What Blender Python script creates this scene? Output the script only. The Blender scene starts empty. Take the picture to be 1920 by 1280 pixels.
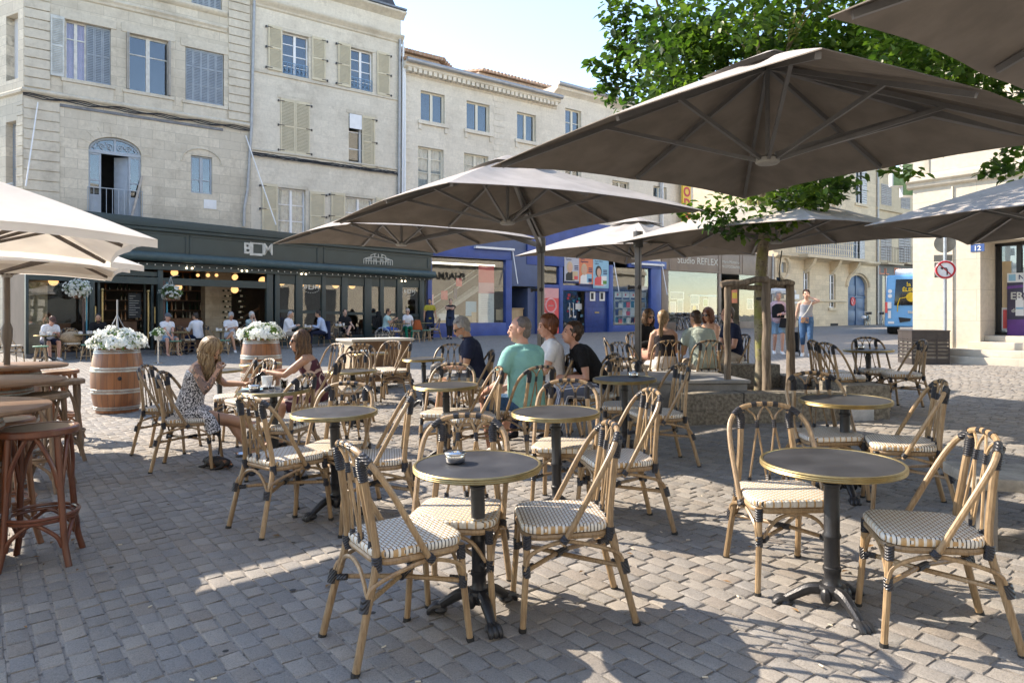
import bpy, bmesh, math, random
import numpy as np
from mathutils import Vector, Matrix, Euler, noise as mnoise
R = math.radians; PI = math.pi; sin = math.sin; cos = math.cos
random.seed(7)
S = bpy.context.scene
COL = S.collection
# ---------------------------------------------------------------- camera
F = 1333.0; YH = 590.0; CZ = 1.43           # focal length in photo pixels, horizon row, eye height
cd = bpy.data.cameras.new('camera'); cam = bpy.data.objects.new('camera', cd); COL.objects.link(cam)
cd.sensor_width = 36; cd.lens = 36*F/1920; cd.shift_y = -(640-YH)/1920
cd.clip_start = .05; cd.clip_end = 3000
cam.location = (0, 0, CZ); cam.rotation_euler = (R(90), 0, 0)
S.camera = cam
# ---------------------------------------------------------------- light
SUN_DIR = Vector((-.90, .436, 0)); ELEV = R(37)      # towards the sun, in plan
w = bpy.data.worlds.new('World'); S.world = w; w.use_nodes = True
nt = w.node_tree; bg = nt.nodes['Background']
sky = nt.nodes.new('ShaderNodeTexSky'); sky.sky_type = 'NISHITA'; sky.sun_disc = False
sky.sun_elevation = ELEV; sky.sun_rotation = math.atan2(SUN_DIR.x, SUN_DIR.y)
sky.air_density = 1.0; sky.dust_density = .15; sky.ozone_density = 2.2; sky.altitude = 50
nt.links.new(sky.outputs[0], bg.inputs[0]); bg.inputs[1].default_value = .15
sl = bpy.data.lights.new('sun', 'SUN'); sl.energy = 3.2; sl.angle = R(.6); sl.color = (1, .94, .85)
so = bpy.data.objects.new('sun', sl); COL.objects.link(so)
sd = Vector((SUN_DIR.x*cos(ELEV), SUN_DIR.y*cos(ELEV), sin(ELEV)))
so.rotation_euler = (-sd).to_track_quat('-Z', 'Y').to_euler()
S.view_settings.view_transform = 'Standard'; S.view_settings.look = 'None'
S.view_settings.exposure = 1.70; S.view_settings.gamma = 1
S.view_settings.use_white_balance = True; S.view_settings.white_balance_temperature = 7450; S.view_settings.white_balance_tint = 13
try:
    S.cycles.max_bounces = 6; S.cycles.transparent_max_bounces = 12
except Exception: pass

# ---------------------------------------------------------------- ground height and pixel helpers
_gp = np.array([(-.16,3.33,1.42),(1.52,3.38,1.415),(-1.25,5,1.405),(.3,4.85,1.38),(2.47,5.27,1.345),(-.61,6.57,1.37),(1.07,6.77,1.33),
 (-5.8,10.4,1.41),(4.9,9.8,1.205),(7.5,18.3,1.16),(9.6,16.7,.99),(9.6,15.5,.93),(-12.9,19.6,1.21),(-10.7,21.9,1.34),(-2.6,30.4,.98),(-6.3,26.6,1.15),
 (19.5,54,.88),(0,34.5,.98),(7.3,40.6,.91),(-2.9,6.6,1.41),(17.8,32.5,.95),(-1,4,1.42),(30,60,.8),(-2.5,3,1.45)])
_gc = np.array([1.48305,-0.0192507,-0.0197046,-0.00803545,0.0188799,0.008052])
def _gq(X, Y):
    X = np.clip(X, -24, 26); Y = np.clip(Y, 0, 46)
    return _gc[0]+_gc[1]*X+_gc[2]*Y+_gc[3]*X*X/50+_gc[4]*X*Y/50+_gc[5]*Y*Y/50
_gr = _gp[:,2]-_gq(_gp[:,0], _gp[:,1])
def gnd(X, Y):
    X = np.asarray(X, float); Y = np.asarray(Y, float)
    B = _gq(X, Y); nu = 0; de = .35
    for (x, y, b), r in zip(_gp, _gr):
        s = .8+.12*y
        k = np.exp(-((X-x)**2+(Y-y)**2)/(2*s*s)); nu = nu+k*r; de = de+k
    return CZ-(B+nu/de)
def g(X, Y): return float(gnd(X, Y))
def ray(px): return (px-960)/F
def at(px, d): return Vector((ray(px)*d, d, 0))
def P3(px, py, d): return Vector((ray(px)*d, d, CZ+(YH-py)/F*d))
def onground(px, py, h=0.0):
    """ground point below the point that shows at (px, py) and stands h above the ground"""
    lo, hi = 1.2, 80.0
    for _ in range(50):
        d = (lo+hi)/2
        if CZ+(YH-py)/F*d > g(ray(px)*d, d)+h: lo = d
        else: hi = d
    return Vector((ray(px)*d, d, g(ray(px)*d, d)))

# ---------------------------------------------------------------- materials
class NT:
    def __init__(s, name):
        s.m = bpy.data.materials.new(name); s.m.use_nodes = True; s.t = s.m.node_tree
        s.b = s.t.nodes['Principled BSDF']; s.o = s.t.nodes['Material Output']; s._co = None
    def n(s, typ, **kw):
        nd = s.t.nodes.new('ShaderNode'+typ)
        for k, v in kw.items():
            if k.startswith('i_'):
                key = k[2:]; key = int(key) if key.isdigit() else key.replace('_', ' ')
                s.put(nd.inputs[key], v)
            else: setattr(nd, k, v)
        return nd
    def put(s, sock, v):
        if isinstance(v, bpy.types.NodeSocket): s.t.links.new(v, sock)
        elif isinstance(v, bpy.types.Node): s.t.links.new(v.outputs[0], sock)
        else:
            if isinstance(v, tuple) and len(v) == 3 and sock.type == 'RGBA': v = v+(1,)
            sock.default_value = v
    def co(s, kind='Object'):
        if s._co is None: s._co = s.n('TexCoord')
        return s._co.outputs[kind]
    def mp(s, v, sc=(1,1,1), rot=(0,0,0), loc=(0,0,0)):
        return s.n('Mapping', i_Vector=v, i_Scale=sc, i_Rotation=rot, i_Location=loc).outputs[0]
    def noise(s, scale, v=None, detail=4, rough=.55, dist=0):
        return s.n('TexNoise', i_Vector=v or s.co(), i_Scale=scale, i_Detail=detail, i_Roughness=rough, i_Distortion=dist).outputs['Fac']
    def mth(s, op, a, b=0.0, c=0.0):
        nd = s.n('Math', operation=op); s.put(nd.inputs[0], a); s.put(nd.inputs[1], b); s.put(nd.inputs[2], c); return nd.outputs[0]
    def mix(s, f, a, b, mode='MIX'):
        nd = s.n('Mix', data_type='RGBA', blend_type=mode); s.put(nd.inputs[0], f); s.put(nd.inputs[6], a); s.put(nd.inputs[7], b); return nd.outputs[2]
    def ramp(s, f, stops):
        nd = s.n('ValToRGB'); s.put(nd.inputs[0], f); e = nd.color_ramp.elements
        while len(e) < len(stops): e.new(.5)
        for q, (p, c) in zip(e, stops):
            q.position = p; q.color = (c if isinstance(c, tuple) else (c, c, c))+(1,)
        return nd.outputs[0]
    def sm(s, f, a, b):
        return s.n('MapRange', i_0=f, i_1=a, i_2=b, interpolation_type='SMOOTHSTEP').outputs[0]
    def bump(s, h, st=.3, d=.01):
        s.put(s.b.inputs['Normal'], s.n('Bump', i_Strength=st, i_Distance=d, i_Height=h).outputs[0])
    def set(s, **kw):
        for k, v in kw.items(): s.put(s.b.inputs[k.replace('_', ' ')], v)
        return s
MATS = {}
def pm(name, col, rough=.6, metal=0, var=.18, scale=6, bump=.0, bscale=80, col2=None, spec=.5, rnd=0):
    """plain procedural material: colour broken up by two noises, optional fine bump"""
    if name in MATS: return MATS[name]
    t = NT(name); n1 = t.noise(scale); n2 = t.noise(scale*7.3)
    f = t.mth('ADD', t.mth('MULTIPLY', n1, .7), t.mth('MULTIPLY', n2, .3))
    lo = tuple(c*(1-var) for c in col); hi = tuple(min(1, c*(1+var)) for c in (col2 or col))
    c = t.mix(t.sm(f, .32, .68), lo, hi)
    if rnd:
        r = t.n('ObjectInfo').outputs['Random']
        c = t.n('HueSaturation', i_Color=c, i_Value=t.n('MapRange', i_0=r, i_3=1-rnd, i_4=1+rnd).outputs[0]).outputs[0]
    t.set(Base_Color=c, Metallic=metal, Roughness=t.n('MapRange', i_0=n2, i_3=max(.02, rough-.09), i_4=min(1, rough+.09)).outputs[0])
    t.b.inputs['Specular IOR Level'].default_value = spec
    if bump: t.bump(t.noise(bscale), bump, .01)
    MATS[name] = t.m; return t.m

# ---------------------------------------------------------------- mesh builder
class MB:
    def __init__(s): s.v = []; s.f = []; s.mi = []; s.k = 0; s.seg = []; s.marks = []
    def add(s, vs, fs):
        o = len(s.v); s.seg.append((o, len(s.f))); s.v += [tuple(v) for v in vs]
        for f in fs: s.f.append([i+o for i in f]); s.mi.append(s.k)
        return s
    def mark(s): s.marks.append((len(s.v), len(s.f))); return s
    def hexa(s, p):
        return s.add(p, [(0,3,2,1),(4,5,6,7),(0,1,5,4),(1,2,6,5),(2,3,7,6),(3,0,4,7)])
    def box(s, x0, x1, y0, y1, z0, z1):
        if x0 > x1: x0, x1 = x1, x0
        if y0 > y1: y0, y1 = y1, y0
        if z0 > z1: z0, z1 = z1, z0
        return s.hexa([(x0,y0,z0),(x1,y0,z0),(x1,y1,z0),(x0,y1,z0),(x0,y0,z1),(x1,y0,z1),(x1,y1,z1),(x0,y1,z1)])
    def slope(s, x0, x1, y0, y1, a, b):
        """bar whose bottom and top differ at its ends: a = (z0, z1) at x0, b = at x1"""
        return s.hexa([(x0,y0,a[0]),(x1,y0,b[0]),(x1,y1,b[0]),(x0,y1,a[0]),(x0,y0,a[1]),(x1,y0,b[1]),(x1,y1,b[1]),(x0,y1,a[1])])
    def bar(s, a, b, w, h=None, up=(0,0,1)):
        """rectangular bar from a to b"""
        a = Vector(a); b = Vector(b); h = h or w; d = (b-a).normalized(); u = Vector(up)
        if abs(d.dot(u)) > .98: u = Vector((1, 0, 0))
        x = d.cross(u).normalized()*w/2; y = x.cross(d).normalized()*h/2
        return s.hexa([a-x-y, a+x-y, a+x+y, a-x+y, b-x-y, b+x-y, b+x+y, b-x+y])
    def tube(s, pts, r, n=8, cap=True, flat=None, closed=False):
        pts = [Vector(p) for p in pts]; m = len(pts)
        rs = r if isinstance(r, (list, tuple)) else [r]*m
        vs = []; u = None
        for i, p in enumerate(pts):
            if closed: d = pts[(i+1) % m]-pts[i-1]
            else: d = pts[min(i+1, m-1)]-pts[max(i-1, 0)]
            d.normalize()
            if u is None:
                u = d.orthogonal().normalized() if flat is None else (Vector(flat)-d*Vector(flat).dot(d)).normalized()
            else:
                u = u-d*u.dot(d)
                u = u.normalized() if u.length > 1e-6 else d.orthogonal().normalized()
            v = d.cross(u); q = rs[i]; qa, qb = q if isinstance(q, tuple) else (q, q)
            for j in range(n):
                a = 2*PI*j/n; vs.append(p+u*cos(a)*qa+v*sin(a)*qb)
        fs = []
        for i in range(m if closed else m-1):
            for j in range(n):
                a = i*n+j; b = i*n+(j+1) % n; i2 = (i+1) % m
                fs.append((a, b, i2*n+(j+1) % n, i2*n+j))
        if cap and not closed: fs += [tuple(range(n-1, -1, -1)), tuple(range((m-1)*n, m*n))]
        return s.add(vs, fs)
    def lathe(s, prof, n=24, c=(0,0,0), cap=True):
        vs = []; fs = []; m = len(prof)
        for r, z in prof:
            for j in range(n):
                a = 2*PI*j/n; vs.append((c[0]+r*cos(a), c[1]+r*sin(a), c[2]+z))
        for i in range(m-1):
            for j in range(n): fs.append((i*n+j, i*n+(j+1) % n, (i+1)*n+(j+1) % n, (i+1)*n+j))
        if cap: fs += [tuple(range(n-1, -1, -1)), tuple(range((m-1)*n, m*n))]
        return s.add(vs, fs)
    def ell(s, c, r, n=12, m=8, rot=None):
        c = Vector(c); r = (r, r, r) if not isinstance(r, (tuple, list)) else r
        vs = []; fs = []
        for i in range(1, m):
            t = PI*i/m
            for j in range(n):
                a = 2*PI*j/n; p = Vector((r[0]*sin(t)*cos(a), r[1]*sin(t)*sin(a), r[2]*cos(t)))
                if rot: p = rot @ p
                vs.append(c+p)
        top = Vector((0,0,r[2])); bot = -top
        if rot: top = rot @ top; bot = rot @ bot
        vs += [c+top, c+bot]; T = len(vs)-2
        for i in range(m-2):
            for j in range(n): fs.append((i*n+j, (i+1)*n+j, (i+1)*n+(j+1) % n, i*n+(j+1) % n))
        for j in range(n):
            fs.append((T, j, (j+1) % n)); fs.append((T+1, (m-2)*n+(j+1) % n, (m-2)*n+j))
        return s.add(vs, fs)
    def prism(s, poly, ext):
        poly = [Vector(p) for p in poly]; e = Vector(ext); n = len(poly)
        nrm = Vector((0,0,0))
        for i in range(n): nrm += poly[i].cross(poly[(i+1) % n])
        if nrm.dot(e) > 0: poly.reverse()
        fs = [tuple(range(n)), tuple(range(2*n-1, n-1, -1))]
        for i in range(n): fs.append(((i+1) % n, i, n+i, n+(i+1) % n))
        return s.add(poly+[p+e for p in poly], fs)
    def quad(s, *p): return s.add(p, [tuple(range(len(p)))])
    def build(s, name, mats, parent=None, smooth=True, ang=38, bev=0, seg=2, loc=None, rotz=0, each=0):
        if each:                      # every piece (or every run of pieces) becomes a part of its own
            b = s.marks if each == 'm' else s.seg[::each]; b = [q for q in b if q[0] < len(s.v)]+[(len(s.v), len(s.f))]; first = None
            for (v0, f0), (v1, f1) in zip(b, b[1:]):
                q = MB(); q.v = s.v[v0:v1]; q.f = [[i-v0 for i in f] for f in s.f[f0:f1]]; q.mi = s.mi[f0:f1]
                if q.f: o = q.build(name, mats, parent, smooth, ang, bev, seg, loc, rotz); first = first or o
            return first
        me = bpy.data.meshes.new(name); me.from_pydata([tuple(v) for v in s.v], [], s.f)
        mats = mats if isinstance(mats, (list, tuple)) else [mats]
        for m in mats: me.materials.append(m)
        if len(mats) > 1: me.polygons.foreach_set('material_index', s.mi)
        if bev:
            bm = bmesh.new(); bm.from_mesh(me)
            ed = [e for e in bm.edges if len(e.link_faces) == 2 and e.calc_face_angle(0) > R(30)]
            bmesh.ops.bevel(bm, geom=ed, offset=bev, segments=seg, affect='EDGES', profile=.6, clamp_overlap=True)
            bm.to_mesh(me); bm.free()
        if smooth:
            me.shade_smooth(); me.set_sharp_from_angle(angle=R(ang))
        me.update()
        o = bpy.data.objects.new(name, me); COL.objects.link(o); o.parent = parent
        if loc is not None: o.location = loc; o.rotation_euler = (0, 0, rotz)
        return o
def tag(o, label=None, cat=None, group=None, kind=None):
    if label: o['label'] = label
    if cat: o['category'] = cat
    if group: o['group'] = group
    if kind: o['kind'] = kind
    return o
def thing(name, label, cat, loc=(0,0,0), rotz=0, group=None, parent=None):
    o = bpy.data.objects.new(name, None); COL.objects.link(o); o.empty_display_size = .1
    o.location = loc; o.rotation_euler = (0, 0, rotz)
    return tag(o, label, cat, group)
KIDS = {}
def kids(o): return [c for c in bpy.data.objects if c.parent == o]
def dup(root, loc, rotz, label, group=None):
    if root not in KIDS: KIDS[root] = [(c, kids(c)) for c in kids(root)]
    r = root.copy(); COL.objects.link(r); r.location = loc; r.rotation_euler = (0, 0, rotz); r['label'] = label
    if group: r['group'] = group
    for c, gs in KIDS[root]:
        n = c.copy(); COL.objects.link(n); n.parent = r
        for q in gs:
            d = q.copy(); COL.objects.link(d); d.parent = n
    return r
def tilt(o):
    """stand an object square to the sloping ground"""
    x, y = o.location.x, o.location.y; e = .4
    n = Vector((-(g(x+e, y)-g(x-e, y))/(2*e), -(g(x, y+e)-g(x, y-e))/(2*e), 1)).normalized()
    q = Vector((0,0,1)).rotation_difference(n)
    o.rotation_euler = (q.to_matrix() @ Euler((0,0,o.rotation_euler.z)).to_matrix()).to_euler()
    return o
def text(mb, s, origin, ux, uz, h, depth=.01, center=True, bold=0, squash=1.0):
    """letters as geometry: baseline point, direction, up, capital height"""
    cu = bpy.data.curves.new('t', 'FONT'); cu.body = s; cu.size = 1; cu.extrude = 0; cu.offset = bold
    cu.align_x = 'CENTER' if center else 'LEFT'; cu.resolution_u = 3
    ob = bpy.data.objects.new('t', cu); COL.objects.link(ob)
    dg = bpy.context.evaluated_depsgraph_get(); me = bpy.data.meshes.new_from_object(ob.evaluated_get(dg))
    k = h/.7; ux = Vector(ux).normalized(); uz = Vector(uz).normalized(); nn = ux.cross(uz).normalized(); o = Vector(origin)
    n0 = len(me.vertices); co = [v.co.copy() for v in me.vertices]
    vs = [o+ux*(c.x*k*squash)+uz*(c.y*k)+nn*depth for c in co]
    fs = [tuple(p.vertices) for p in me.polygons]
    bk = [o+ux*(c.x*k*squash)+uz*(c.y*k)+nn*.0005 for c in co]
    cnt = {}
    for f in fs:
        for a, b in zip(f, f[1:]+f[:1]): cnt[(a, b)] = 1
    side = [(a, a+n0, b+n0, b) for (a, b) in cnt if (b, a) not in cnt]
    mb.add(vs+bk, fs+side)
    bpy.data.objects.remove(ob); bpy.data.curves.remove(cu); bpy.data.meshes.remove(me)
# ================================================================ special materials
def stone(name, base, bw=.62, bh=.34, mortar=.5, grime=.5, mw=.008, varb=.12, bump=.25):
    t = NT(name); v = t.mp(t.co(), rot=(R(-90),0,0))
    wob = t.n('TexNoise', i_Vector=t.co(), i_Scale=3.0, i_Detail=2).outputs['Color']
    v2 = t.n('VectorMath', operation='MULTIPLY_ADD', i_0=wob, i_1=(.03,.03,.03), i_2=v).outputs[0]
    br = t.n('TexBrick', i_Vector=v2, i_Scale=1, i_Brick_Width=bw, i_Row_Height=bh, i_Mortar_Size=mw, i_Mortar_Smooth=.4,
             i_Color1=tuple(c*(1-varb) for c in base), i_Color2=tuple(min(1,c*(1+varb)) for c in base), i_Mortar=tuple(c*mortar for c in base), offset=.5)
    n1 = t.noise(.55, detail=6, rough=.65); n2 = t.noise(9, detail=5, rough=.7); n3 = t.noise(1.0, t.mp(t.co(), sc=(2.2,2.2,.22)), detail=6, rough=.7)
    n4 = t.noise(2.1, detail=7, rough=.72); c = t.mix(t.sm(n2, .35, .75), br.outputs[0], tuple(c*.84 for c in base)); c = t.mix(t.mth('MULTIPLY', t.sm(n4, .52, .68), grime*.75), c, tuple(a*b for a, b in zip(base, (.60,.58,.56))))
    g1 = t.mth('MULTIPLY', t.sm(n1, .48, .72), grime)
    c = t.mix(g1, c, tuple(a*b for a, b in zip(base, (.52,.50,.48))))
    g2 = t.mth('MULTIPLY', t.sm(n3, .56, .82), grime*.8)
    c = t.mix(g2, c, tuple(a*b for a, b in zip(base, (.66,.60,.52))))
    c = t.mix(t.mth('MULTIPLY', t.sm(n4, .47, .30), .55), c, tuple(min(1, a*b) for a, b in zip(base, (1.16,1.18,1.22))))
    t.set(Base_Color=c, Roughness=.9); t.b.inputs['Specular IOR Level'].default_value = .2
    h = t.mth('ADD', t.mth('MULTIPLY', br.outputs[1], -1.0), t.mth('MULTIPLY', n2, .35))
    t.bump(h, bump, .012); return t.m
def tiles(name, c1, c2, sx, sy):
    t = NT(name); v = t.co()
    wv = t.n('TexWave', i_Vector=v, i_Scale=sx, wave_type='BANDS', bands_direction='X').outputs['Fac']
    rnd = t.n('TexNoise', i_Vector=t.mp(v, sc=(sx*3, sy*3, sy*3)), i_Scale=1, i_Detail=0).outputs['Fac']
    c = t.mix(t.sm(rnd, .35, .65), c1, c2); c = t.mix(t.mth('MULTIPLY', t.sm(t.noise(6), .5, .7), .6), c, (.16,.13,.10))
    t.set(Base_Color=c, Roughness=.85); t.bump(wv, .6, .05); return t.m
def woodmat(name, c1, c2, axis=2, sc=1.0, rough=.45, stave=0, rnd=0, coat=0):
    t = NT(name); s3 = [14*sc]*3; s3[axis] = 1.1*sc
    n1 = t.noise(1, t.mp(t.co(), sc=tuple(s3)), detail=6, rough=.6, dist=.6); n2 = t.noise(2.2*sc)
    c = t.mix(t.sm(n1, .3, .72), c1, c2); c = t.mix(t.mth('MULTIPLY', t.sm(n2, .45, .75), .45), c, tuple(x*.55 for x in c1))
    if rnd:
        r = t.n('ObjectInfo').outputs['Random']
        c = t.n('HueSaturation', i_Color=c, i_Value=t.n('MapRange', i_0=r, i_3=1-rnd, i_4=1+rnd).outputs[0]).outputs[0]
    t.set(Base_Color=c, Roughness=t.n('MapRange', i_0=n1, i_3=rough-.1, i_4=rough+.15).outputs[0]); t.b.inputs['Coat Weight'].default_value = coat
    t.bump(n1, .12, .004); return t.m
def fabric(name, col, trans=.15, rough=.85, weave=420, var=.06, wr=.3, ws=2.6):
    t = NT(name); n = t.noise(3.5, detail=5); c = t.mix(t.sm(n, .3, .7), tuple(x*(1-var) for x in col), tuple(min(1,x*(1+var)) for x in col))
    t.set(Base_Color=c, Roughness=rough); t.b.inputs['Specular IOR Level'].default_value = .15
    h = t.mth('ADD', t.mth('MULTIPLY', t.noise(weave, detail=1), .15), t.noise(ws, detail=4, dist=.6)); t.bump(h, wr, .03)
    if trans:
        tr = t.n('BsdfTranslucent', i_Color=c); mx = t.n('MixShader', i_0=trans); t.t.links.new(t.b.outputs[0], mx.inputs[1]); t.t.links.new(tr.outputs[0], mx.inputs[2])
        t.t.links.new(mx.outputs[0], t.o.inputs[0])
    return t.m
def glassmat(name, tint=(.9,.95,.95), refl=.16, dark=.0):
    """window glass: clear pane that also mirrors the street"""
    t = NT(name); tr = t.n('BsdfTransparent', i_Color=tint); gl = t.n('BsdfGlossy', i_Color=(.95,.97,1), i_Roughness=.015)
    wv = t.n('Bump', i_Strength=.10, i_Distance=.02, i_Height=t.noise(1.3, detail=1)).outputs[0]; t.put(gl.inputs['Normal'], wv)
    lw = t.n('LayerWeight', i_Blend=.5).outputs['Facing']; f = t.mth('ADD', t.mth('MULTIPLY', t.mth('POWER', lw, 3.5), .45), refl)
    mx = t.n('MixShader', i_0=f); t.t.links.new(tr.outputs[0], mx.inputs[1]); t.t.links.new(gl.outputs[0], mx.inputs[2]); t.t.links.new(mx.outputs[0], t.o.inputs[0])
    t.t.nodes.remove(t.b); return t.m
def leafmat(name, c1, c2, tr=.35):
    t = NT(name); r = t.n('NewGeometry').outputs['Random Per Island']; n = t.noise(.9)
    c = t.mix(r, c1, c2); c = t.mix(t.sm(n, .4, .65), c, tuple(x*.7 for x in c1)); t.set(Base_Color=c, Roughness=.42)
    b = t.n('BsdfTranslucent', i_Color=t.n('HueSaturation', i_Color=c, i_Value=1.9, i_Saturation=1.1).outputs[0]); mx = t.n('MixShader', i_0=tr)
    t.t.links.new(t.b.outputs[0], mx.inputs[1]); t.t.links.new(b.outputs[0], mx.inputs[2]); t.t.links.new(mx.outputs[0], t.o.inputs[0]); return t.m
def emit(name, col, st):
    t = NT(name); t.set(Base_Color=col, Emission_Color=col, Emission_Strength=st, Roughness=.4); return t.m
def skinmat(name, col):
    t = NT(name); n = t.noise(22); c = t.mix(t.sm(n, .3, .7), tuple(x*.9 for x in col), col); c = t.mix(t.mth('MULTIPLY', t.sm(t.noise(5), .5, .75), .35), c, (col[0], col[1]*.72, col[2]*.66))
    t.set(Base_Color=c, Roughness=.5); t.b.inputs['Subsurface Weight'].default_value = .08; t.b.inputs['Subsurface Radius'].default_value = (.02,.008,.004)
    t.b.inputs['Specular IOR Level'].default_value = .35; t.bump(t.noise(160), .08, .003); return t.m
def hairmat(name, c1, c2, dark=None):
    t = NT(name); n = t.noise(1, t.mp(t.co(), sc=(70,70,9)), detail=3); c = t.mix(t.sm(n, .35, .65), c1, c2)
    r = t.n('NewGeometry').outputs['Random Per Island']; c = t.mix(t.mth('MULTIPLY', r, .6), c, c1)
    t.set(Base_Color=c, Roughness=.45); t.bump(n, .35, .006); t.b.inputs['Specular IOR Level'].default_value = .4; return t.m

WDIR = 127.6
def settmat(name, geo):
    t = NT(name); P = t.co('Object'); v = t.mp(P, rot=(0,0,R(-WDIR)))
    sp = t.noise(150, detail=3, rough=.85); mid = t.noise(30, detail=4, rough=.7); big = t.noise(.5, detail=5)
    A, Bc, Cc = (.262,.242,.216), (.315,.285,.247), (.215,.203,.188)
    if geo:
        r = t.n('NewGeometry').outputs['Random Per Island']
        c = t.ramp(r, [(0, Cc), (.3, A), (.5, (.247,.217,.186)), (.62, (.228,.221,.212)), (.8, (.28,.262,.237)), (1, Bc)])
        hgt = t.mth('ADD', t.mth('MULTIPLY', sp, .5), mid)
    else:
        wob = t.n('TexNoise', i_Vector=P, i_Scale=5.0, i_Detail=2).outputs['Color']
        v = t.n('VectorMath', operation='MULTIPLY_ADD', i_0=wob, i_1=(.05,.05,.05), i_2=v).outputs[0]
        br = t.n('TexBrick', i_Vector=v, i_Scale=1, i_Brick_Width=.145, i_Row_Height=.098, i_Mortar_Size=.011, i_Mortar_Smooth=.3, i_Color1=Cc, i_Color2=Bc, i_Mortar=(.125,.118,.11), offset=.5)
        c = br.outputs[0]; hgt = t.mth('ADD', t.mth('MULTIPLY', br.outputs[1], -1.2), mid)
    c = t.mix(t.mth('MULTIPLY', t.sm(sp, .52, .66), .42), c, (.40,.375,.34)); c = t.mix(t.mth('MULTIPLY', t.sm(sp, .47, .34), .55), c, (.06,.058,.056))
    c = t.mix(t.mth('MULTIPLY', t.sm(mid, .55, .75), .3), c, (.15,.14,.125)); c = t.mix(t.mth('MULTIPLY', t.sm(big, .5, .72), .38), c, (.135,.13,.125))
    st = t.n('TexVoronoi', i_Vector=P, i_Scale=3.1, feature='F1'); c = t.mix(t.mth('MULTIPLY', t.sm(st.outputs['Distance'], .05, .03), .55), c, (.07,.068,.065))
    t.set(Base_Color=c, Roughness=t.n('MapRange', i_0=mid, i_3=.62, i_4=.86).outputs[0]); t.b.inputs['Specular IOR Level'].default_value = .35
    t.bump(hgt, .8 if geo else .5, .008 if geo else .012); return t.m

# ================================================================ ground
def build_ground():
    xs = np.concatenate([np.linspace(-1500,-70,6), np.linspace(-60,-14,24), np.linspace(-13,13,66), np.linspace(14,70,30), np.linspace(80,1500,6)])
    ys = np.concatenate([np.linspace(-1500,-40,6), np.linspace(-30,0,11), np.linspace(.4,14,58), np.linspace(15,60,46), np.linspace(64,100,8), np.linspace(140,1500,6)])
    X, Y = np.meshgrid(xs, ys); Z = gnd(X, Y)-.0065*(Y<16)-.0
    nx, ny = len(xs), len(ys)
    V = np.stack([X, Y, Z], -1).reshape(-1, 3).tolist()
    fs = [(j*nx+i, j*nx+i+1, (j+1)*nx+i+1, (j+1)*nx+i) for j in range(ny-1) for i in range(nx-1)]
    m = MB(); m.add(V, fs); o = m.build('ground', settmat('sett_paving', False), smooth=True, ang=80); tag(o, kind='structure')
    # near setts as real stones, courses across the square
    rng = np.random.default_rng(3); a = R(WDIR); wx, wy = cos(a), sin(a); qx, qy = -wy, wx     # along course, across
    q = np.arange(-24, 24, .098); verts = []; cells = []
    for k, qq in enumerate(q):
        drift = .02*math.sin(qq*1.7)
        p = -20+rng.uniform(0, .2)
        while p < 26:
            L = rng.uniform(.118, .168); cx = (p+L/2)*wx+qq*qx; cy = (p+L/2)*wy+qq*qy
            if 1.35 < cy < 15.5 and abs(cx) < .80*cy+.45: cells.append((p+.003+rng.uniform(0,.004), p+L-.003-rng.uniform(0,.004), qq-.0445+drift+rng.uniform(-.003,.003), qq+.0445+drift+rng.uniform(-.003,.003)))
            p += L
    c = np.array(cells); n = len(c)
    J = lambda s: rng.uniform(-s, s, n)
    rings = []
    tip = rng.normal(0, .0010, n); tx = rng.normal(0, .0012, n); ty = rng.normal(0, .0011, n)
    for lev, (ins, z) in enumerate([(-.001, -.03), (0, -.008), (.003, -.0016), (.010, .0)]):
        cs = []
        for (sp, sq) in ((0,0),(1,0),(1,1),(0,1)):
            pp = np.where(sp, c[:,1]-ins, c[:,0]+ins)+J(.0045); qq = np.where(sq, c[:,3]-ins, c[:,2]+ins)+J(.0035)
            cs.append((pp, qq, z+tip+(tx*(2*sp-1)+ty*(2*sq-1))*(1 if lev else 0)))
        rings.append(cs)
    allp = np.array([[(pp*wx+qq*qx, pp*wy+qq*qy, zz) for pp, qq, zz in cs] for cs in rings])   # 4,4,3,n
    xy = allp[:,:,:2,:]; zz = allp[:,:,2,:]+gnd(xy[:,:,0,:], xy[:,:,1,:])
    co = np.stack([xy[:,:,0,:], xy[:,:,1,:], zz], -1).transpose(2,0,1,3).reshape(-1, 3)           # n,4 rings,4 corners
    fl = []
    for l in range(3):
        for j in range(4): fl.append((l*4+j, l*4+(j+1)%4, (l+1)*4+(j+1)%4, (l+1)*4+j))
    fl.append((12,13,14,15)); fl = np.array(fl)
    faces = (fl[None]+(np.arange(n)*16)[:,None,None]).reshape(-1, 4)
    me = bpy.data.meshes.new('paving_setts'); me.from_pydata(co.tolist(), [], faces.tolist()); me.materials.append(settmat('sett_stone', True))
    me.shade_smooth(); me.set_sharp_from_angle(angle=R(50))
    o = bpy.data.objects.new('paving', me); COL.objects.link(o); tag(o, kind='structure')
build_ground()
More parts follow.
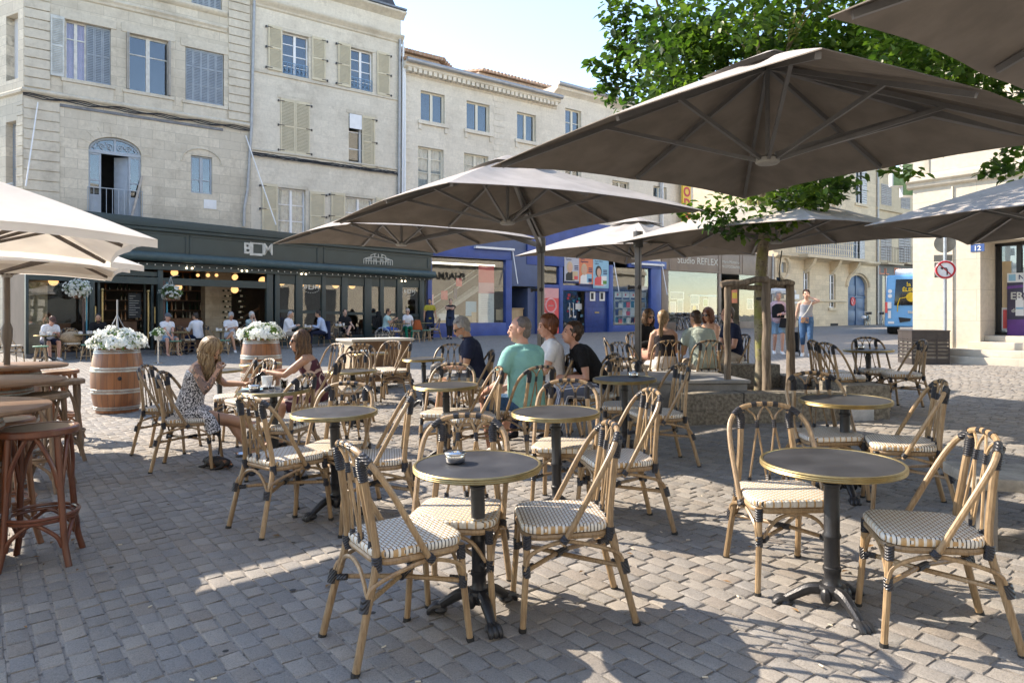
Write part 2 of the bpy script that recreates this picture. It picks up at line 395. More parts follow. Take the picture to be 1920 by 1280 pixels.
# ================================================================ facades
UX, UY = .793, .609
class Fac:
    """a facade plane: origin, direction along it; local x = along, y = into the building, z = up"""
    def __init__(s, org, ux, uy):
        k = math.hypot(ux, uy); s.o = Vector((org[0], org[1], 0)); s.ux, s.uy = ux/k, uy/k; s.rot = math.atan2(s.uy, s.ux)
    def at(s, px, y=0.0):
        """u and depth where the column px meets the plane set y behind the facade"""
        a = ray(px); nx, ny = -s.uy, s.ux; ox, oy = s.o.x+nx*y, s.o.y+ny*y
        # t*(a,1) = o+u*U
        det = a*(-s.uy)+s.ux; t = (ox*(-s.uy)+oy*s.ux)/det; u = (t*a-ox)*s.ux+(t-oy)*s.uy
        return u, t
    def u(s, px, y=0.0): return s.at(px, y)[0]
    def uz(s, px, py, y=0.0):
        u, t = s.at(px, y); return u, CZ+(YH-py)/F*t
    def shift(s, px):
        """the same plane with its origin moved to the column px"""
        u = s.u(px); f = Fac((s.o.x+s.ux*u, s.o.y+s.uy*u), s.ux, s.uy); return f
    def world(s, u, y, z): return Vector((s.o.x+s.ux*u-s.uy*y, s.o.y+s.uy*u+s.ux*y, z))
    def rect(s, xl, xr, yt, yb, y=0.0):
        """photo rectangle (left, right, top, bottom at mid width) -> u0, u1, z0, z1"""
        u0 = s.u(xl, y); u1 = s.u(xr, y); z1 = s.uz((xl+xr)/2, yt, y)[1]; z0 = s.uz((xl+xr)/2, yb, y)[1]; return u0, u1, z0, z1
    def thing(s, name, label, cat, group=None):
        z = g(s.o.x, s.o.y); return thing(name, label, cat, (s.o.x, s.o.y, 0), s.rot, group)
D0 = 23.8
MAIN = Fac((ray(172)*D0, D0), UX, UY)
def wall(m, u0, u1, z0, z1, holes=(), y=0.0, rev=.22):
    us = sorted({u0, u1, *[h[0] for h in holes], *[h[1] for h in holes]}); zs = sorted({z0, z1, *[h[2] for h in holes], *[h[3] for h in holes]})
    us = [u for u in us if u0 <= u <= u1]; zs = [z for z in zs if z0 <= z <= z1]
    for a, b in zip(us, us[1:]):
        for c, d in zip(zs, zs[1:]):
            mu, mz = (a+b)/2, (c+d)/2
            if any(h[0] < mu < h[1] and h[2] < mz < h[3] for h in holes): continue
            m.quad((a,y,c), (b,y,c), (b,y,d), (a,y,d))
    for a, b, c, d in [h[:4] for h in holes]:
        a, b, c, d = max(a,u0), min(b,u1), max(c,z0), min(d,z1)
        m.quad((a,y,c),(a,y,d),(a,y+rev,d),(a,y+rev,c)); m.quad((b,y,c),(b,y+rev,c),(b,y+rev,d),(b,y,d))
        m.quad((a,y,c),(a,y+rev,c),(b,y+rev,c),(b,y,c)); m.quad((a,y,d),(b,y,d),(b,y+rev,d),(a,y+rev,d))
GL = glassmat('window_glass', (.80,.84,.86), .085); GLS = glassmat('shop_glass', (.90,.93,.92), .075)
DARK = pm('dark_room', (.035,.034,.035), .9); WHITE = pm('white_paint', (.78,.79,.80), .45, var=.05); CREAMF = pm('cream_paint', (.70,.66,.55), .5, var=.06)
SHUT = pm('beige_shutter', (.60,.53,.38), .55, var=.07, scale=3); SHUTG = pm('grey_blue_shutter', (.30,.345,.39), .6, var=.12, scale=3); GREYP = pm('grey_blue_paint', (.36,.41,.46), .5, var=.08)
IRON = pm('dark_iron', (.025,.025,.028), .5); ZINC = pm('zinc_pipe', (.36,.365,.37), .45, metal=.4, var=.12); CABLE = pm('black_cable', (.02,.02,.022), .7); CURT = pm('pale_curtain', (.62,.60,.56), .9)
def window(par, u0, u1, z0, z1, y=.16, rows=(.5,), cols=1, fm=None, fw=.055, curtain=None, glass=None, name='window'):
    """double casement: frame part with its panes as a sub-part"""
    fm = fm or WHITE; m = MB(); d = .05; mid = (u0+u1)/2
    m.box(u0, u0+fw, y, y+d, z0, z1); m.box(u1-fw, u1, y, y+d, z0, z1); m.box(u0+fw, u1-fw, y, y+d, z0, z0+fw); m.box(u0+fw, u1-fw, y, y+d, z1-fw, z1)
    m.box(mid-fw*.9, mid+fw*.9, y-.015, y+d, z0+fw, z1-fw); gy = y+.025
    for r in rows:
        z = z0+(z1-z0)*r; m.box(u0+fw, mid-fw*.9, y+.005, y+d, z-.018, z+.018); m.box(mid+fw*.9, u1-fw, y+.005, y+d, z-.018, z+.018)
    o = m.build(name, fm, par)
    p = MB(); p.box(u0+fw, u1-fw, gy, gy+.006, z0+fw, z1-fw); p.build('pane', glass or GL, o)
    if curtain:
        c = MB(); n = 16; c.add([(u0+fw+(u1-u0-2*fw)*i/n, y+.07+.02*sin(i*2.2), z) for i in range(n+1) for z in (z0, z1)], [(2*i, 2*i+2, 2*i+3, 2*i+1) for i in range(n)]); c.build('curtain', curtain, o)
    return o
def shutter(par, u0, u1, z0, z1, y=-.05, mat=None, n=None, leafs=1, hinge=None, panels=2):
    mat = mat or SHUT; m = MB(); w = (u1-u0)/leafs
    for l in range(leafs):
        a = u0+l*w+.004; b = u0+(l+1)*w-.004; f = .05 if w > .3 else .03
        m.box(a, a+f, y, y+.035, z0, z1); m.box(b-f, b, y, y+.035, z0, z1)
        for k in range(panels+1):
            z = z0+(z1-z0)*k/panels; h = f if k in (0, panels) else f*.6
            zc = min(max(z, z0+h), z1-h); m.box(a+f, b-f, y, y+.035, zc-h, zc+h)
        N = n or max(6, int((z1-z0)/.055))
        for i in range(N):
            z = z0+(z1-z0)*(i+.5)/N; t = (z1-z0)/N*.55
            m.hexa([(a+f,y+.004,z-t),(b-f,y+.004,z-t),(b-f,y+.03,z),(a+f,y+.03,z),(a+f,y+.004,z-t+.008),(b-f,y+.004,z-t+.008),(b-f,y+.03,z+.008+t*.5),(a+f,y+.03,z+.008+t*.5)])
    o = m.build('shutter', mat, par, smooth=False)
    if hinge is not None:
        h = MB()
        for k in (.04, .5, .95):
            z = z0+(z1-z0)*k
            for e in ((u0,) if hinge == 'l' else (u1,) if hinge == 'r' else (u0, u1)):
                s = 1 if e == u0 else -1; h.box(e-s*.10, e+s*.16, y-.012, y-.002, z-.012, z+.012); h.box(e-s*.10, e-s*.06, y-.014, y+.04, z-.05, z+.03)
        h.build('hinge', IRON, o, each=2)
    return o
def pipe(par, fac, pts, r=.05, mat=None, y=-.09, name='drainpipe'):
    q = [fac.uz(px, py) for px, py in pts]; m = MB(); m.tube([(u, y, z) for u, z in q], r, 10)
    for i in range(0, 9):
        a, b = q[0], q[-1]; k = (i+.5)/9
        if len(q) == 2: m.tube([(a[0]+(b[0]-a[0])*k, y, a[1]+(b[1]-a[1])*k-.02), (a[0]+(b[0]-a[0])*k, y, a[1]+(b[1]-a[1])*k+.02)], r*1.2, 10)
    return m.build(name, mat or ZINC, par)
def ironbalcony(par, u0, u1, z0, z1, y0, mat, n, curly=True, name='railing', side=0):
    m = MB(); m.box(u0, u1, y0-.015, y0+.015, z1-.025, z1); m.box(u0, u1, y0-.015, y0+.015, z0, z0+.02)
    for i in range(n+1):
        u = u0+(u1-u0)*i/n; m.box(u-.008, u+.008, y0-.008, y0+.008, z0+.02, z1-.025)
        if curly and i < n:
            w = (u1-u0)/n; h = z1-z0; c = u+w/2
            for zc in (.28, .62):
                r = min(w*.42, h*.16); m.tube([(c+r*cos(t*PI/5), y0, z0+h*zc+r*sin(t*PI/5)) for t in range(10)], .008, 4, closed=True)
    if side:
        m.box(u0-.01, u0+.01, y0, y0+side, z1-.025, z1); m.box(u1-.01, u1+.01, y0, y0+side, z1-.025, z1)
    return m.build(name, mat, par, smooth=False)
SA = stone('ashlar_grey', (.64,.575,.465), .75, .33, .55, .6); SB = stone('ashlar_worn', (.70,.64,.535), .62, .31, .80, .55, .006, .05, .12); SC = stone('ashlar_cream', (.75,.685,.575), .66, .30, .78, .38, .006, .06, .12)
STRIM = stone('stone_trim', (.64,.58,.475), 1.6, 9, .8, .6, .005, .05, .1); SE = stone('ashlar_golden', (.68,.57,.41), .9, .36, .62, .3); SF = stone('render_golden', (.64,.53,.37), 2.2, 3, .9, .4)
def shell(par, u0, u1, z0, z1, mat, depth=9, back=True):
    """side walls, back and a flat top so the house is a closed block"""
    m = MB(); m.quad((u0,0,z0),(u0,0,z1),(u0,depth,z1),(u0,depth,z0)); m.quad((u1,0,z0),(u1,depth,z0),(u1,depth,z1),(u1,0,z1))
    m.quad((u0,depth,z0),(u0,depth,z1),(u1,depth,z1),(u1,depth,z0)); m.quad((u0,0,z1-.01),(u1,0,z1-.01),(u1,depth,z1-.01),(u0,depth,z1-.01))
    m.build('side_wall', mat, par, smooth=False)
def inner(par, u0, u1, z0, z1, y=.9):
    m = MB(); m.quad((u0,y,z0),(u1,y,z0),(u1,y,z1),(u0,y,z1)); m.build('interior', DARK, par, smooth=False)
def ledge(m, u0, u1, z, prof):
    """moulding: prof = list of (projection, dz)"""
    n = len(prof); vs = [(u, -p, z+dz) for u in (u0, u1) for p, dz in prof]+[]
    m.add(vs, [(i, i+n, i+1+n, i+1) for i in range(n-1)]+[tuple(range(n-1, -1, -1)), tuple(range(n, 2*n))])

def building_a():
    f = MAIN.shift(44); T = f.thing('corner_house', 'pale stone corner house with pink curtain and arched balcony door above the green cafe', 'building')
    u1 = f.u(471); zb = f.uz(172, 425)[1]-.9; zt = f.uz(300, -150)[1]
    w1 = f.rect(122.6,208,45,154); w2 = f.rect(237,319,69.5,175); w3 = f.rect(347.7,420,95,194); w0 = f.rect(359,416,-90,15); w00 = f.rect(244,312,-125,-12); w000 = f.rect(132,205,-160,-42)
    d = f.rect(166,265,258,408); sw = f.rect(358,398,293,363)
    for q in (w1, w2, w3, w0): pass
    m = MB(); wall(m, 0, u1, zb, zt, [w1,w2,w3,w0,w00,w000,d,sw], rev=.24)
    # arch spandrels
    r = (d[1]-d[0])/2; c = (d[0]+d[1])/2; rise = r*.62; zs = d[3]-rise
    for s in (-1, 1):
        arc = [(c+s*r*cos(k*PI/16), -.001, zs+rise*sin(k*PI/16)) for k in range(9)]
        m.prism([(c+s*r, -.001, d[3])]+arc, (0, .24, 0))
    m.build('wall', SA, T, smooth=False)
    # mouldings, pilasters with channelled joints
    m = MB(); zl = f.uz(250, 205)[1]; zc = f.uz(250, 23)[1]; zc2 = f.uz(250, 5)[1]
    ledge(m, -.05, u1+.02, zl, [(0,-.02),(.05,0),(.10,.05),(.10,.11),(.05,.15),(0,.17)])
    ledge(m, w1[0]-.3, u1-.9, zc, [(0,0),(.05,.02),(.05,.10),(.12,.16),(.12,.22),(0,.26)]); ledge(m, w1[0]-.3, u1-.9, zc2+.25, [(0,0),(.06,.03),(.13,.12),(.13,.2),(0,.24)])
    for (a, b) in ((0, w1[0]-.42), (u1-.86, u1-.06)):
        z = zl+.20
        while z < zt: m.box(a+.02, b, -.05, .0, z, z+.285); z += .315
    z = zb
    while z < zl-.35: m.box(0, f.u(112), -.035, 0, z, z+.30); z += .325
    for q in (w1, w2, w3): sm_ = MB(); sm_.box(q[0]-.12, q[1]+.12, -.09, 0, q[2]-.12, q[2]-.003); sm_.box(q[0]-.08, q[1]+.08, -.05, 0, q[2]-.52, q[2]-.123); sm_.build('window_sill', STRIM, T, bev=.008, seg=1)
    for q in (w1, w2, w3): m.box(q[0]-.16, q[1]+.16, -.03, 0, q[3]+.003, q[3]+.30)
    m.build('cornice', STRIM, T, bev=.008, seg=1)
    m = MB(); n = 9
    for k in range(n):                      # voussoirs over the arched door
        a0 = PI*k/n; a1 = PI*(k+1)/n-.03; q = []
        for a, rr in ((a0,1.02),(a1,1.02),(a1,1.42),(a0,1.42)): q.append((c+r*rr*cos(a), -.012, zs+rise*(rr if rr < 1.1 else 1.75)*sin(a)))
        m.prism(q, (0,.013,0))
    cs = (sw[0]+sw[1])/2; rs = (sw[1]-sw[0])*.95
    m.tube([(cs+rs*cos(PI*k/12), -.01, sw[3]-.25+rs*.75*sin(PI*k/12)) for k in range(13)], .03, 6)
    m.build('door_arch', SA, T, smooth=False, each=1)
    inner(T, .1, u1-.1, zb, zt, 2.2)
    pink = pm('pink_curtain', (.62,.36,.46), .9, var=.1)
    o = window(T, w1[0], w1[0]+(w1[1]-w1[0])*.46, w1[2], w1[3], rows=(.7,), fm=pm('old_white_frame', (.62,.60,.55), .6), curtain=pink, fw=.05)
    shutter(T, w1[0]+(w1[1]-w1[0])*.46, w1[1], w1[2]+.01, w1[3]-.01, y=.10, mat=SHUTG, leafs=3, panels=2)
    shutter(T, w1[0]-.42, w1[0]-.03, w1[2], w1[3]+.03, y=-.09, mat=pm('pale_shutter', (.52,.53,.50), .6), leafs=1, panels=2)
    window(T, *w2, rows=(.66,), fm=pm('aged_white_frame', (.60,.585,.54), .6), fw=.07)
    for e, s in ((w2[0], 1), (w2[1], -1)):
        m = MB(); [m.box(e+s*.01+s*k*.035, e+s*.035+s*k*.035, -.16, .12, w2[2]+.01, w2[3]-.02) for k in range(2)]; m.build('shutter', pm('folded_shutter', (.40,.37,.33), .7), T, smooth=False, each=1)
    for q in (w3, w0, w00, w000): shutter(T, q[0]+.02, q[1]-.02, q[2]+.01, q[3]-.01, y=.06, mat=SHUTG, leafs=5, panels=3)
    # arched balcony door: fanlight with scrolls, two leaves open
    m = MB(); m.box(d[0], d[1], .08, .16, zs-.09, zs+.02)
    m.tube([(c+(r-.04)*cos(PI*k/14), .12, zs+(rise-.04)*sin(PI*k/14)) for k in range(15)], .045, 6); m.box(c-.03, c+.03, .09, .15, zs, zs+rise-.03)
    for a, b in ((d[0], d[0]+.38), (d[1]-.38, d[1])):
        for (x0, x1) in ((a, a+.06), (b-.06, b)): m.box(x0, x1, .10, .15, d[2], zs-.09)
        for z0, z1 in ((d[2], d[2]+.75), (zs-.15, zs-.09), (d[2]+1.2, d[2]+1.26)): m.box(a+.06, b-.06, .105, .145, z0, z1)
    for e, sx in ((d[0]+.38, 1), (d[1]-.38, -1)): m.bar((e, .16, d[2]+1.0), (e-sx*.02, .16, d[2]+1.0), .04)
    m.hexa([(d[1]-.40,.2,d[2]),(d[1]-.36,.2,d[2]),(d[1]-.72,.55,d[2]),(d[1]-.76,.55,d[2]),(d[1]-.40,.2,zs-.1),(d[1]-.36,.2,zs-.1),(d[1]-.72,.55,zs-.1),(d[1]-.76,.55,zs-.1)])
    o = m.build('door', GREYP, T, bev=.004, seg=1)
    s = MB()
    for sg in (-1, 1):
        for k in range(3):
            x = c+sg*(.16+.24*k); rr = .13-.02*k; pts = [(x+rr*(1-t/18)*cos(t*.6)*sg, .11, zs+.15+rr*(1-t/18)*sin(t*.6)) for t in range(16)]; s.tube(pts, .013, 5)
            s.tube([(x-.05*sg, .11, zs+.03), (x+.12*sg, .11, zs+.30-.05*k)], .012, 5)
    s.build('fanlight_scroll', GREYP, o)
    p = MB(); p.box(d[0]+.06, d[0]+.32, .12, .126, d[2]+.78, zs-.15); p.box(d[1]-.32, d[1]-.06, .12, .126, d[2]+.78, zs-.15); p.prism([(c+(r-.05)*cos(PI*k/12), .14, zs+(rise-.05)*sin(PI*k/12)) for k in range(13)], (0,.006,0)); p.build('pane', GL, o)
    ironbalcony(T, d[0]-.03, d[1]+.03, d[2]+.02, d[2]+.98, -.02, GREYP, 9, False)
    m = MB(); m.bar((d[1]-.30, -.04, d[2]+.1), (d[1]+.02, -.02, d[2]+1.5), .06, .07); m.build('leaning_board', pm('board_wood', (.42,.38,.34), .7), T)
    window(T, *sw, rows=(.36,), fm=GREYP, fw=.06, y=.1); v = f.rect(382,405.5,375,392); m = MB(); m.box(v[0], v[1], -.03, 0, v[2], v[3])
    for k in range(7): z = v[2]+.03+(v[3]-v[2]-.06)*k/7; m.box(v[0]+.03, v[1]-.03, -.038, -.03, z, z+.012)
    m.build('vent_grille', WHITE, T, smooth=False)
    # cables and pipe
    m = MB(); rr = random.Random(2)
    for k in range(3):
        z0 = f.uz(250, 205)[1]-.05-.04*k; m.tube([(-.02+u1*i/40, -.06-.01*k, z0+.03*sin(i*.9+k)+rr.uniform(-.012,.012)) for i in range(41)], .016, 5)
    z0 = f.uz(250, 205)[1]-.22; m.build('cable', CABLE, T, each=1); m = MB(); m.box(f.u(112), f.u(418), -.04, 0, z0-.07, z0+.02); m.build('lead_flashing', pm('lead_strip', (.17,.175,.185), .6, var=.25), T)
    pipe(T, f, [(476,-30),(470,240),(463,355),(460,372),(457,390),(456,425)], .055)
    m = MB(); a = f.uz(71, 192); b = f.uz(47, 352); m.tube([(a[0],-.02,a[1]),(b[0],-.35,b[1])], .022, 6); a = f.uz(460, 255); b = f.uz(505, 425); m.tube([(a[0],-.05,a[1]),(b[0],-.75,b[1])], .022, 6); m.build('awning_stay', WHITE, T, each=1)
    # left return
    uu = Vector((-.88,.477)); ang = math.atan2(.477,-.88)+PI; ang0 = ang-f.rot; L = 7
    e = Fac((f.o.x+uu.x*L, f.o.y+uu.y*L), -uu.x, -uu.y); le = Vector((L*cos(math.atan2(uu.y,uu.x)-f.rot), L*sin(math.atan2(uu.y,uu.x)-f.rot), 0))
    q1 = (L-1.02, L-.32, e.uz(22,150)[1], e.uz(22,28)[1]); q2 = (L-1.05, L-.42, e.uz(20,348)[1]-.9, e.uz(20,228)[1]); gz = 0.0
    q3 = (L-1.2, L-.15, -.1, e.uz(20,512)[1]); m = MB(); wall(m, 0, L, -.3, zt, [q1,q2], rev=.3)
    z = .0
    while z < e.uz(20,180)[1]-.3: m.box(L-.36, L-.0, -.03, 0, z, z+.30); z += .325
    ledge(m, L-3, L, e.uz(20,180)[1], [(0,-.02),(.08,.02),(.08,.11),(0,.17)]); wobj = m.build('wall', SA, T, smooth=False, loc=le, rotz=ang0)
    m = MB(); m.box(q1[0], q1[1], .25, .27, q1[2], q1[3]); m.build('blind', pm('white_blind', (.66,.67,.68), .7, var=.04), wobj)
    shutter(wobj, q2[0]+.02, q2[1]-.02, q2[2], q2[3], y=.2, mat=SHUTG, leafs=2); ironbalcony(wobj, q2[0]-.3, q2[1], q2[2], q2[2]+.95, -.1, GREYP, 8, False)
    shell(T, 0, u1, zb, zt, SA, 10)
    # ground floor corner pier beside the cafe
    m = MB(); z = -.3; k = 0
    while z < zb+.6: m.box(-.02, .42, -.62+.004*(k % 2), .05, z, z+.40); z += .412; k += 1
    m.build('corner_pier', pm('grey_pier_stone', (.50,.485,.455), .85, bump=.2), T, bev=.008, seg=1)
    return T
building_a()

def building_b():
    f = MAIN.shift(471); T = f.thing('shuttered_house', 'worn stone house with beige shutters and slate mansard roof above the cafe lettering', 'building')
    u1 = f.u(752); zb = f.uz(600, 440)[1]-.8; zc = f.uz(620, 44)[1]; zp = f.uz(680, 12)[1]
    W = [(530,579,64.5,142.5), (657,699,94,169), (525.5,580.6,189,289), (654,702,216.5,312), (522,573,354,440), (648,699,371,452)]
    q = [f.rect(*w) for w in W]; m = MB(); wall(m, 0, u1, zb, zp+.05, q, rev=.2); m.build('wall', SB, T, smooth=False)
    m = MB(); ledge(m, 0, u1+.06, zc, [(0,-.1),(.06,-.06),(.06,0),(.16,.08),(.22,.16),(.22,.22),(0,.26)]); ledge(m, 0, u1+.12, zp-.02, [(0,-.12),(.08,-.06),(.18,.04),(.30,.10),(.30,.18),(0,.22)])
    zs = q[0][2]; m.box(0, u1, -.05, 0, zs-.16, zs-.05); zl = f.uz(600, 300)[1]; ledge(m, 0, u1, zl, [(0,0),(.06,.03),(.06,.09),(0,.12)])
    for a in q: m.box(a[0]-.1, a[1]+.1, -.025, 0, a[3]+.003, a[3]+.14)
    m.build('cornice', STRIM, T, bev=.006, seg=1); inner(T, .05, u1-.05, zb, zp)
    for k in (0, 1): window(T, *q[k], rows=(.22,.48,.74)); 
    for k in (4, 5): window(T, *q[k], rows=(.3,.65), curtain=CURT)
    window(T, *q[3], rows=(.33,.66))
    for w in ((502,528,50,133,'l'), (584,609.5,71,152,'r'), (633,657,82,163,'l'), (706,729.5,99,180,'r'), (490.6,519.5,345,440,'l'), (580,608,360,452,'r'), (620,646,362,450,'l'), (704,728,372,455,'r')):
        shutter(T, *f.rect(*w[:4]), y=-.07, hinge=w[4])
    shutter(T, *q[2], y=-.03, leafs=2, hinge='lr'); a = q[3]; shutter(T, (a[0]+a[1])/2, a[1]+.02, a[2], a[3], y=-.04, hinge='r')
    m = MB(); m.box(a[0]+.02, (a[0]+a[1])/2-.02, -.05, -.02, a[3]-.62, a[3]-.02); m.build('roller_box', WHITE, T)
    BLUE = pm('blue_iron', (.16,.30,.46), .5)
    for k in (0, 1): ironbalcony(T, q[k][0]+.02, q[k][1]-.02, q[k][2]+.03, q[k][2]+.48, .03, BLUE, 6)
    m = MB(); rr = random.Random(5)
    for k in range(4): m.tube([(u1*.96*i/36, -.07-.012*k, zl-.08-.035*k+rr.uniform(-.015,.015)) for i in range(37)]+([(u1*.985, -.08, zl-.5), (u1*.985, -.08, zl-1.9)] if k < 2 else []), .017, 5)
    m.build('cable', CABLE, T, each=1); pipe(T, f, [(748,70),(745,470)], .06, y=-.1); pipe(T, f, [(754,80),(752,470)], .045, WHITE, y=-.1)
    # mansard
    SL = stone('slate_roof', (.085,.09,.105), .22, .12, .5, .3, .004, .25, .3)
    m = MB(); h = 3.0; m.hexa([(0,.15,zp+.2),(u1,.15,zp+.2),(u1,8,zp+.2),(0,8,zp+.2),(0,1.1,zp+h),(u1-.9,1.1,zp+h),(u1-.9,7,zp+h),(0,7,zp+h)]); rf = m.build('roof', SL, T, smooth=False)
    m = MB(); m.box(0, u1+.12, -.32, .2, zp+.2, zp+.28); m.build('gutter', pm('dark_zinc', (.15,.17,.20), .5), T)
    a = f.rect(658,697,-60,12); m = MB(); m.box(a[0], a[1], -.02, 2, zp+.28, zp+2.2); dm = m.build('dormer', WHITE, T); window(dm, a[0]+.12, a[1]-.12, zp+.35, zp+2.0, y=-.05, rows=(.5,))
    shell(T, 0, u1, zb, zp+.05, SB, 9)
building_b()

TILE = tiles('roman_tiles', (.44,.25,.16), (.55,.40,.29), 5.0, 1.2); WARMW = pm('warm_render', (.62,.52,.42), .9, bump=.1)
def tiled_row(m, u0, u1, y0, z0, y1, z1, n, r=.085):
    """roman tile roof slope: rows of half round tiles from eave to ridge"""
    m.hexa([(u0,y0,z0-.05),(u1,y0,z0-.05),(u1,y1,z1-.05),(u0,y1,z1-.05),(u0,y0,z0),(u1,y0,z0),(u1,y1,z1),(u0,y1,z1)])
    for i in range(n):
        u = u0+(u1-u0)*(i+.5)/n; K = max(3, int(math.hypot(y1-y0, z1-z0)/.45))
        for k in range(K):
            a = k/K; b = (k+1.08)/K; m.tube([(u, y0+(y1-y0)*a, z0+.02+(z1-z0)*a), (u, y0+(y1-y0)*min(b,1), z0+.005+(z1-z0)*min(b,1))], [r*1.08, r*.92], 8)
def building_c():
    f = MAIN.shift(753); T = f.thing('tiled_roof_house', 'cream stone house with bracketed cornice and two roof rooms under clay tiles', 'building')
    u1 = f.u(1040); zb = f.uz(900, 470)[1]-.2; zg = f.uz(900, 153)[1]
    W = [(789,834,174,229.5), (875,918,193,246), (969.5,1005,213,264), (784,832,277.5,362), (870,916,290,372), (966,1004,305,380)]
    q = [f.rect(*w) for w in W]; m = MB(); wall(m, 0, u1, zb, zg, q, rev=.25); m.build('wall', SC, T, smooth=False)
    m = MB(); ledge(m, 0, u1+.1, zg-.32, [(0,-.18),(.05,-.14),(.05,0),(.12,.05),(.36,.12),(.36,.22),(.44,.30),(0,.34)])
    for i in range(34): u = .25+(u1-.4)*i/33; m.box(u-.09, u+.09, -.33, -.05, zg-.40, zg-.215)
    for a in q[:3]: sm_ = MB(); sm_.box(a[0]-.16, a[1]+.16, -.10, 0, a[2]-.17, a[2]-.003); sm_.box(a[0]-.12, a[0]+.02, -.06, 0, a[2]-.42, a[2]-.173); sm_.box(a[1]-.02, a[1]+.12, -.06, 0, a[2]-.42, a[2]-.173); sm_.build('window_sill', SC, T, bev=.008, seg=1)
    uq = f.u(935)
    z = zb; k = 0
    while z < zg-.6: w_ = .34 if k % 2 else .24; m.box(uq-w_, uq+w_, -.018, 0, z, z+.28); m.box(.05, .3+.12*(k%2), -.018, 0, z, z+.28); z += .295; k += 1
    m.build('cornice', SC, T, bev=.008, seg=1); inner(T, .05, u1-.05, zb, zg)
    for a in q[:3]: window(T, *a, rows=(), fm=CREAMF, fw=.07)
    for a in q[3:]: window(T, *a, rows=(.45,.76), fm=CREAMF, fw=.07, curtain=CURT)
    m = MB(); tiled_row(m, 0, u1, -.42, zg+.06, 3.2, zg+1.15, 62); m.build('roof', TILE, T)
    m = MB(); m.tube([(0,-.5,zg+.02),(u1+.1,-.5,zg+.02)], .10, 10); m.build('gutter', ZINC, T); pipe(T, f, [(757,130),(757,470)], .05, WHITE, y=-.1)
    y = 3.0
    for (xl, xr, top, cut, nm) in ((753,822,97,0,'roof_room'), (927,1029,150,0,'roof_room')):
        a = f.u(xl, y); b = f.u(xr, y); zt = f.uz((xl+xr)/2, top+(10 if xl < 800 else 5), y)[1]
        m = MB(); m.box(a-1, b, y, y+4, zg, zt); rm = m.build(nm, WARMW, T, smooth=False)
        m = MB(); tiled_row(m, a-1, b+.2, y-.35, zt+.02, y+2, zt+.55, 22); m.build('tile_roof', TILE, rm)
        if xl < 800:
            m = MB(); b2 = f.u(897, y+3); m.hexa([(b,y,zg),(b2,y+3.0,zg),(b2-3,y+5,zg),(b-3,y+3,zg),(b,y,zt),(b2,y+3.0,zt-.5),(b2-3,y+5,zt-.5),(b-3,y+3,zt)]); m.build('roof_room', WARMW, T, smooth=False)
            m = MB()
            for i in range(26):
                k = i/25; m.tube([(b+(b2+.3-b)*k+.15, y+3.2*k-.3, zt+.05-.5*k), (b+(b2+.3-b)*k-1.5, y+3.2*k+1.2, zt+.65-.5*k)], .10, 8)
            m.build('tile_roof', TILE, T)
    shell(T, 0, u1, zb, zg, SC, 10)
    # lower neighbour, mostly behind parasols and the tree
    f = MAIN.shift(1040); T = f.thing('cream_house', 'cream stone house rising behind the middle parasols with a red and yellow vertical sign', 'building')
    u1 = f.u(1300); zb = f.uz(1150, 470)[1]-.5; zg = f.uz(1090, 173)[1]; W = [(1060,1090,205.5,255), (1148,1180,226,268), (1225,1250,243,284), (1060,1090,300,372), (1148,1180,340,395), (1225,1250,350,400)]
    q = [f.rect(*w) for w in W]; m = MB(); wall(m, 0, u1, zb, zg, q, rev=.25); m.build('wall', SC, T, smooth=False)
    m = MB(); ledge(m, -.05, u1, zg-.3, [(0,-.1),(.06,-.04),(.30,.08),(.36,.24),(0,.3)]); m.build('cornice', SC, T); inner(T, .05, u1-.05, zb, zg)
    for a in q: window(T, *a, rows=(.5,), fm=CREAMF, fw=.07)
    m = MB(); m.tube([(-.1,-.42,zg),(u1,-.42,zg)], .10, 10); m.build('gutter', ZINC, T); pipe(T, f, [(1236,190),(1236,470)], .06, y=-.1); pipe(T, f, [(1240,190),(1240,470)], .05, WHITE, y=-.1); shell(T, 0, u1, zb, zg, SC, 10)
    # vertical lettered sign with lamp
    c = f.rect(1263,1278,330,440); T2 = f.thing('vertical_sign', 'narrow yellow sign with tall red letters reading downwards, above the brown shopfront', 'sign')
    m = MB(); w_ = .72; uu = f.u(1270); m.box(uu, uu+w_, -.42, -.30, c[2]-.5, c[3]+.8); m.build('panel', pm('sign_yellow', (.80,.52,.06), .5, var=.06), T2)
    m = MB()
    for i, ch in enumerate('KODAK'): text(m, ch, (uu+w_/2, -.421, c[3]-.55-i*.68), (1,0,0), (0,0,1), .54, .012, bold=.035)
    m.build('lettering', pm('sign_red', (.52,.04,.05), .5, var=.05), T2); m = MB(); m.tube([(uu-1.2,-.1,c[3]-.1),(uu-.5,-.8,c[3]+.45),(uu+.1,-.9,c[3]+.55)], .03, 6); m.ell((uu+.4,-.9,c[3]+.5), (.35,.2,.13)); m.build('sign_lamp', pm('lamp_grey', (.5,.5,.52), .4), T2)
building_c()
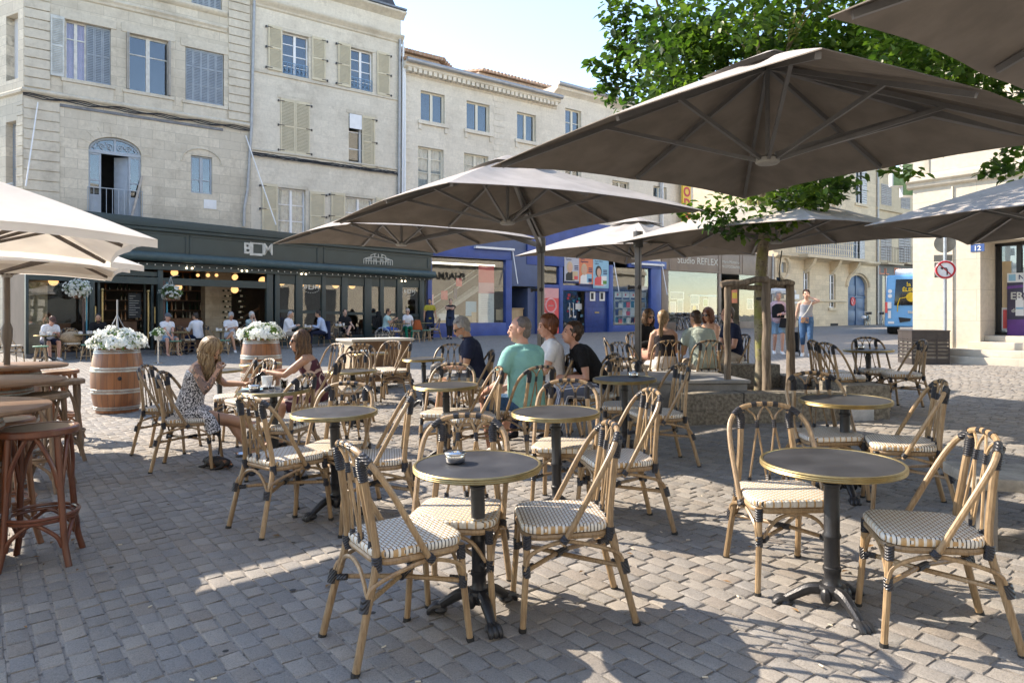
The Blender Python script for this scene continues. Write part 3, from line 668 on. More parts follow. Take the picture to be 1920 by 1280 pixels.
# ================================================================ shopfronts
DG = pm('dark_green_paint', (.022,.042,.044), .42, var=.12, scale=3); DG2 = pm('green_panel_paint', (.026,.046,.045), .40, var=.12, scale=2); BRASS = pm('brass', (.42,.325,.155), .40, metal=.9, var=.15, scale=20); OFFW = pm('off_white_letters', (.56,.55,.49), .6)
BULB = emit('lit_globe', (1.0,.58,.24), .45); BULBW = emit('lit_spot', (1,.86,.62), 1.6); DWOOD = woodmat('dark_wood', (.10,.045,.022), (.17,.08,.04), 0, 1, .5)
CF = Fac((ray(172)*21.9, 21.9), 1.005, 1.0)
def frag(m, f, l, r, y0, y1):
    """bar from photo column l=(px, top, bottom) to r, between two depths behind the facade"""
    u0, z1 = f.uz(l[0], l[1]); z0 = f.uz(l[0], l[2])[1]; u1, w1 = f.uz(r[0], r[1]); w0 = f.uz(r[0], r[2])[1]
    m.slope(u0, u1, y0, y1, (z0, z1), (w0, w1))
def lerp(a, b, t): return a+(b-a)*t
def cafe():
    f = CF.shift(48); T = f.thing('cafe_front', 'dark green cafe shopfront with white BDM lettering and string lights', 'shopfront')
    UR = f.u(808)
    def zr(px, pts):                 # row height at a column: pts = (pxl, yl, pxr, yr)
        a = f.uz(pts[0], pts[1])[1]; b = f.uz(pts[2], pts[3])[1]; k = (f.u(px)-f.u(pts[0]))/(f.u(pts[2])-f.u(pts[0])); return a+(b-a)*k
    m = MB(); frag(m, f, (45,384,404), (812,466,474), -.16, .9); frag(m, f, (45,404,411), (810,474,479.5), -.10, .9); m.build('cornice', DG, T, bev=.012)
    m = MB(); u0 = f.u(150); a = f.uz(150,402)[1]; b = f.uz(512,437)[1]; m.slope(u0, f.u(512), .2, .9, (a-.1, a+.10), (b-.1, b+.10)); m.build('roof', pm('green_roof_sheet', (.03,.06,.06), .35), T)
    m = MB(); frag(m, f, (46,411,462), (809,479.5,508), 0, .5); o = m.build('fascia', DG2, T)
    m = MB()
    for l, r in ((175,350),(355,597),(606,804)):
        tl = lerp(411,479.5,(l-46)/763)+2.5; tr = lerp(411,479.5,(r-46)/763)+2.5; bl = lerp(462,508,(l-46)/763)-2; br = lerp(462,508,(r-46)/763)-2
        frag(m, f, (l,tl,tl+3.5), (r,tr,tr+2.8), -.025, -.002); frag(m, f, (l,bl-3.5,bl), (r,br-2.8,br), -.025, -.002); frag(m, f, (l,tl,bl), (l+3,tl,bl), -.025, -.002); frag(m, f, (r-3,tr,br), (r,tr,br), -.025, -.002)
    m.build('moulding', DG, T, bev=.004, seg=1, each=4)
    # lettering and the market hall emblem
    m = MB(); u, z = f.uz(483.5, 476); s = .30; text(m, 'B', (f.uz(463.5,475)[0], -.005, f.uz(463.5,475)[1]), (1,0,0), (0,0,1), .38, .03, bold=.025, squash=1.0); text(m, 'M', (f.uz(502,477.5)[0], -.005, f.uz(502,477.5)[1]), (1,0,0), (0,0,1), .40, .03, bold=.02, squash=.9)
    def frame_d(mm, cu, z0, w, h, t, y, d=.02):
        mm.box(cu-w/2, cu-w/2+t*1.5, y-d, y, z0, z0+h); mm.box(cu+w/2-t, cu+w/2, y-d, y, z0+t*.5, z0+h-t*.5); mm.box(cu-w/2+t*1.5, cu+w/2-t, y-d, y, z0, z0+t); mm.box(cu-w/2+t*1.5, cu+w/2-t, y-d, y, z0+h-t, z0+h)
    frame_d(m, f.uz(482,479)[0], f.uz(482,479.5)[1], .56, .50, .085, -.005); m.build('lettering', OFFW, T)
    def hall(mm, cu, z0, w, y):
        t = w*.018; h = w*.34
        P = lambda x, zz: (cu+x*w/2, y, z0+zz*h)
        def st(*q):
            for a, b in zip(q, q[1:]): mm.bar(P(*a), P(*b), t, t, up=(0,1,0))
        st((-1,0),(-1,.42),(-.52,.62),(-.52,.78),(0,1),(.52,.78),(.52,.62),(1,.42),(1,0)); st((-.52,.62),(.52,.62)); st((-.85,0),(-.85,.42),(-.45,.55)); st((.85,0),(.85,.42),(.45,.55))
        for x in (-.68,-.5,-.32,-.14,.14,.32,.5,.68): st((x,0),(x,.5))
        for x in (-.59,-.23,.23,.59): st((x,.26),(x,.5)); st((x-.09,.26),(x+.09,.26))
        st((-.9,.26),(.9,.26)); st((-.25,.62),(-.25,.86)); st((.25,.62),(.25,.86)); st((0,.62),(0,1))
    m = MB(); cu, z0 = f.uz(709, 496); hall(m, cu, z0, 1.40, -.012); m.build('emblem', OFFW, T, smooth=False)
    # rolled awning tube and box below
    m = MB(); a = f.uz(47, 470); b = f.uz(809, 518); m.tube([(a[0],-.20,a[1]+.06),(b[0],-.20,b[1]+.06)], .15, 14); m.build('awning_roll', pm('awning_green', (.05,.085,.09), .55), T)
    m = MB(); frag(m, f, (46,482,496), (808,515,525), -.06, .3)
    m.build('awning_box', DG, T)
    m = MB(); n = 0
    for i in range(48):
        k = (i+.5)/48; u = lerp(f.u(250), f.u(806), k); z = lerp(f.uz(250,493)[1], f.uz(806,524)[1], k); m.ell((u, -.10, z-.025*abs(sin(i*PI/6))), .024, 8, 6)
    sl_ = m.build('string_light', pm('white_bulb', (.85,.84,.78), .3), T, each=1); m = MB(); m.tube([(lerp(f.u(250), f.u(806), i/96), -.10, lerp(f.uz(250,493)[1], f.uz(806,524)[1], i/96)+.02-.025*abs(sin(i*PI/12))) for i in range(97)], .008, 4); m.build('wire', CABLE, sl_)
    m = MB()
    for px, py in ((353,503),(456,508),(567,514),(754,527)):
        u, z = f.uz(px, py)
        for d in (-.09, .09): m.ell((u+d, -.10, z), .035, 8, 6)
    m.build('spot_lamp', BULBW, T, each=1)
    # posts, transom and door frames
    base = lambda px: g(*[f.world(f.u(px), 0, 0).x, f.world(f.u(px), 0, 0).y])
    zb = min(base(48), base(400), base(806))-.2
    zt = lambda px: zr(px, (46,496,808,525))
    m = MB()
    for l, r in ((48,54),(168,178),(296,306),(500,512),(516,525),(555,568),(604,611),(641,652),(684,697),(713,720),(745,755),(787,796)):
        m.box(f.u(l), f.u(r), 0, .16, zb, zt((l+r)/2)+.05)
    m.build('post', DG, T, bev=.012, each=1)
    m = MB(); frag(m, f, (54,511,524), (500,528,541), .01, .14); frag(m, f, (54,496,511), (296,510,518), .05, .10); m.build('transom', DG, T, each=1)
    m = MB()                                                             # right half: glazed screens on a dado
    for l, r in ((525,555),(568,604),(611,641),(652,684),(697,713),(720,745),(755,787)):
        zk = lerp(f.uz(525,583)[1], f.uz(787,592)[1], (l-525)/262); u0, u1 = f.u(l), f.u(r)
        m.box(u0, u1, .04, .12, zk-.06, zk+.06); m.box(u0, u1, .04, .12, zb, base((l+r)/2)+.28); m.box(u0, u1, .04, .12, zt((l+r)/2)-.35, zt((l+r)/2)+.02)
    m.build('screen_frame', DG, T, bev=.008, seg=1, each=3)
    m = MB()
    for l, r in ((525,555),(568,604),(611,641),(652,684),(697,713),(720,745),(755,787)): m.box(f.u(l), f.u(r), .075, .081, base((l+r)/2)+.28, zt((l+r)/2)-.35)
    m.box(f.u(55), f.u(166), .075, .081, base(100)+1.0, zt(100)-.5)
    pn = m.build('pane', GLS, T, smooth=False, each=1)
    for px, py, s in ((585,541,.62),(769,549,.55)):                       # etched logo on two panes
        m = MB(); u, z = f.uz(px, py); text(m, 'B', (u-.24*s/.62, .072, z), (1,0,0), (0,0,1), .15*s/.62, .004, bold=.01, squash=1.3); text(m, 'M', (u+.25*s/.62, .072, z), (1,0,0), (0,0,1), .15*s/.62, .004, bold=.01, squash=1.2); frame_d(m, u, z-.03, .22*s/.62, .21*s/.62, .035, .072, .004); hall(m, u, z+.26*s/.62, .42*s/.62, .07)
        for k in range(26): a = k/26*2*PI; m.bar((u+.66*s*cos(a), .07, z+.1+.42*s*sin(a)), (u+.66*s*cos(a+.14), .07, z+.1+.42*s*sin(a+.14)), .014, .006, up=(0,1,0))
        m.build('etched_logo', OFFW, pn, smooth=False)
    m = MB(); u0, u1 = f.u(185), f.u(290)                                 # open double doors with brass pulls
    for e, dx in ((u0, .0), (u1, .0)):
        s = 1 if e == u0 else -1
        m.box(e, e+s*.07, .1, .9, base(240), base(240)+.09); m.box(e, e+s*.07, .1, .9, base(240)+2.45, base(240)+2.55); m.box(e, e+s*.07, .1, .18, base(240), base(240)+2.55); m.box(e, e+s*.07, .82, .9, base(240), base(240)+2.55)
    do = m.build('door', DG, T, bev=.006, each=4); m = MB()
    for px in (191, 277):
        u, z = f.uz(px, 620); m.tube([(u,-.05,z-.25),(u,-.05,z+1.25)], .03, 8); m.ell((u,-.05,z+1.28), .05)
    for px in (178, 289):
        u, z = f.uz(px, 600); m.tube([(u,.0,z-.1),(u,-.07,z-.1),(u,-.07,z+.42),(u,.0,z+.42)], .016, 6)
    m.build('handle', BRASS, do, each=2)
    m = MB(); m.box(f.u(48), f.u(806), -.05, .5, zb, base(430)+.06); m.build('threshold', pm('threshold_stone', (.13,.13,.13), .7), T)
    # interior: room with shelves, stone piers, counter
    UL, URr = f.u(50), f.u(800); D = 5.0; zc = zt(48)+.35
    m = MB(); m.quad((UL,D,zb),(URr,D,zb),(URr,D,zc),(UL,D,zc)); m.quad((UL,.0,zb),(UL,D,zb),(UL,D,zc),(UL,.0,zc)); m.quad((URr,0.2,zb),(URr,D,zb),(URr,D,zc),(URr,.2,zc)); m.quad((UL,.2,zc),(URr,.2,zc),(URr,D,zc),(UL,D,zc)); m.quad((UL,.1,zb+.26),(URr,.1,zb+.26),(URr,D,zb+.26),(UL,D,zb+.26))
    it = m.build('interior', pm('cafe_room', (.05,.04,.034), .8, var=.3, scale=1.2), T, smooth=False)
    ist = stone('interior_stone', (.42,.36,.26), .5, .26, .6, .6)
    m = MB(); m.box(f.u(54), f.u(103), .9, 1.3, zb, zc); m.box(f.u(415), f.u(465), 1.4, 1.8, zb, zc); m.build('stone_pier', ist, it, smooth=False, each=1)
    b2 = MB(); m = MB(); rr = random.Random(4); mats = [DWOOD, pm('bottle_glass', (.02,.035,.02), .15), pm('bottle_label', (.55,.5,.38), .7), pm('amber_bottle', (.25,.10,.03), .2)]
    for px0, px1, yy in ((195,275,3.5),(320,410,2.2)):
        u0, u1 = f.u(px0, yy), f.u(px1, yy)
        for k in range(6):
            z = zb+.9+k*.36; b2.box(u0, u1, yy, yy+.35, z, z+.03); nb = int((u1-u0)/.13)
            for i in range(nb):
                if rr.random() < .5: m.k = rr.choice((1,1,3,2)); x = u0+.07+i*.13; m.lathe([(.038,.03),(.038,.19),(.014,.24),(.014,.31)], 6, (x, yy+.1, z))
    for cx in (424, 450):
        for k in range(8):
            u, z = f.uz(cx+(k%2)*3, 545+k*10, 1.38); m.k = 1; m.tube([(u-.16,1.3,z),(u+.05,1.3,z),(u+.08,1.3,z),(u+.17,1.3,z)], [.035,.035,.014,.014], 6); m.k = 2; m.tube([(u-.1,1.3,z),(u,1.3,z)], .037, 6)
    m.build('bottle', mats, it, each=1); m = b2; m.k = 0; m.box(f.u(300,2.6), f.u(412,2.6), 1.7, 2.1, zb+.26, zb+1.35); m.box(f.u(54), f.u(165), 2.0, 2.4, zb+.2, zb+1.2); m.box(f.u(246), f.u(272), .8, 1.1, zb+.2, zb+1.25)
    for k in range(6): a = f.uz(430,625,2.5); m.bar((a[0]+.3*k, 2.5, a[1]-.2), (a[0]+.3*k, 2.5, a[1]+.25+.22*k), .02)
    a = f.uz(430,610,2.4); b = f.uz(485,578,2.4); m.bar((a[0],2.4,a[1]), (b[0],2.4,b[1]), .07)
    m.build('shelf', mats, it, each=1)
    m = MB(); bx = f.u(250); z0 = base(262); m.box(f.u(250), f.u(274), .5, .54, z0+1.15, z0+1.95); m.build('chalkboard', pm('chalkboard', (.03,.032,.033), .8), it)
    m = MB()
    for i in range(9): m.box(f.u(252), lerp(f.u(258), f.u(272), rr.random()), .496, .499, z0+1.85-.075*i, z0+1.862-.075*i)
    m.build('chalk_writing', OFFW, it, smooth=False)
    m = MB()
    for px, py, r in ((100,527,.14),(334,538,.13),(440,543,.13),(327,511,.12),(440,520,.10),(371,516,.06),(390,516,.07),(406,516,.06),(441,519,.10)):
        u, z = f.uz(px, py, .6); m.ell((u, .6, z), r, 12, 8)
    m.build('globe_lamp', BULB, it, each=1); m = MB(); u, z = f.uz(327, 507, .9); m.lathe([(.16,.42),(.30,.28),(.42,.08),(.62,-.02),(.58,-.04),(.3,.1)], 16, (u,.9,z), False); m.build('wicker_shade', pm('wicker_shade', (.32,.11,.03), .6, var=.5, scale=30), it)
    m = MB()
    for k in range(5): a = lerp(f.u(612), f.u(740), k/4); m.ell((a, 2.0, zc-.55), .14)
    for k in range(3): a = lerp(f.u(530), f.u(600), k/2); m.ell((a, 1.6, zc-.5), .16)
    m.build('globe_lamp', BULB, it, each=1)
    return f, T, base
CAFE, CAFE_T, cafebase = cafe()

BL = pm('cobalt_paint', (.030,.075,.29), .42, var=.16, scale=2); BLG = pm('slate_blue_paint', (.075,.11,.21), .5, var=.08, scale=2); LWOOD = woodmat('light_oak', (.42,.30,.17), (.55,.42,.26), 2, .5, .55); PALE = pm('pale_interior', (.62,.63,.58), .8); SHEL = pm('shelf_white', (.7,.74,.74), .6)
PAPER = [pm('paper_'+n, c, .6, var=.04) for n, c in (('teal', (.02,.16,.23)), ('white', (.75,.75,.73)), ('red', (.55,.04,.07)), ('sand', (.55,.42,.26)), ('navy', (.02,.03,.10)), ('orange', (.70,.22,.11)), ('sky', (.25,.48,.62)), ('grey', (.45,.46,.52)), ('coral', (.72,.10,.10)), ('green', (.10,.28,.05)), ('skin', (.60,.36,.26)), ('black', (.03,.03,.03)), ('yellow', (.72,.5,.05)), ('pink', (.7,.35,.35)))]
PI_ = {n: i for i, n in enumerate('teal white red sand navy orange sky grey coral green skin black yellow pink'.split())}
def flatrect(m, f, l, r, t, b, y, th=.006, col=None):
    q = f.rect(l, r, t, b, y)
    if col is not None: m.k = PI_[col]
    m.box(q[0], q[1], y-th, y, q[2], q[3]); return q
def bookshop():
    f = MAIN.shift(800); T = f.thing('bookshop_front', 'cobalt blue bookshop front with author posters above the door and a big display window', 'shopfront')
    B = lambda px: g(f.world(f.u(px),0,0).x, f.world(f.u(px),0,0).y)
    U = f.u; zb = B(1000)-.25; D = 4.0
    zf = f.uz(900, 440)[1]; zf1 = f.uz(1150,462)[1]
    m = MB(); a0 = f.rect(800,955,472,492,-.1); m.box(a0[0], U(955), -.15, 0, f.uz(880,484)[1], f.uz(880,462)[1]); m.box(U(1175), U(1246), -.15, 0, f.uz(1210,503)[1], f.uz(1210,489)[1]); m.box(U(985), U(1056), -.14, 0, f.uz(1020,498)[1], f.uz(1020,445)[1])
    for l, r in ((946,957),(1006,1012),(1046,1053),(1139,1147),(1218,1237)): m.box(U(l), U(r), -.12, .12, zb, f.uz((l+r)/2, 497 if l > 1100 else 488)[1])
    m.box(U(1012), U(1139), -.10, .1, f.uz(1075,545)[1], f.uz(1075,535)[1]); m.box(U(802), U(946), -.12, .1, zb, B(870)+.62); m.box(U(1147), U(1218), -.12, .1, zb, B(1180)+.35); m.box(U(800), U(808), -.1, .1, zb, f.uz(804,484)[1])
    m.build('frame', BL, T, bev=.012)
    m = MB(); m.box(U(796), U(1012), -.08, .1, f.uz(900,470)[1]+.05, f.uz(900,425)[1]); m.box(U(957), U(1012), -.10, .1, f.uz(985,537)[1], f.uz(985,470)[1]); m.box(U(1012), U(1250), -.07, .1, f.uz(1130,470)[1], f.uz(1130,425)[1]); m.build('fascia', BLG, T, bev=.01, each=1)
    m = MB(); m.box(U(985), U(1140), -.18, -.08, f.uz(1060,475)[1], f.uz(1060,415)[1]); m.build('upper_panel', BL, T)
    # left display window
    m = MB(); q = (U(808), U(946), B(870)+.62, f.uz(880,487)[1]); m.box(q[0], q[1], .0, .008, q[2], q[3]); m.box(U(1147), U(1218), 0, .008, B(1180)+.35, f.uz(1180,503)[1]); m.box(U(1053), U(1095), .35, .358, zb, f.uz(1075,545)[1]); m.box(U(1053), U(1139), -.02, -.012, f.uz(1075,536)[1], f.uz(1075,472)[1]); m.box(U(1012),U(1046),0,.008,f.uz(1030,530)[1], f.uz(1030,500)[1]); pn = m.build('pane', GLS, T, smooth=False, each=1)
    m = MB(); zc = f.uz(880,480)[1]+.3; u0, u1 = U(802), U(1240)
    m.quad((u0,D,zb),(u1,D,zb),(u1,D,zc),(u0,D,zc)); m.quad((u0,0,zc),(u1,0,zc),(u1,D,zc),(u0,D,zc)); m.quad((u0,0,zb),(u0,D,zb),(u0,D,zc),(u0,0,zc)); m.quad((u1,0.15,zb),(u1,D,zb),(u1,D,zc),(u1,.15,zc)); m.quad((u0,.1,zb+.25),(u1,.1,zb+.25),(u1,D,zb+.25),(u0,D,zb+.25)); it = m.build('interior', pm('shop_room', (.13,.125,.105), .8), T, smooth=False)
    m = MB(); y = 1.6; a = f.uz(812,585,y); b = f.uz(895,528,y); m.bar((a[0],y,a[1]-.3), (b[0],y,b[1]-.3), .18, .5, up=(0,1,0)); 
    for k in range(2): m.bar((a[0],y,a[1]+.35+.3*k), (b[0],y,b[1]+.35+.3*k), .04, .04)
    m.build('stair', PALE, it, each=1)
    m = MB(); flatrect(m, f, 897,926,498,617,.10,.01,'white'); q = f.rect(897,926,498,540,.095); m.k = PI_['coral']; m.box(q[0],q[1],.075,.088,q[2]+.25,q[3]); m.k = PI_['pink']; m.box(q[0],q[1],.075,.087,q[2]-.25,q[2]+.25)
    rr = random.Random(8)
    for l, r, t, b, c in ((855,866,522,537,'coral'),(827,839,545,562,'coral'),(805,813,552,572,'pink'),(873,893,565,592,'sky'),(823,838,588,600,'white'),(838,846,604,615,'teal'),(866,880,602,616,'white'),(930,943,580,600,'sand'),(846,860,590,598,'white'),(884,893,585,610,'sand')): flatrect(m, f, l, r, t, b, .18+.1*rr.random(), .01, c)
    m.k = PI_['white']; q = f.rect(897,926,498,617,.10)
    m.k = PI_['grey']
    for i in range(22): z = q[3]-.5-i*.085; m.box(q[0]+.12, q[0]+.12+rr.uniform(.5,1)*(q[1]-q[0]-.24), .082, .0885, z, z+.022)
    m.k = PI_['sand']; m.box(U(822), U(893), .3, .9, B(870)+.5, B(870)+.9); m.k = PI_['navy']; m.box(*f.rect(851,857,540,560,.6)[:2], .6, .64, *f.rect(851,857,540,560,.6)[2:]); m.build('display', PAPER, it, smooth=False, each=1)
    m = MB(); q = f.rect(812,935,488,491,.2); m.box(q[0], q[1], .5, .6, q[3]-.2, q[3]-.12); m.build('tube_lamp', emit('tube_lamp', (1,.97,.9), 1.0), it)
    # wooden kiosk entrance
    m = MB(); m.box(U(957), U(1006), .5, 1.6, f.uz(980,537)[1]-.05, f.uz(980,537)[1]); m.box(U(957), U(1006), 1.6, 1.65, zb, f.uz(980,540)[1]); m.build('recess', DARK, T, smooth=False, each=1)
    m = MB(); m.box(U(956.5), U(989), .35, .8, zb, B(975)+1.25); m.box(U(956.5), U(990), .30, .85, B(975)+1.25, B(975)+1.30); m.build('oak_counter', LWOOD, T, bev=.01)
    m = MB(); m.box(U(992), U(1006), .1, 1.4, zb, f.uz(1000,540)[1]); m.build('side_panel', BLG, T)
    # red banner with lettering
    m = MB(); m.k = PI_['coral']; q = flatrect(m, f, 1010,1047,540,625,-.13,.02,'coral'); m.k = PI_['pink']; c = (q[0]+q[1])/2; zc_ = f.uz(1033,573)[1]
    m.k = PI_['pink']; m.box(q[0], q[1], -.153, -.15, q[3]-.5, q[3]); ring = [(c+.12+.34*cos(k*PI/12), -.156, zc_+.34*sin(k*PI/12)) for k in range(24)]; m.tube(ring, .05, 6, closed=True); ba = m.build('banner', PAPER, T, smooth=False)
    m = MB(); text(m, 'EVANS', (c+.02, -.152, f.uz(1033,594)[1]), (1,0,0), (0,0,1), .22, .008, squash=.8); text(m, 'LIBRAIRIE', (c+.12, -.152, zc_-.03), (1,0,0), (0,0,1), .06, .008)
    for k in range(4): text(m, '2024'[k], (c-.25, -.152, q[3]-.35-.17*k), (1,0,0), (0,0,1), .10, .008); text(m, '1950'[k] if k < 2 else ' ', (c-.25, -.152, zc_-1.2-.17*k), (1,0,0), (0,0,1), .10, .008)
    m.build('lettering', OFFW, ba)
    # author posters
    m = MB(); P = ((1058,1087,478,531,'grey'), (1085.5,1113,482,536,'orange'), (1112,1141,486,540,'sky'))
    for i, (l, r, t, b, c) in enumerate(P):
        y = -.14-.004*i; q = flatrect(m, f, l, r, t, b, y, .012, c); w_ = q[1]-q[0]; h = q[3]-q[2]; X = lambda s: q[0]+s*w_; Z = lambda s: q[2]+s*h; m.marks.append(m.seg[-1]); yy = y-.013
        m.k = PI_['navy']; m.box(q[0], q[1], yy-.002, yy, q[2], Z(.07)) if i < 2 else None
        m.k = PI_[('black','white','coral')[i]]; m.prism([(X(.08),yy-.003,Z(.07)),(X(.10),yy-.003,Z(.32)),(X(.30),yy-.003,Z(.42)),(X(.55),yy-.003,Z(.40)),(X(.66),yy-.003,Z(.07))], (0,.003,0))
        m.k = PI_[('sand','sand','black')[i]]; m.ell((X(.34),yy-.004,Z(.57)), (w_*.20,.006,h*.20)); m.k = PI_['skin']; m.ell((X(.36),yy-.009,Z(.54)), (w_*.135,.006,h*.15)); m.box(X(.30), X(.42), yy-.010, yy-.004, Z(.38), Z(.46))
        m.k = PI_[('sand','sky','white')[i]]; m.box(X(.52), X(.86), yy-.006, yy-.001, Z(.12), Z(.42)); m.k = PI_[('coral','navy','green')[i]]; m.box(X(.62), X(.86), yy-.008, yy-.006, Z(.14), Z(.26))
        m.k = PI_['navy']
        for k in range(3): m.box(X(.64), X(.9), yy-.003, yy, Z(.60-.06*k), Z(.635-.06*k))
        m.k = PI_['navy']; a, b_ = (('Jan','Carson'), ('Hélène','Ragotneau'), ('Marie-Hélène','Lafon'))[i]; text(m, a, (X(.1), yy, Z(.90)), (1,0,0), (0,0,1), .075, .006, center=False); text(m, b_, (X(.1), yy, Z(.81)), (1,0,0), (0,0,1), .10, .006, center=False, bold=.01, squash=.9)
        m.k = PI_['white']; m.box(X(.1), X(.8), yy-.004, yy, Z(.075), Z(.09))
    m.build('poster', PAPER, T, smooth=False, each='m')
    # glass door with stickers, blue door, bookshelves behind glass
    m = MB(); q = f.rect(1055,1096,547,620,.35); m.box(q[0], q[1], .62, .66, zb, q[3]); m.build('dark_screen', DARK, T, smooth=False)
    m = MB(); rr = random.Random(6)
    for i in range(34): px = rr.uniform(1064,1094); py = rr.uniform(550,612); s = rr.uniform(2,5); flatrect(m, f, px-s/2, px+s/2, py-s/2, py+s*.6, .345, .004, rr.choice(['teal','white','sand','navy','black','red','black','sky']))
    flatrect(m, f, 1079,1091,569,580,.335,.004,'white'); m.build('sticker', PAPER, pn, smooth=False, each=1)
    m = MB(); a, b = f.uz(1066,594,.3), f.uz(1073,572,.3)
    for px in (1067, 1074): u, z = f.uz(px,595,.3); m.tube([(u,.3,z),(u,.25,z),(u,.25,z+.75),(u,.3,z+.75)], .02, 6)
    m.build('door_pull', WHITE, T, each=1)
    m = MB(); q = f.rect(1098,1139,546,625,0); m.box(q[0], q[1], .02, .1, zb, q[3]-.02); m.box(q[0]+.08, q[1]-.08, .0, .02, B(1110)+.3, q[3]-.9); do = m.build('door', pm('deep_blue_door', (.016,.042,.19), .4), T, bev=.01)
    m = MB(); q2 = f.rect(1115,1123,585,587,0); m.box(q2[0],q2[1],-.02,.0,q2[2],q2[3]+.02); m.build('letter_slot', BRASS, do); m = MB()
    for l, r in ((1106,1116),(1124,1134)): flatrect(m, f, l, r, 547, 564, -.002, .006, 'white'); flatrect(m, f, l+2, r-3, 549, 561, -.009, .004, 'black')
    m.build('notice', PAPER, do, smooth=False, each=2)
    m = MB(); y = .5; u0, u1 = f.u(1152,y), f.u(1210,y); z0 = f.uz(1180,622,y)[1]; z1 = f.uz(1180,548,y)[1]; m.box(u0, u1, y+.2, y+.24, z0, z1)
    for k in range(6): z = lerp(z0, z1, k/5); m.box(u0, u1, y-.05, y+.2, z, z+.03)
    for k in range(5): u = lerp(u0, u1, k/4); m.box(u-.02, u+.02, y-.04, y+.2, z0, z1)
    bs = m.build('bookshelf', SHEL, T, smooth=False); m = MB()
    for k in range(5):
        for j in range(4):
            a = lerp(u0,u1,j/4)+.04; b = lerp(u0,u1,(j+1)/4)-.04; z = lerp(z0,z1,k/5)+.035; H = (z1-z0)/5-.06
            if k == 4: m.k = PI_['white']; m.box(a, b, y+.05, y+.1, z, z+H); m.k = PI_['coral']; m.ell(((a+b)/2, y+.05, z+H*.68), (.07,.01,.07)); m.k = PI_['navy']; m.box(a+.05, b, y+.03, y+.05, z, z+H*.28); continue
            m.k = PI_[rr.choice(['teal','teal','white','navy'])]; m.box(a, lerp(a,b,.55), y, y+.02, z, z+H*rr.uniform(.7,1)); m.k = PI_[rr.choice(['red','sand','white','sand','coral'])]; m.box(lerp(a,b,.5), b, y-.02, y, z, z+H*rr.uniform(.6,.9))
    m.build('book', PAPER, bs, smooth=False, each=1)
    m = MB()                                                              # awning arms folded down
    for px, py0, py1 in ((957,472,533),(1236,495,553),(1146,492,548)): a = f.uz(px,py0); b = f.uz(px-4,py1); m.tube([(a[0],-.2,a[1]),(b[0],-.75,b[1])], .025, 6)
    for l, r, t in ((885,957,467),(1180,1237,496)): a = f.uz(l,t-6); b = f.uz(r,t+2); m.box(a[0], b[0], -.35, -.15, b[1]-.05, b[1]+.05)
    m.build('awning_arm', WHITE, T, each=1)
bookshop()
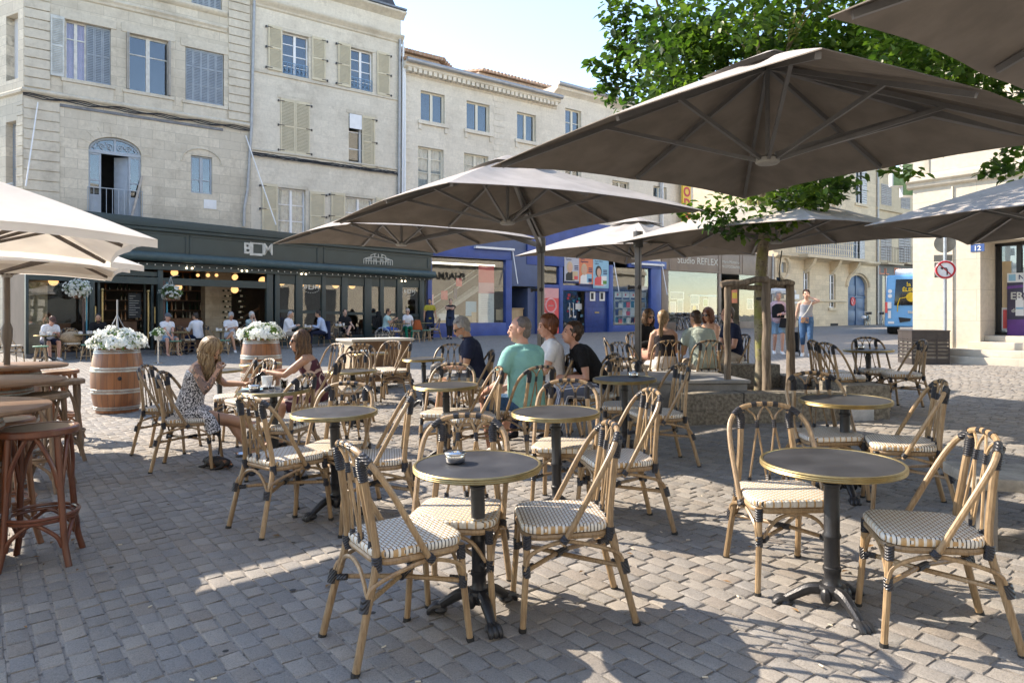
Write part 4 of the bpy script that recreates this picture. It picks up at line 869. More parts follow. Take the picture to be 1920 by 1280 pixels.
def studio():
    f = MAIN.shift(1239); T = f.thing('photo_studio_front', 'brown photo studio shopfront with white Studio lettering and framed pictures in the window', 'shopfront')
    BR = pm('brown_shop_paint', (.22,.165,.125), .5, var=.14, scale=1.2); U = f.u; B = g(f.world(f.u(1300),0,0).x, f.world(f.u(1300),0,0).y); zb = B-.25; D = 3.5
    z0 = f.uz(1330,512)[1]; z1 = f.uz(1330,470)[1]; m = MB(); m.box(U(1239), U(1452), -.06, .1, z0, z1); m.box(U(1239), U(1252), -.06, .1, zb, z0)
    m.box(U(1252), U(1347), -.06, .1, zb, B+.45); m.box(U(1386), U(1452), -.06, .1, zb, B+.45); m.box(U(1436), U(1452), -.05, .1, zb, z0); m.box(U(1346), U(1351), -.06, .1, zb, z0); m.build('frame', BR, T, bev=.01)
    m = MB()
    for l, r in ((1254,1346),(1352,1386),(1391,1438)):
        for (a, b, c, d) in ((l,r,z1-.12,z1-.05),(l,r,z0+.06,z0+.13)): m.box(U(a), U(b), -.085, -.06, c, d)
        for px in (l, r): m.box(U(px)-.04, U(px)+.04, -.085, -.06, z0+.06, z1-.05)
    m.build('moulding', BR, T, each=4); m = MB(); a = f.uz(1268,491.5); text(m, 'Studio REFLEX', (a[0], -.062, f.uz(1300,495)[1]), (1,0,0), (0,0,1), .40, .015, center=False, squash=1.12)
    a = f.uz(1369,494); text(m, 'Marie Monteiro', (a[0], -.062, a[1]), (1,0,0), (0,0,1), .17, .012, squash=1.15); a = f.uz(1369,503); text(m, 'PHOTOGRAPHE', (a[0], -.062, a[1]), (1,0,0), (0,0,1), .17, .012, squash=1.1); m.build('lettering', OFFW, T)
    m = MB(); m.box(U(1252), U(1346), 0, .008, B+.45, z0); m.box(U(1386), U(1436), 0, .008, B+.45, z0); m.build('pane', GLS, T, smooth=False, each=1)
    m = MB(); u0, u1 = U(1241), U(1450); m.quad((u0,D,zb),(u1,D,zb),(u1,D,z0),(u0,D,z0)); m.quad((u0,0,z0),(u1,0,z0),(u1,D,z0),(u0,D,z0)); m.quad((u0,.1,zb+.3),(u1,.1,zb+.3),(u1,D,zb+.3),(u0,D,zb+.3)); m.quad((u0,.1,zb),(u0,D,zb),(u0,D,z0),(u0,.1,z0)); it = m.build('interior', pm('studio_room', (.13,.12,.105), .8), T, smooth=False)
    m = MB(); rr = random.Random(3)
    for l, r, t, b in ((1257,1282,547,561),(1269,1281,562,585),(1294,1311,553,570),(1294,1310,571,590),(1256,1267,565,590),(1345,1352,545,566),(1318,1328,560,575),(1400,1412,560,580),(1415,1428,548,570)):
        flatrect(m, f, l, r, t, b, .5, .02, 'white'); flatrect(m, f, l+1.5, r-1.5, t+1.5, b-1.5, .475, .01, rr.choice(['black','navy','grey','green','teal']))
    q = f.rect(1298,1306,574,583,.46); m.k = PI_['yellow']; m.ell(((q[0]+q[1])/2,.46,(q[2]+q[3])/2), (.18,.02,.2)); q = f.rect(1371.5,1382,543,568,.3); m.k = PI_['orange']; m.box(q[0],q[1],.28,.3,q[2],q[3]); m.k = PI_['yellow']; m.box(q[0]+.05,q[1]-.05,.275,.28,q[2]+.3,q[3]-.2); m.k = PI_['grey']
    for l, r in ((1326,1347),(1430,1436)): flatrect(m, f, l, r, 552, 600, 1.2, .05, 'grey')
    flatrect(m, f, 1290, 1340, 553, 556, .9, .3, 'sky'); m.build('framed_picture', PAPER, it, smooth=False, each=2); pipe(T, f, [(1447,476),(1445,612)], .06)
studio()
def mansion():
    f = MAIN.shift(1450); T = f.thing('mansion', 'golden stone mansion with blue carriage door and blue iron balcony beyond the tree', 'building'); U = f.u; u1 = U(1643); B = g(f.world(U(1600),0,0).x, f.world(U(1600),0,0).y); zt = f.uz(1600,255)[1]
    W = [f.rect(1506,1518,508,575), f.rect(1555,1567,514,577), f.rect(1605,1624,320,382), f.rect(1601,1620,448,490), f.rect(1508,1522,330,400), f.rect(1558,1572,335,400)]; dr = f.rect(1590,1626,516,613); dr = (dr[0],dr[1],B-.2,dr[3]); dl = f.rect(1456,1470,520,608); dl = (dl[0],dl[1],B-.2,dl[3]); ov = f.rect(1464,1474,492,511)
    m = MB(); wall(m, 0, u1, B-.4, zt, W+[dr,dl,ov], rev=.35)
    c = (dr[0]+dr[1])/2; r = (dr[1]-dr[0])/2
    for s in (-1, 1): m.prism([(c+s*r,-.001,dr[3])]+[(c+s*r*cos(k*PI/16),-.001,dr[3]-r*.6+r*.6*sin(k*PI/16)) for k in range(9)], (0,.3,0))
    m.build('wall', SE, T, smooth=False); m = MB(); zl = f.uz(1550,487)[1]; ledge(m, 0, u1, zl, [(0,-.2),(.2,-.1),(.35,0),(.35,.12),(0,.2)]); z2 = f.uz(1530,566)[1]; ledge(m, 0, dr[0]-.3, z2, [(0,0),(.1,.03),(.1,.14),(0,.2)]); m.box(U(1490), U(1606), -1.0, 0, zl-.05, zl+.16)
    for q in W[:3]: m.box(q[0]-.2, q[1]+.2, -.12, 0, q[2]-.2, q[2]-.003)
    for px in (1508, 1556, 1592): u = U(px); m.prism([(u,0,zl-.06),(u,-.8,zl-.06),(u,-.6,zl-.5),(u,-.1,zl-1.0),(u,0,zl-1.1)], (.35,0,0))
    m.tube([(c+(r+.25)*cos(k*PI/12), -.04, dr[3]-r*.6+(r*.6+.25)*sin(k*PI/12)) for k in range(13)], .14, 6); cx = (ov[0]+ov[1])/2; cz = (ov[2]+ov[3])/2; m.tube([(cx+.62*cos(k*PI/10),-.05,cz+.75*sin(k*PI/10)) for k in range(20)], .14, 6, closed=True); m.box(U(1540), U(1588), -.06, 0, f.uz(1560,400)[1], f.uz(1560,372)[1]); m.tube([(U(1568)+.6*cos(k*PI/8),-.1,f.uz(1568,382)[1]-.4*abs(sin(k*PI/8))) for k in range(9)], .12, 6)
    m.build('cornice', SE, T); inner(T, .05, u1-.05, B-.2, zt, 1.4)
    for q in W: window(T, *q, rows=(.4,.75), fm=WHITE, fw=.08); 
    for q in W[2:4]: shutter(T, q[0]+(q[1]-q[0])*.55, q[1]+.05, q[2], q[3], y=-.04, mat=pm('pale_grey_shutter', (.55,.55,.53), .6), n=14)
    BD = pm('carriage_door_blue', (.055,.115,.22), .45, var=.1, scale=2); m = MB(); m.box(dr[0], dr[1], .2, .28, dr[2], dr[3])
    for s in (0, 1):
        a = lerp(dr[0], c, s)+.12; b = lerp(c, dr[1], s)-.12
        for z0, z1 in ((B+.3,B+1.1),(B+1.3,B+2.1),(B+2.3,dr[3]-.8)): m.box(a, b, .15, .2, z0, z1)
    m.box(c-.06, c+.06, .12, .2, dr[2], dr[3]); m.box(dr[0], dr[1], .13, .2, B+2.12, B+2.24); do = m.build('carriage_door', BD, T, bev=.02); m = MB(); u, z = f.uz(1598,565,.15); m.tube([(u+.3*cos(k*PI/8),.1,z+.3*sin(k*PI/8)) for k in range(16)], .05, 6, closed=True); m.bar((u-.2,.09,z+.2),(u+.2,.09,z-.2),.06,.03,up=(0,1,0)); m.k = 1; m.ell((u,.12,z), (.27,.02,.27)); m.build('no_parking_disc', [PAPER[PI_['coral']], PAPER[PI_['pink']]], do)
    m = MB(); m.box(dl[0], dl[1], .3, .36, dl[2], dl[3]); m.build('side_door', BD, T)
    m = MB(); m.box(ov[0], ov[1], .2, .24, ov[2], ov[3]); m.build('oval_window', GREYP, T)
    BI = pm('balcony_blue', (.10,.19,.34), .5); a = f.uz(1493,484,-.9); b = f.uz(1604,489,-.9); ironbalcony(T, f.u(1493,-.9), f.u(1604,-.9), zl+.18, zl+1.3, -.92, BI, 26, side=.9)
    m = MB(); q = f.rect(1557,1571,606,611); m.box(q[0], q[1], -.02, .0, q[2], q[3]); m.build('cellar_grate', DARK, T); pipe(T, f, [(1644,300),(1644,608)], .09)
    m = MB(); a = f.rect(1487,1498,552,569); m.box(a[0],a[1],-.03,0,a[2],a[3]); m.build('wall_plaque', WHITE, T); shell(T, 0, u1, B-.4, zt, SE, 10)
    f = MAIN.shift(1643); T = f.thing('narrow_house', 'golden plastered house with small iron balconies and orange lettered shop behind the bus', 'building'); U = f.u; u1 = U(1800); B = g(f.world(U(1690),0,0).x, f.world(U(1690),0,0).y); zt = f.uz(1680,318)[1]
    W = [f.rect(1653,1670,346,385), f.rect(1690,1705,366,392), f.rect(1652,1670,430,488), f.rect(1686,1706,432,492)]; m = MB(); wall(m, 0, u1, B-.4, zt, W, rev=.3); m.build('wall', SF, T, smooth=False); inner(T, .05, u1-.05, B-.2, zt)
    m = MB(); ledge(m, 0, u1, zt-.5, [(0,0),(.2,.1),(.3,.3),(.5,.5),(0,.6)]); ledge(m, 0, u1, f.uz(1680,400)[1], [(0,0),(.15,.05),(.15,.2),(0,.25)]); m.build('cornice', SF, T)
    for q in W: shutter(T, q[0]-.1, q[1]+.1, q[2], q[3], y=-.03, mat=pm('taupe_shutter', (.36,.33,.30), .6), n=12, leafs=2)
    for l, r in ((1649,1679),(1685,1716)): a = f.rect(l,r,465,494); m = MB(); m.box(a[0],a[1],-.7,0,a[2]-.15,a[2]); m.build('balcony_slab', SF, T); ironbalcony(T, a[0], a[1], a[2], a[3], -.65, pm('rusty_iron', (.10,.06,.045), .7), 10, False, side=.65)
    m = MB(); a = f.rect(1643,1760,497,520); m.box(a[0],a[1],-.1,.0,a[2],a[3]); m.box(U(1643),U(1652),-.1,0,B-.2,a[2]); m.build('shop_fascia', pm('shop_black', (.04,.045,.055), .5), T)
    m = MB(); text(m, 'ESPACE', (f.u(1674), -.101, a[2]+.25), (1,0,0), (0,0,1), .45, .02, center=False, bold=.03); q = f.rect(1649,1659,502,514,-.1); m.box(q[0],q[1],-.12,-.1,q[2],q[2]+.08); m.box(q[0],q[0]+.08,-.12,-.1,q[2],q[3]); m.box(q[1]-.08,q[1],-.12,-.1,q[2],q[3]); m.box(q[1]+.15,q[1]+.7,-.12,-.1,q[2],q[2]+.08); m.box(q[1]+.15,q[1]+.23,-.12,-.1,q[2],q[3]); m.build('lettering', PAPER[PI_['orange']], T)
    m = MB(); m.box(U(1652),U(1760),-.01,0,B,a[2]); m.build('shop_window', pm('dim_shop_glass', (.18,.17,.15), .15), T); m = MB(); [m.box(U(px),U(px+2),-.06,-.01,B,a[2]) for px in (1660,1672,1684)]; m.build('shop_frame', WHITE, T, each=1); shell(T, 0, u1, B-.4, zt, SF, 10)
mansion()
# ---------------------------------------------------------------- bank corner on the right
GF = Fac((ray(1786)*15.5, 15.5), -.609, .793)          # local x runs away from the camera; its outside is -y
def corner_right():
    o = Vector((ray(1786)*15.5, 15.5)); far = (o.x-.609*.82, o.y+.793*.82)
    f = Fac(far, .609, -.793); T = f.thing('corner_pharmacy', 'sunlit cream stone corner building with steps and a pharmacy poster in its doorway', 'building')
    B = g(*far); B2 = g(o.x+1, o.y-1.5); zb = B-.3; ST = stone('pale_slab', (.66,.595,.49), 2.6, .66, .62, .12, .006, .03, .05)
    U = f.u; ue = U(1838); L = 9; zl = f.uz(1850,452)[1]; zt = 16
    m = MB(); m.quad((0,0,zb),(ue,0,zb),(ue,0,zt),(0,0,zt)); m.quad((ue,0,zl),(L,0,zl),(L,0,zt),(ue,0,zt)); m.quad((ue,0,zb),(ue,.9,zb),(ue,.9,zl),(ue,0,zl)); m.quad((ue,0,zl),(ue,.9,zl),(L,1.3,zl+.25),(L,0,zl)); m.quad((0,0,zb),(0,0,zt),(0,36,zt),(0,36,zb)); m.quad((ue,.9,zl),(L,.9,zl),(L,.9,zl+.4),(ue,.9,zl+.4)); m.build('wall', ST, T, smooth=False)
    sm_ = MB(); [sm_.box(-.03, .02, y_, y_+1.3, z_, z_+2.1) for y_ in [4+3.1*i for i in range(10)] for z_ in (6.4, 9.8)]; [sm_.box(-.03, .02, y_, y_+2.6, .6, 3.3) for y_ in (3, 7, 17, 21, 25)]; sm_.build('window', pm('far_glass', (.08,.09,.10), .1), T, each=1); sm_ = MB(); [sm_.box(-.25, 0, 0, 36, z_, z_+.3) for z_ in (5.3, 12.6)]; sm_.build('side_cornice', ST, T, each=1)
    sm_ = MB(); text(sm_, 'PHARMACIE', (-.02, 12.6, 4.25), (0,-1,0), (0,0,1), .55, .05, bold=.03); sm_.build('lettering', IRON, T)
    m = MB(); zc = f.uz(1760,340)[1]; ledge(m, -.1, L, zc, [(0,-.12),(.08,-.08),(.08,0),(.14,.04),(.14,.14),(0,.2)]); zc2 = f.uz(1860,305)[1]; m.box(ue-1.2, ue-1.0, -.02, .0, zc+.2, zt); m.box(ue-.9, L, -.10, 0, zc2+1.2, zc2+1.4); m.box(U(1786)-.02, U(1786)+.02, -.03, 0, zb, zc-.15); m.build('cornice', ST, T, bev=.01)
    m = MB(); m.box(U(1786)-.10, L, -.62, .9, zb-.5, B2+.13); m.box(U(1786)+.0, L, -.42, .9, B2+.13, B2+.28); m.box(ue-.2, L, -.10, .9, B2+.28, B2+.43); m.box(ue, L, .2, .9, B2+.43, B2+.56); m.build('steps', stone('step_stone', (.58,.53,.45), 1.5, 9, .7, .3), T, bev=.012)
    zs = B2+.56; BK = pm('black_aluminium', (.02,.02,.022), .4); m = MB(); y = .9
    for u in (ue+.02, ue+.40, ue+.95, ue+2.0): m.box(u, u+.09, y-.08, y, zs, zl+.02)
    m.box(ue, L, y-.08, y, zl-.06, zl+.02); m.box(ue, L, y-.08, y, zs, zs+.07); fr = m.build('door_frame', BK, T); m = MB(); m.box(ue+.1, L, y-.03, y-.024, zs+.07, zl-.06); m.build('pane', GL, fr); m = MB(); m.quad((ue,2.6,zs),(L,2.6,zs),(L,2.6,zl+.5),(ue,2.6,zl+.5)); m.build('interior', pm('pharmacy_room', (.16,.16,.15), .8), T)
    m = MB(); y = .80; px = lambda p: f.u(p, y); a0 = px(1889); a1 = a0+1.5; z1 = f.uz(1900,512,y)[1]; z0 = f.uz(1900,632,y)[1]; MT = [pm('poster_purple', (.13,.03,.22), .4), pm('poster_dark', (.035,.025,.06), .4), PAPER[1], PAPER[6], PAPER[2]]
    m.k = 1; m.box(a0, a1, y-.02, y, z0, z1); m.k = 0; m.box(a0, a1, y-.024, y-.02, z0, z0+.38); m.k = 2; m.box(a0, a1, y-.026, y-.02, z1-.2, z1); m.k = 0; m.hexa([(a0,y-.03,z1-.34),(a1,y-.03,z1-.20),(a1,y-.021,z1-.20),(a0,y-.021,z1-.34),(a0,y-.03,z1-.28),(a1,y-.03,z1-.14),(a1,y-.021,z1-.14),(a0,y-.021,z1-.28)])
    m.k = 3; m.box(a0+.03, a0+.16, y-.03, y-.026, z1-.17, z1-.03); m.k = 2
    for (x, z, w_, h) in ((.30,.95,.16,.42),(.50,.95,.16,.30),(.16,.46,.15,.34),(.36,.44,.19,.36),(.60,.44,.19,.36)): m.box(a0+x, a0+x+w_, y-.04, y-.024, z0+z-.0, z0+z+h); m.box(a0+x+.03, a0+x+w_-.03, y-.05, y-.03, z0+z+h, z0+z+h+.04)
    m.k = 3
    for (x, z, w_) in ((.31,1.2,.14),(.37,.62,.17),(.61,.62,.17),(.17,.6,.13)): m.box(a0+x, a0+x+w_, y-.044, y-.04, z0+z, z0+z+.04)
    po = m.build('poster', MT, T, smooth=False); m = MB()
    text(m, 'ERGYNAT', (a0+.06, y-.021, z1-.56), (1,0,0), (0,0,1), .15, .01, center=False, bold=.02); text(m, 'Le sommeil', (a0+.16, y-.021, z1-.72), (1,0,0), (0,0,1), .085, .01, center=False, bold=.01); text(m, 'dont vous rêvez', (a0+.08, y-.021, z1-.84), (1,0,0), (0,0,1), .085, .01, center=False, bold=.01); m.build('poster_lettering', OFFW, po)
    m = MB(); text(m, 'Nutergia', (a0+.21, y-.027, z1-.14), (1,0,0), (0,0,1), .10, .008, center=False, bold=.01); m.build('poster_lettering', PAPER[PI_['navy']], po)
    m = MB(); m.k = PI_['sand']; m.box(ue+.13, ue+.30, .84, .85, zs+.6, zs+1.6); m.k = PI_['coral']; m.box(ue+.15, ue+.22, .83, .84, zs+.15, zs+.55); m.k = PI_['white']; m.box(ue+.12, ue+.30, .845, .855, zs+.1, zs+.6); m.build('window_sticker', PAPER, T, smooth=False, each=1)
    m = MB(); q = f.uz(1833,465.5); m.box(q[0]-.13, q[0]+.13, -.012, 0, q[1]-.07, q[1]+.09); pl = m.build('number_plate', pm('plate_blue', (.04,.10,.30), .4), T); m = MB(); text(m, '12', (q[0], -.0125, q[1]-.045), (1,0,0), (0,0,1), .10, .006, bold=.02); m.build('number', WHITE, pl)
    # pharmacy cross hung from the wall
    q = P3(1701, 338, 16.6); T2 = thing('pharmacy_cross', 'green pharmacy cross with white rim hanging above the street corner', 'sign', (q.x, q.y, q.z-.6), 0); h = .62
    def cross(s, y0, y1):
        mm = MB(); a = s*.5; b = s*.19; P = [(-b,-a),(b,-a),(b,-b),(a,-b),(a,b),(b,b),(b,a),(-b,a),(-b,b),(-a,b),(-a,-b),(-b,-b)]
        mm.prism([(x, y0, z+.6) for x, z in P], (0, y1-y0, 0)); return mm
    cross(.80, -.07, .07).build('rim', WHITE, T2, bev=.02); cross(.72, -.085, -.071).build('panel', pm('led_green', (.10,.22,.12), .35, var=.3, scale=20), T2); m = MB(); m.tube([(.5,0,.6),(1.3,0,.6)], .04); m.build('bracket', IRON, T2)
corner_right()
# ---------------------------------------------------------------- houses behind the viewer, seen only as reflections and bounce light
def behind():
    f = Fac((-30, -14), 1, .12); T = thing('house_row', 'row of pale stone houses across the square behind the viewer', 'building', (-30,-14,0), math.atan2(.12,1)+0)
    m = MB(); hs = [(x, x+1.3, z, z+2.3) for x in [2+3.3*i for i in range(19)] for z in (4.6, 8.4)]
    m.v = []; mm = MB(); wall(mm, 0, 66, -1, 13, hs+[(x, x+4.6, .2, 3.4) for x in [1.5+6.4*i for i in range(10)]], rev=-.25); mm.build('wall', SC, T, smooth=False)
    m = MB(); m.box(0, 66, .25, .27, 0, 12.5); m.build('interior', DARK, T) if False else None
    m = MB(); m.quad((0,-.3,-1),(66,-.3,-1),(66,-.3,12),(0,-.3,12)); m.build('window', pm('far_glass', (.08,.09,.10), .1), T, smooth=False); m = MB(); m.box(0,66,0,.45,12.6,13); m.box(0,66,0,.2,3.9,4.1); m.build('cornice', SC, T)
behind()
# ================================================================ bistro furniture
def weave():
    t = NT('woven_seat'); sp = t.n('SeparateXYZ', i_0=t.co()); x, y = sp.outputs[0], sp.outputs[1]
    px = t.mth('DIVIDE', x, .0165); py = t.mth('DIVIDE', y, .0205)
    fx = t.mth('FRACT', t.mth('ADD', px, 100)); fy = t.mth('FRACT', t.mth('ADD', py, 100)); ix = t.mth('FLOOR', t.mth('ADD', px, 100)); iy = t.mth('FLOOR', t.mth('ADD', py, 100))
    par = t.mth('MODULO', t.mth('ADD', ix, iy), 2); warp = t.mth('LESS_THAN', fy, .42); weft = t.mth('LESS_THAN', fx, .70)
    white, tan, blk = (.74,.72,.66), (.50,.32,.15), (.025,.025,.03)
    base = t.mix(weft, blk, white); tn = t.mix(t.mth('MULTIPLY', weft, par), tan, white); c = t.mix(warp, base, tn)
    c = t.mix(t.mth('MULTIPLY', t.noise(40), .18), c, (.30,.25,.18)); t.set(Base_Color=c, Roughness=.42)
    h = t.mth('ADD', t.mth('MULTIPLY', t.mth('SINE', t.mth('MULTIPLY', fx, PI)), .6), t.mth('MULTIPLY', t.mth('SINE', t.mth('MULTIPLY', fy, PI)), .6)); t.bump(h, .7, .004); return t.m
def wrapmat():
    t = NT('black_wrap'); n = t.noise(30); t.set(Base_Color=t.mix(n, (.022,.023,.028), (.05,.052,.06)), Roughness=.36)
    d = t.n('VectorMath', operation='LENGTH', i_0=t.co()).outputs['Value']; t.bump(t.mth('SINE', t.mth('MULTIPLY', d, 640)), .8, .003); return t.m
def canemat():
    t = NT('rattan_cane'); n1 = t.noise(1, t.mp(t.co(), sc=(90,90,7)), detail=5, rough=.65); n2 = t.noise(9); c = t.ramp(n1, [(.25,(.17,.105,.055)), (.5,(.335,.225,.122)), (.72,(.44,.31,.18))])
    c = t.mix(t.mth('MULTIPLY', t.sm(n2, .5, .75), .35), c, (.18,.105,.05)); r = t.n('ObjectInfo').outputs['Random']; c = t.n('HueSaturation', i_Color=c, i_Value=t.n('MapRange', i_0=r, i_3=.78, i_4=1.12).outputs[0]).outputs[0]
    t.set(Base_Color=c, Roughness=.42); t.b.inputs['Coat Weight'].default_value = .15; t.bump(n1, .15, .003); return t.m
CANE, WEAVE, WRAP = canemat(), weave(), wrapmat(); RUB = pm('black_rubber', (.02,.02,.02), .7)
def spline(pts, n=6):
    pts = [Vector(p) for p in pts]; out = []; q = [pts[0]*2-pts[1]]+pts+[pts[-1]*2-pts[-2]]
    for i in range(1, len(q)-2):
        for k in range(n):
            t = k/n; a, b, c, d = q[i-1:i+3]; out.append(.5*((2*b)+(c-a)*t+(2*a-5*b+4*c-d)*t*t+(3*b-a-3*c+d)*t**3))
    out.append(pts[-1]); return out
def rrect(hx, hy, r, n=5, front=0):
    out = []
    for cx, cy, a0 in ((hx-r,hy-r,0),(-hx+r,hy-r,90),(-hx+r,-hy+r,180),(hx-r,-hy+r,270)):
        for k in range(n+1): a = R(a0+90*k/n); out.append((cx+r*cos(a), cy+r*sin(a)))
    return [(x, y*(1+front*x)) for x, y in out]
def make_chair(label, group):
    T = thing('bistro_chair', label, 'chair', group=group)
    prof = [(1.0,.436),(1.02,.446),(1.02,.460),(.99,.469),(.93,.4725),(.5,.472),(.0,.471)]; m = MB(); out = rrect(.205,.205,.09,5,.22); n = len(out); vs = []
    for s, z in prof: vs += [(x*s, y*s, z) for x, y in out]
    m.add(vs, [(i*n+j, i*n+(j+1)%n, (i+1)*n+(j+1)%n, (i+1)*n+j) for i in range(len(prof)-1) for j in range(n)]); m.build('seat', WEAVE, T, ang=60)
    m = MB(); m.tube([(x, y, .418) for x, y in rrect(.195,.195,.085,5,.22)], .0155, 8, closed=True); m.build('seat_frame', CANE, T)
    hoop = spline([(.03,.222,.385),(-.045,.225,.52),(-.145,.226,.70),(-.205,.205,.80),(-.245,.14,.862),(-.258,.06,.882),(-.259,0,.886)], 5); hoop += [Vector((p.x,-p.y,p.z)) for p in hoop[-2::-1]]
    m = MB(); m.tube(hoop, .0138, 9); m.build('back_hoop', CANE, T)
    for s in (1, -1):
        L = [(.185,.185*s,.43),(.195,.190*s,.25),(.215,.205*s,.0)]; m = MB(); m.tube(L, [.0158,.0152,.0145], 9); l = m.build('leg', CANE, T); m = MB(); m.tube([(.2143,.2046*s,.014),(.2155,.2055*s,-.004)], .0185, 9); m.build('foot_cap', RUB, l)
        L = [(-.310,.205*s,.0),(-.255,.190*s,.22),(-.200,.172*s,.43),(-.215,.150*s,.62),(-.246,.132*s,.845)]; m = MB(); m.tube(spline(L,4), .0165, 9); l = m.build('leg', CANE, T); m = MB(); m.tube([(-.308,.2045*s,.012),(-.312,.2055*s,-.006)], .0195, 9); m.build('foot_cap', RUB, l)
        m = MB(); b = (-.232,.048*s,.775)
        m.tube([b, (-.20,.006*s,.47)], .0065, 6); m.tube([b, (-.195,.105*s,.47)], .0065, 6)
        m.tube(spline([b,(-.243,.062*s,.825),(-.252,.105*s,.862)],4), .0065, 6); m.tube(spline([b,(-.243,.034*s,.830),(-.255,.004*s,.876)],4), .0065, 6); m.build('spindle', CANE, T)
    m = MB()
    A = [(.195,.19,.265),(-.262,.192,.265),(-.262,-.192,.265),(.195,-.19,.265)]
    m.tube([A[0],(.0,.0,.285),A[2]], .011, 7); m.tube([A[1],(-.0,.0,.268),A[3]], .011, 7)
    for s in (1, -1): m.tube(spline([(.20,.20*s,.27),(.17,.202*s,.345),(.05,.205*s,.392),(-.05,.205*s,.388),(-.22,.195*s,.335),(-.258,.197*s,.27)],4), .0095, 6)
    for x in (.19,-.24): m.tube(spline([(x,.17,.28),(x,.10,.37),(x,0,.40),(x,-.10,.37),(x,-.17,.28)],4), .0095, 6)
    m.build('stretcher', CANE, T)
    m = MB(); H = lambda a, b, r: m.tube(hoop[a:b], r, 9)
    N = len(hoop)-1
    for i in (16, N-23 if False else N-16-4): pass
    def seg(i, j, r=.0172): m.tube(hoop[i:j+1], r, 10); m.tube(hoop[N-j:N-i+1], r, 10)
    seg(17,20); seg(24,26,.0165); m.tube(hoop[N//2-1:N//2+2], .0165, 10)
    for s in (1, -1):
        m.tube([(-.236,.138*s,.752),(-.244,.134*s,.81),(-.2495,.140*s,.852)], [.0205,.0235,.0205], 10); m.tube([(-.244,.128*s,.80),(-.249,.155*s,.85)], .0195, 8)
        m.tube([(-.2315,.049*s,.755),(-.2385,.047*s,.80)], .012, 7); m.tube([(-.197,.172*s,.385),(-.200,.172*s,.445)], .0215, 10); m.tube([(.187,.186*s,.365),(.186,.186*s,.428)], .0195, 10)
        m.tube([(.1915,.1885*s,.238),(.1935,.190*s,.292)], .0192, 10); m.tube([(-.268,.194*s,.238),(-.255,.190*s,.292)], .0205, 10); m.tube([(.012,.223*s,.42),(.03,.222*s,.398)], .0195, 9)
        m.tube([(.19,.165*s,.266),(.155,.135*s,.269)], .0145, 7); m.tube([(-.25,.165*s,.266),(-.215,.135*s,.269)], .0145, 7); m.tube([(-.199,.105*s,.455),(-.196,.105*s,.49)], .012, 6)
    m.tube([(.03,.03,.28),(-.03,-.03,.28)], .017, 8); m.tube([(-.2,0,.455),(-.2,0,.50)], .014, 6); m.build('binding', WRAP, T, each=1); return T
def make_table(label, group, D=.60):
    T = thing('bistro_table', label, 'table', group=group); r = D/2; H = .72
    t = NT('black_laminate'); n = t.noise(4, detail=6); n2 = t.noise(60); t.set(Base_Color=t.mix(t.sm(n,.35,.7), (.024,.025,.029), (.050,.052,.058)), Roughness=t.n('MapRange', i_0=n, i_3=.38, i_4=.62).outputs[0]); t.bump(n2, .03, .002)
    m = MB(); m.lathe([(.0,H-.026),(r-.012,H-.026),(r-.012,H-.002),(.0,H-.0015)], 56, cap=False); m.build('table_top', t.m, T)
    m = MB(); m.lathe([(r-.014,H-.030),(r-.002,H-.028),(r+.001,H-.022),(r-.002,H-.018),(r+.001,H-.014),(r-.002,H-.010),(r+.001,H-.004),(r-.004,H+.001),(r-.013,H+.0005),(r-.014,H-.004)], 56, cap=False); m.build('rim', BRASS, T, ang=25)
    CI = pm('cast_iron', (.028,.029,.032), .38, metal=.2, var=.25, scale=20, bump=.2, bscale=140)
    m = MB(); m.box(-.11,.11,-.02,.02,H-.045,H-.027); m.box(-.02,.02,-.11,.11,H-.045,H-.027); m.lathe([(.05,H-.046),(.03,H-.06),(.032,H-.10),(.038,H-.105),(.038,H-.115),(.033,H-.12),(.033,H-.34),(.039,H-.35),(.039,H-.36),(.033,H-.37),(.033,H-.50),(.039,H-.505),(.039,H-.52),(.033,H-.53),(.034,H-.575),(.045,H-.59)], 20); m.build('column', CI, T)
    m = MB(); m.lathe([(.044,.135),(.058,.128),(.062,.115),(.055,.10),(.05,.07),(.03,.06)], 20)
    for k in range(3): a = R(90+120*k); u = Vector((cos(a),sin(a),0)); m.ell(u*.055+Vector((0,0,.09)), (.026,.026,.04), 8, 6)
    b = m.build('base', CI, T)
    for k in range(3):
        a = R(30+120*k); u = Vector((cos(a),sin(a),0)); v = Vector((-u.y,u.x,0)); Z = Vector((0,0,1)); m = MB()
        m.tube(spline([u*.03+Z*.105,u*.09+Z*.10,u*.15+Z*.065,u*.20+Z*.03],5), [(.030-.0008*i,.034-.0009*i) for i in range(16)], 10)
        m.tube(spline([u*.05+Z*.125,u*.10+Z*.112,u*.16+Z*.075],4), .010, 6)
        for s in (-1, 0, 1): m.tube(spline([u*.185+v*.010*s+Z*.034,u*.215+v*.018*s+Z*.036,u*.238+v*.022*s+Z*.018,u*.240+v*.022*s+Z*.002],3), [.017,.017,.0165,.016,.0155,.015,.014,.013,.012,.011], 8)
        m.ell(u*.19+Z*.022, (.036,.036,.022), 10, 6); m.build('foot', CI, T)
    return T
TABS = {}; G_T = 'black topped bistro tables with brass rims'; G_C = 'rattan bistro chairs set out on the square'
tab0 = make_table('x', G_T); tabs = 0
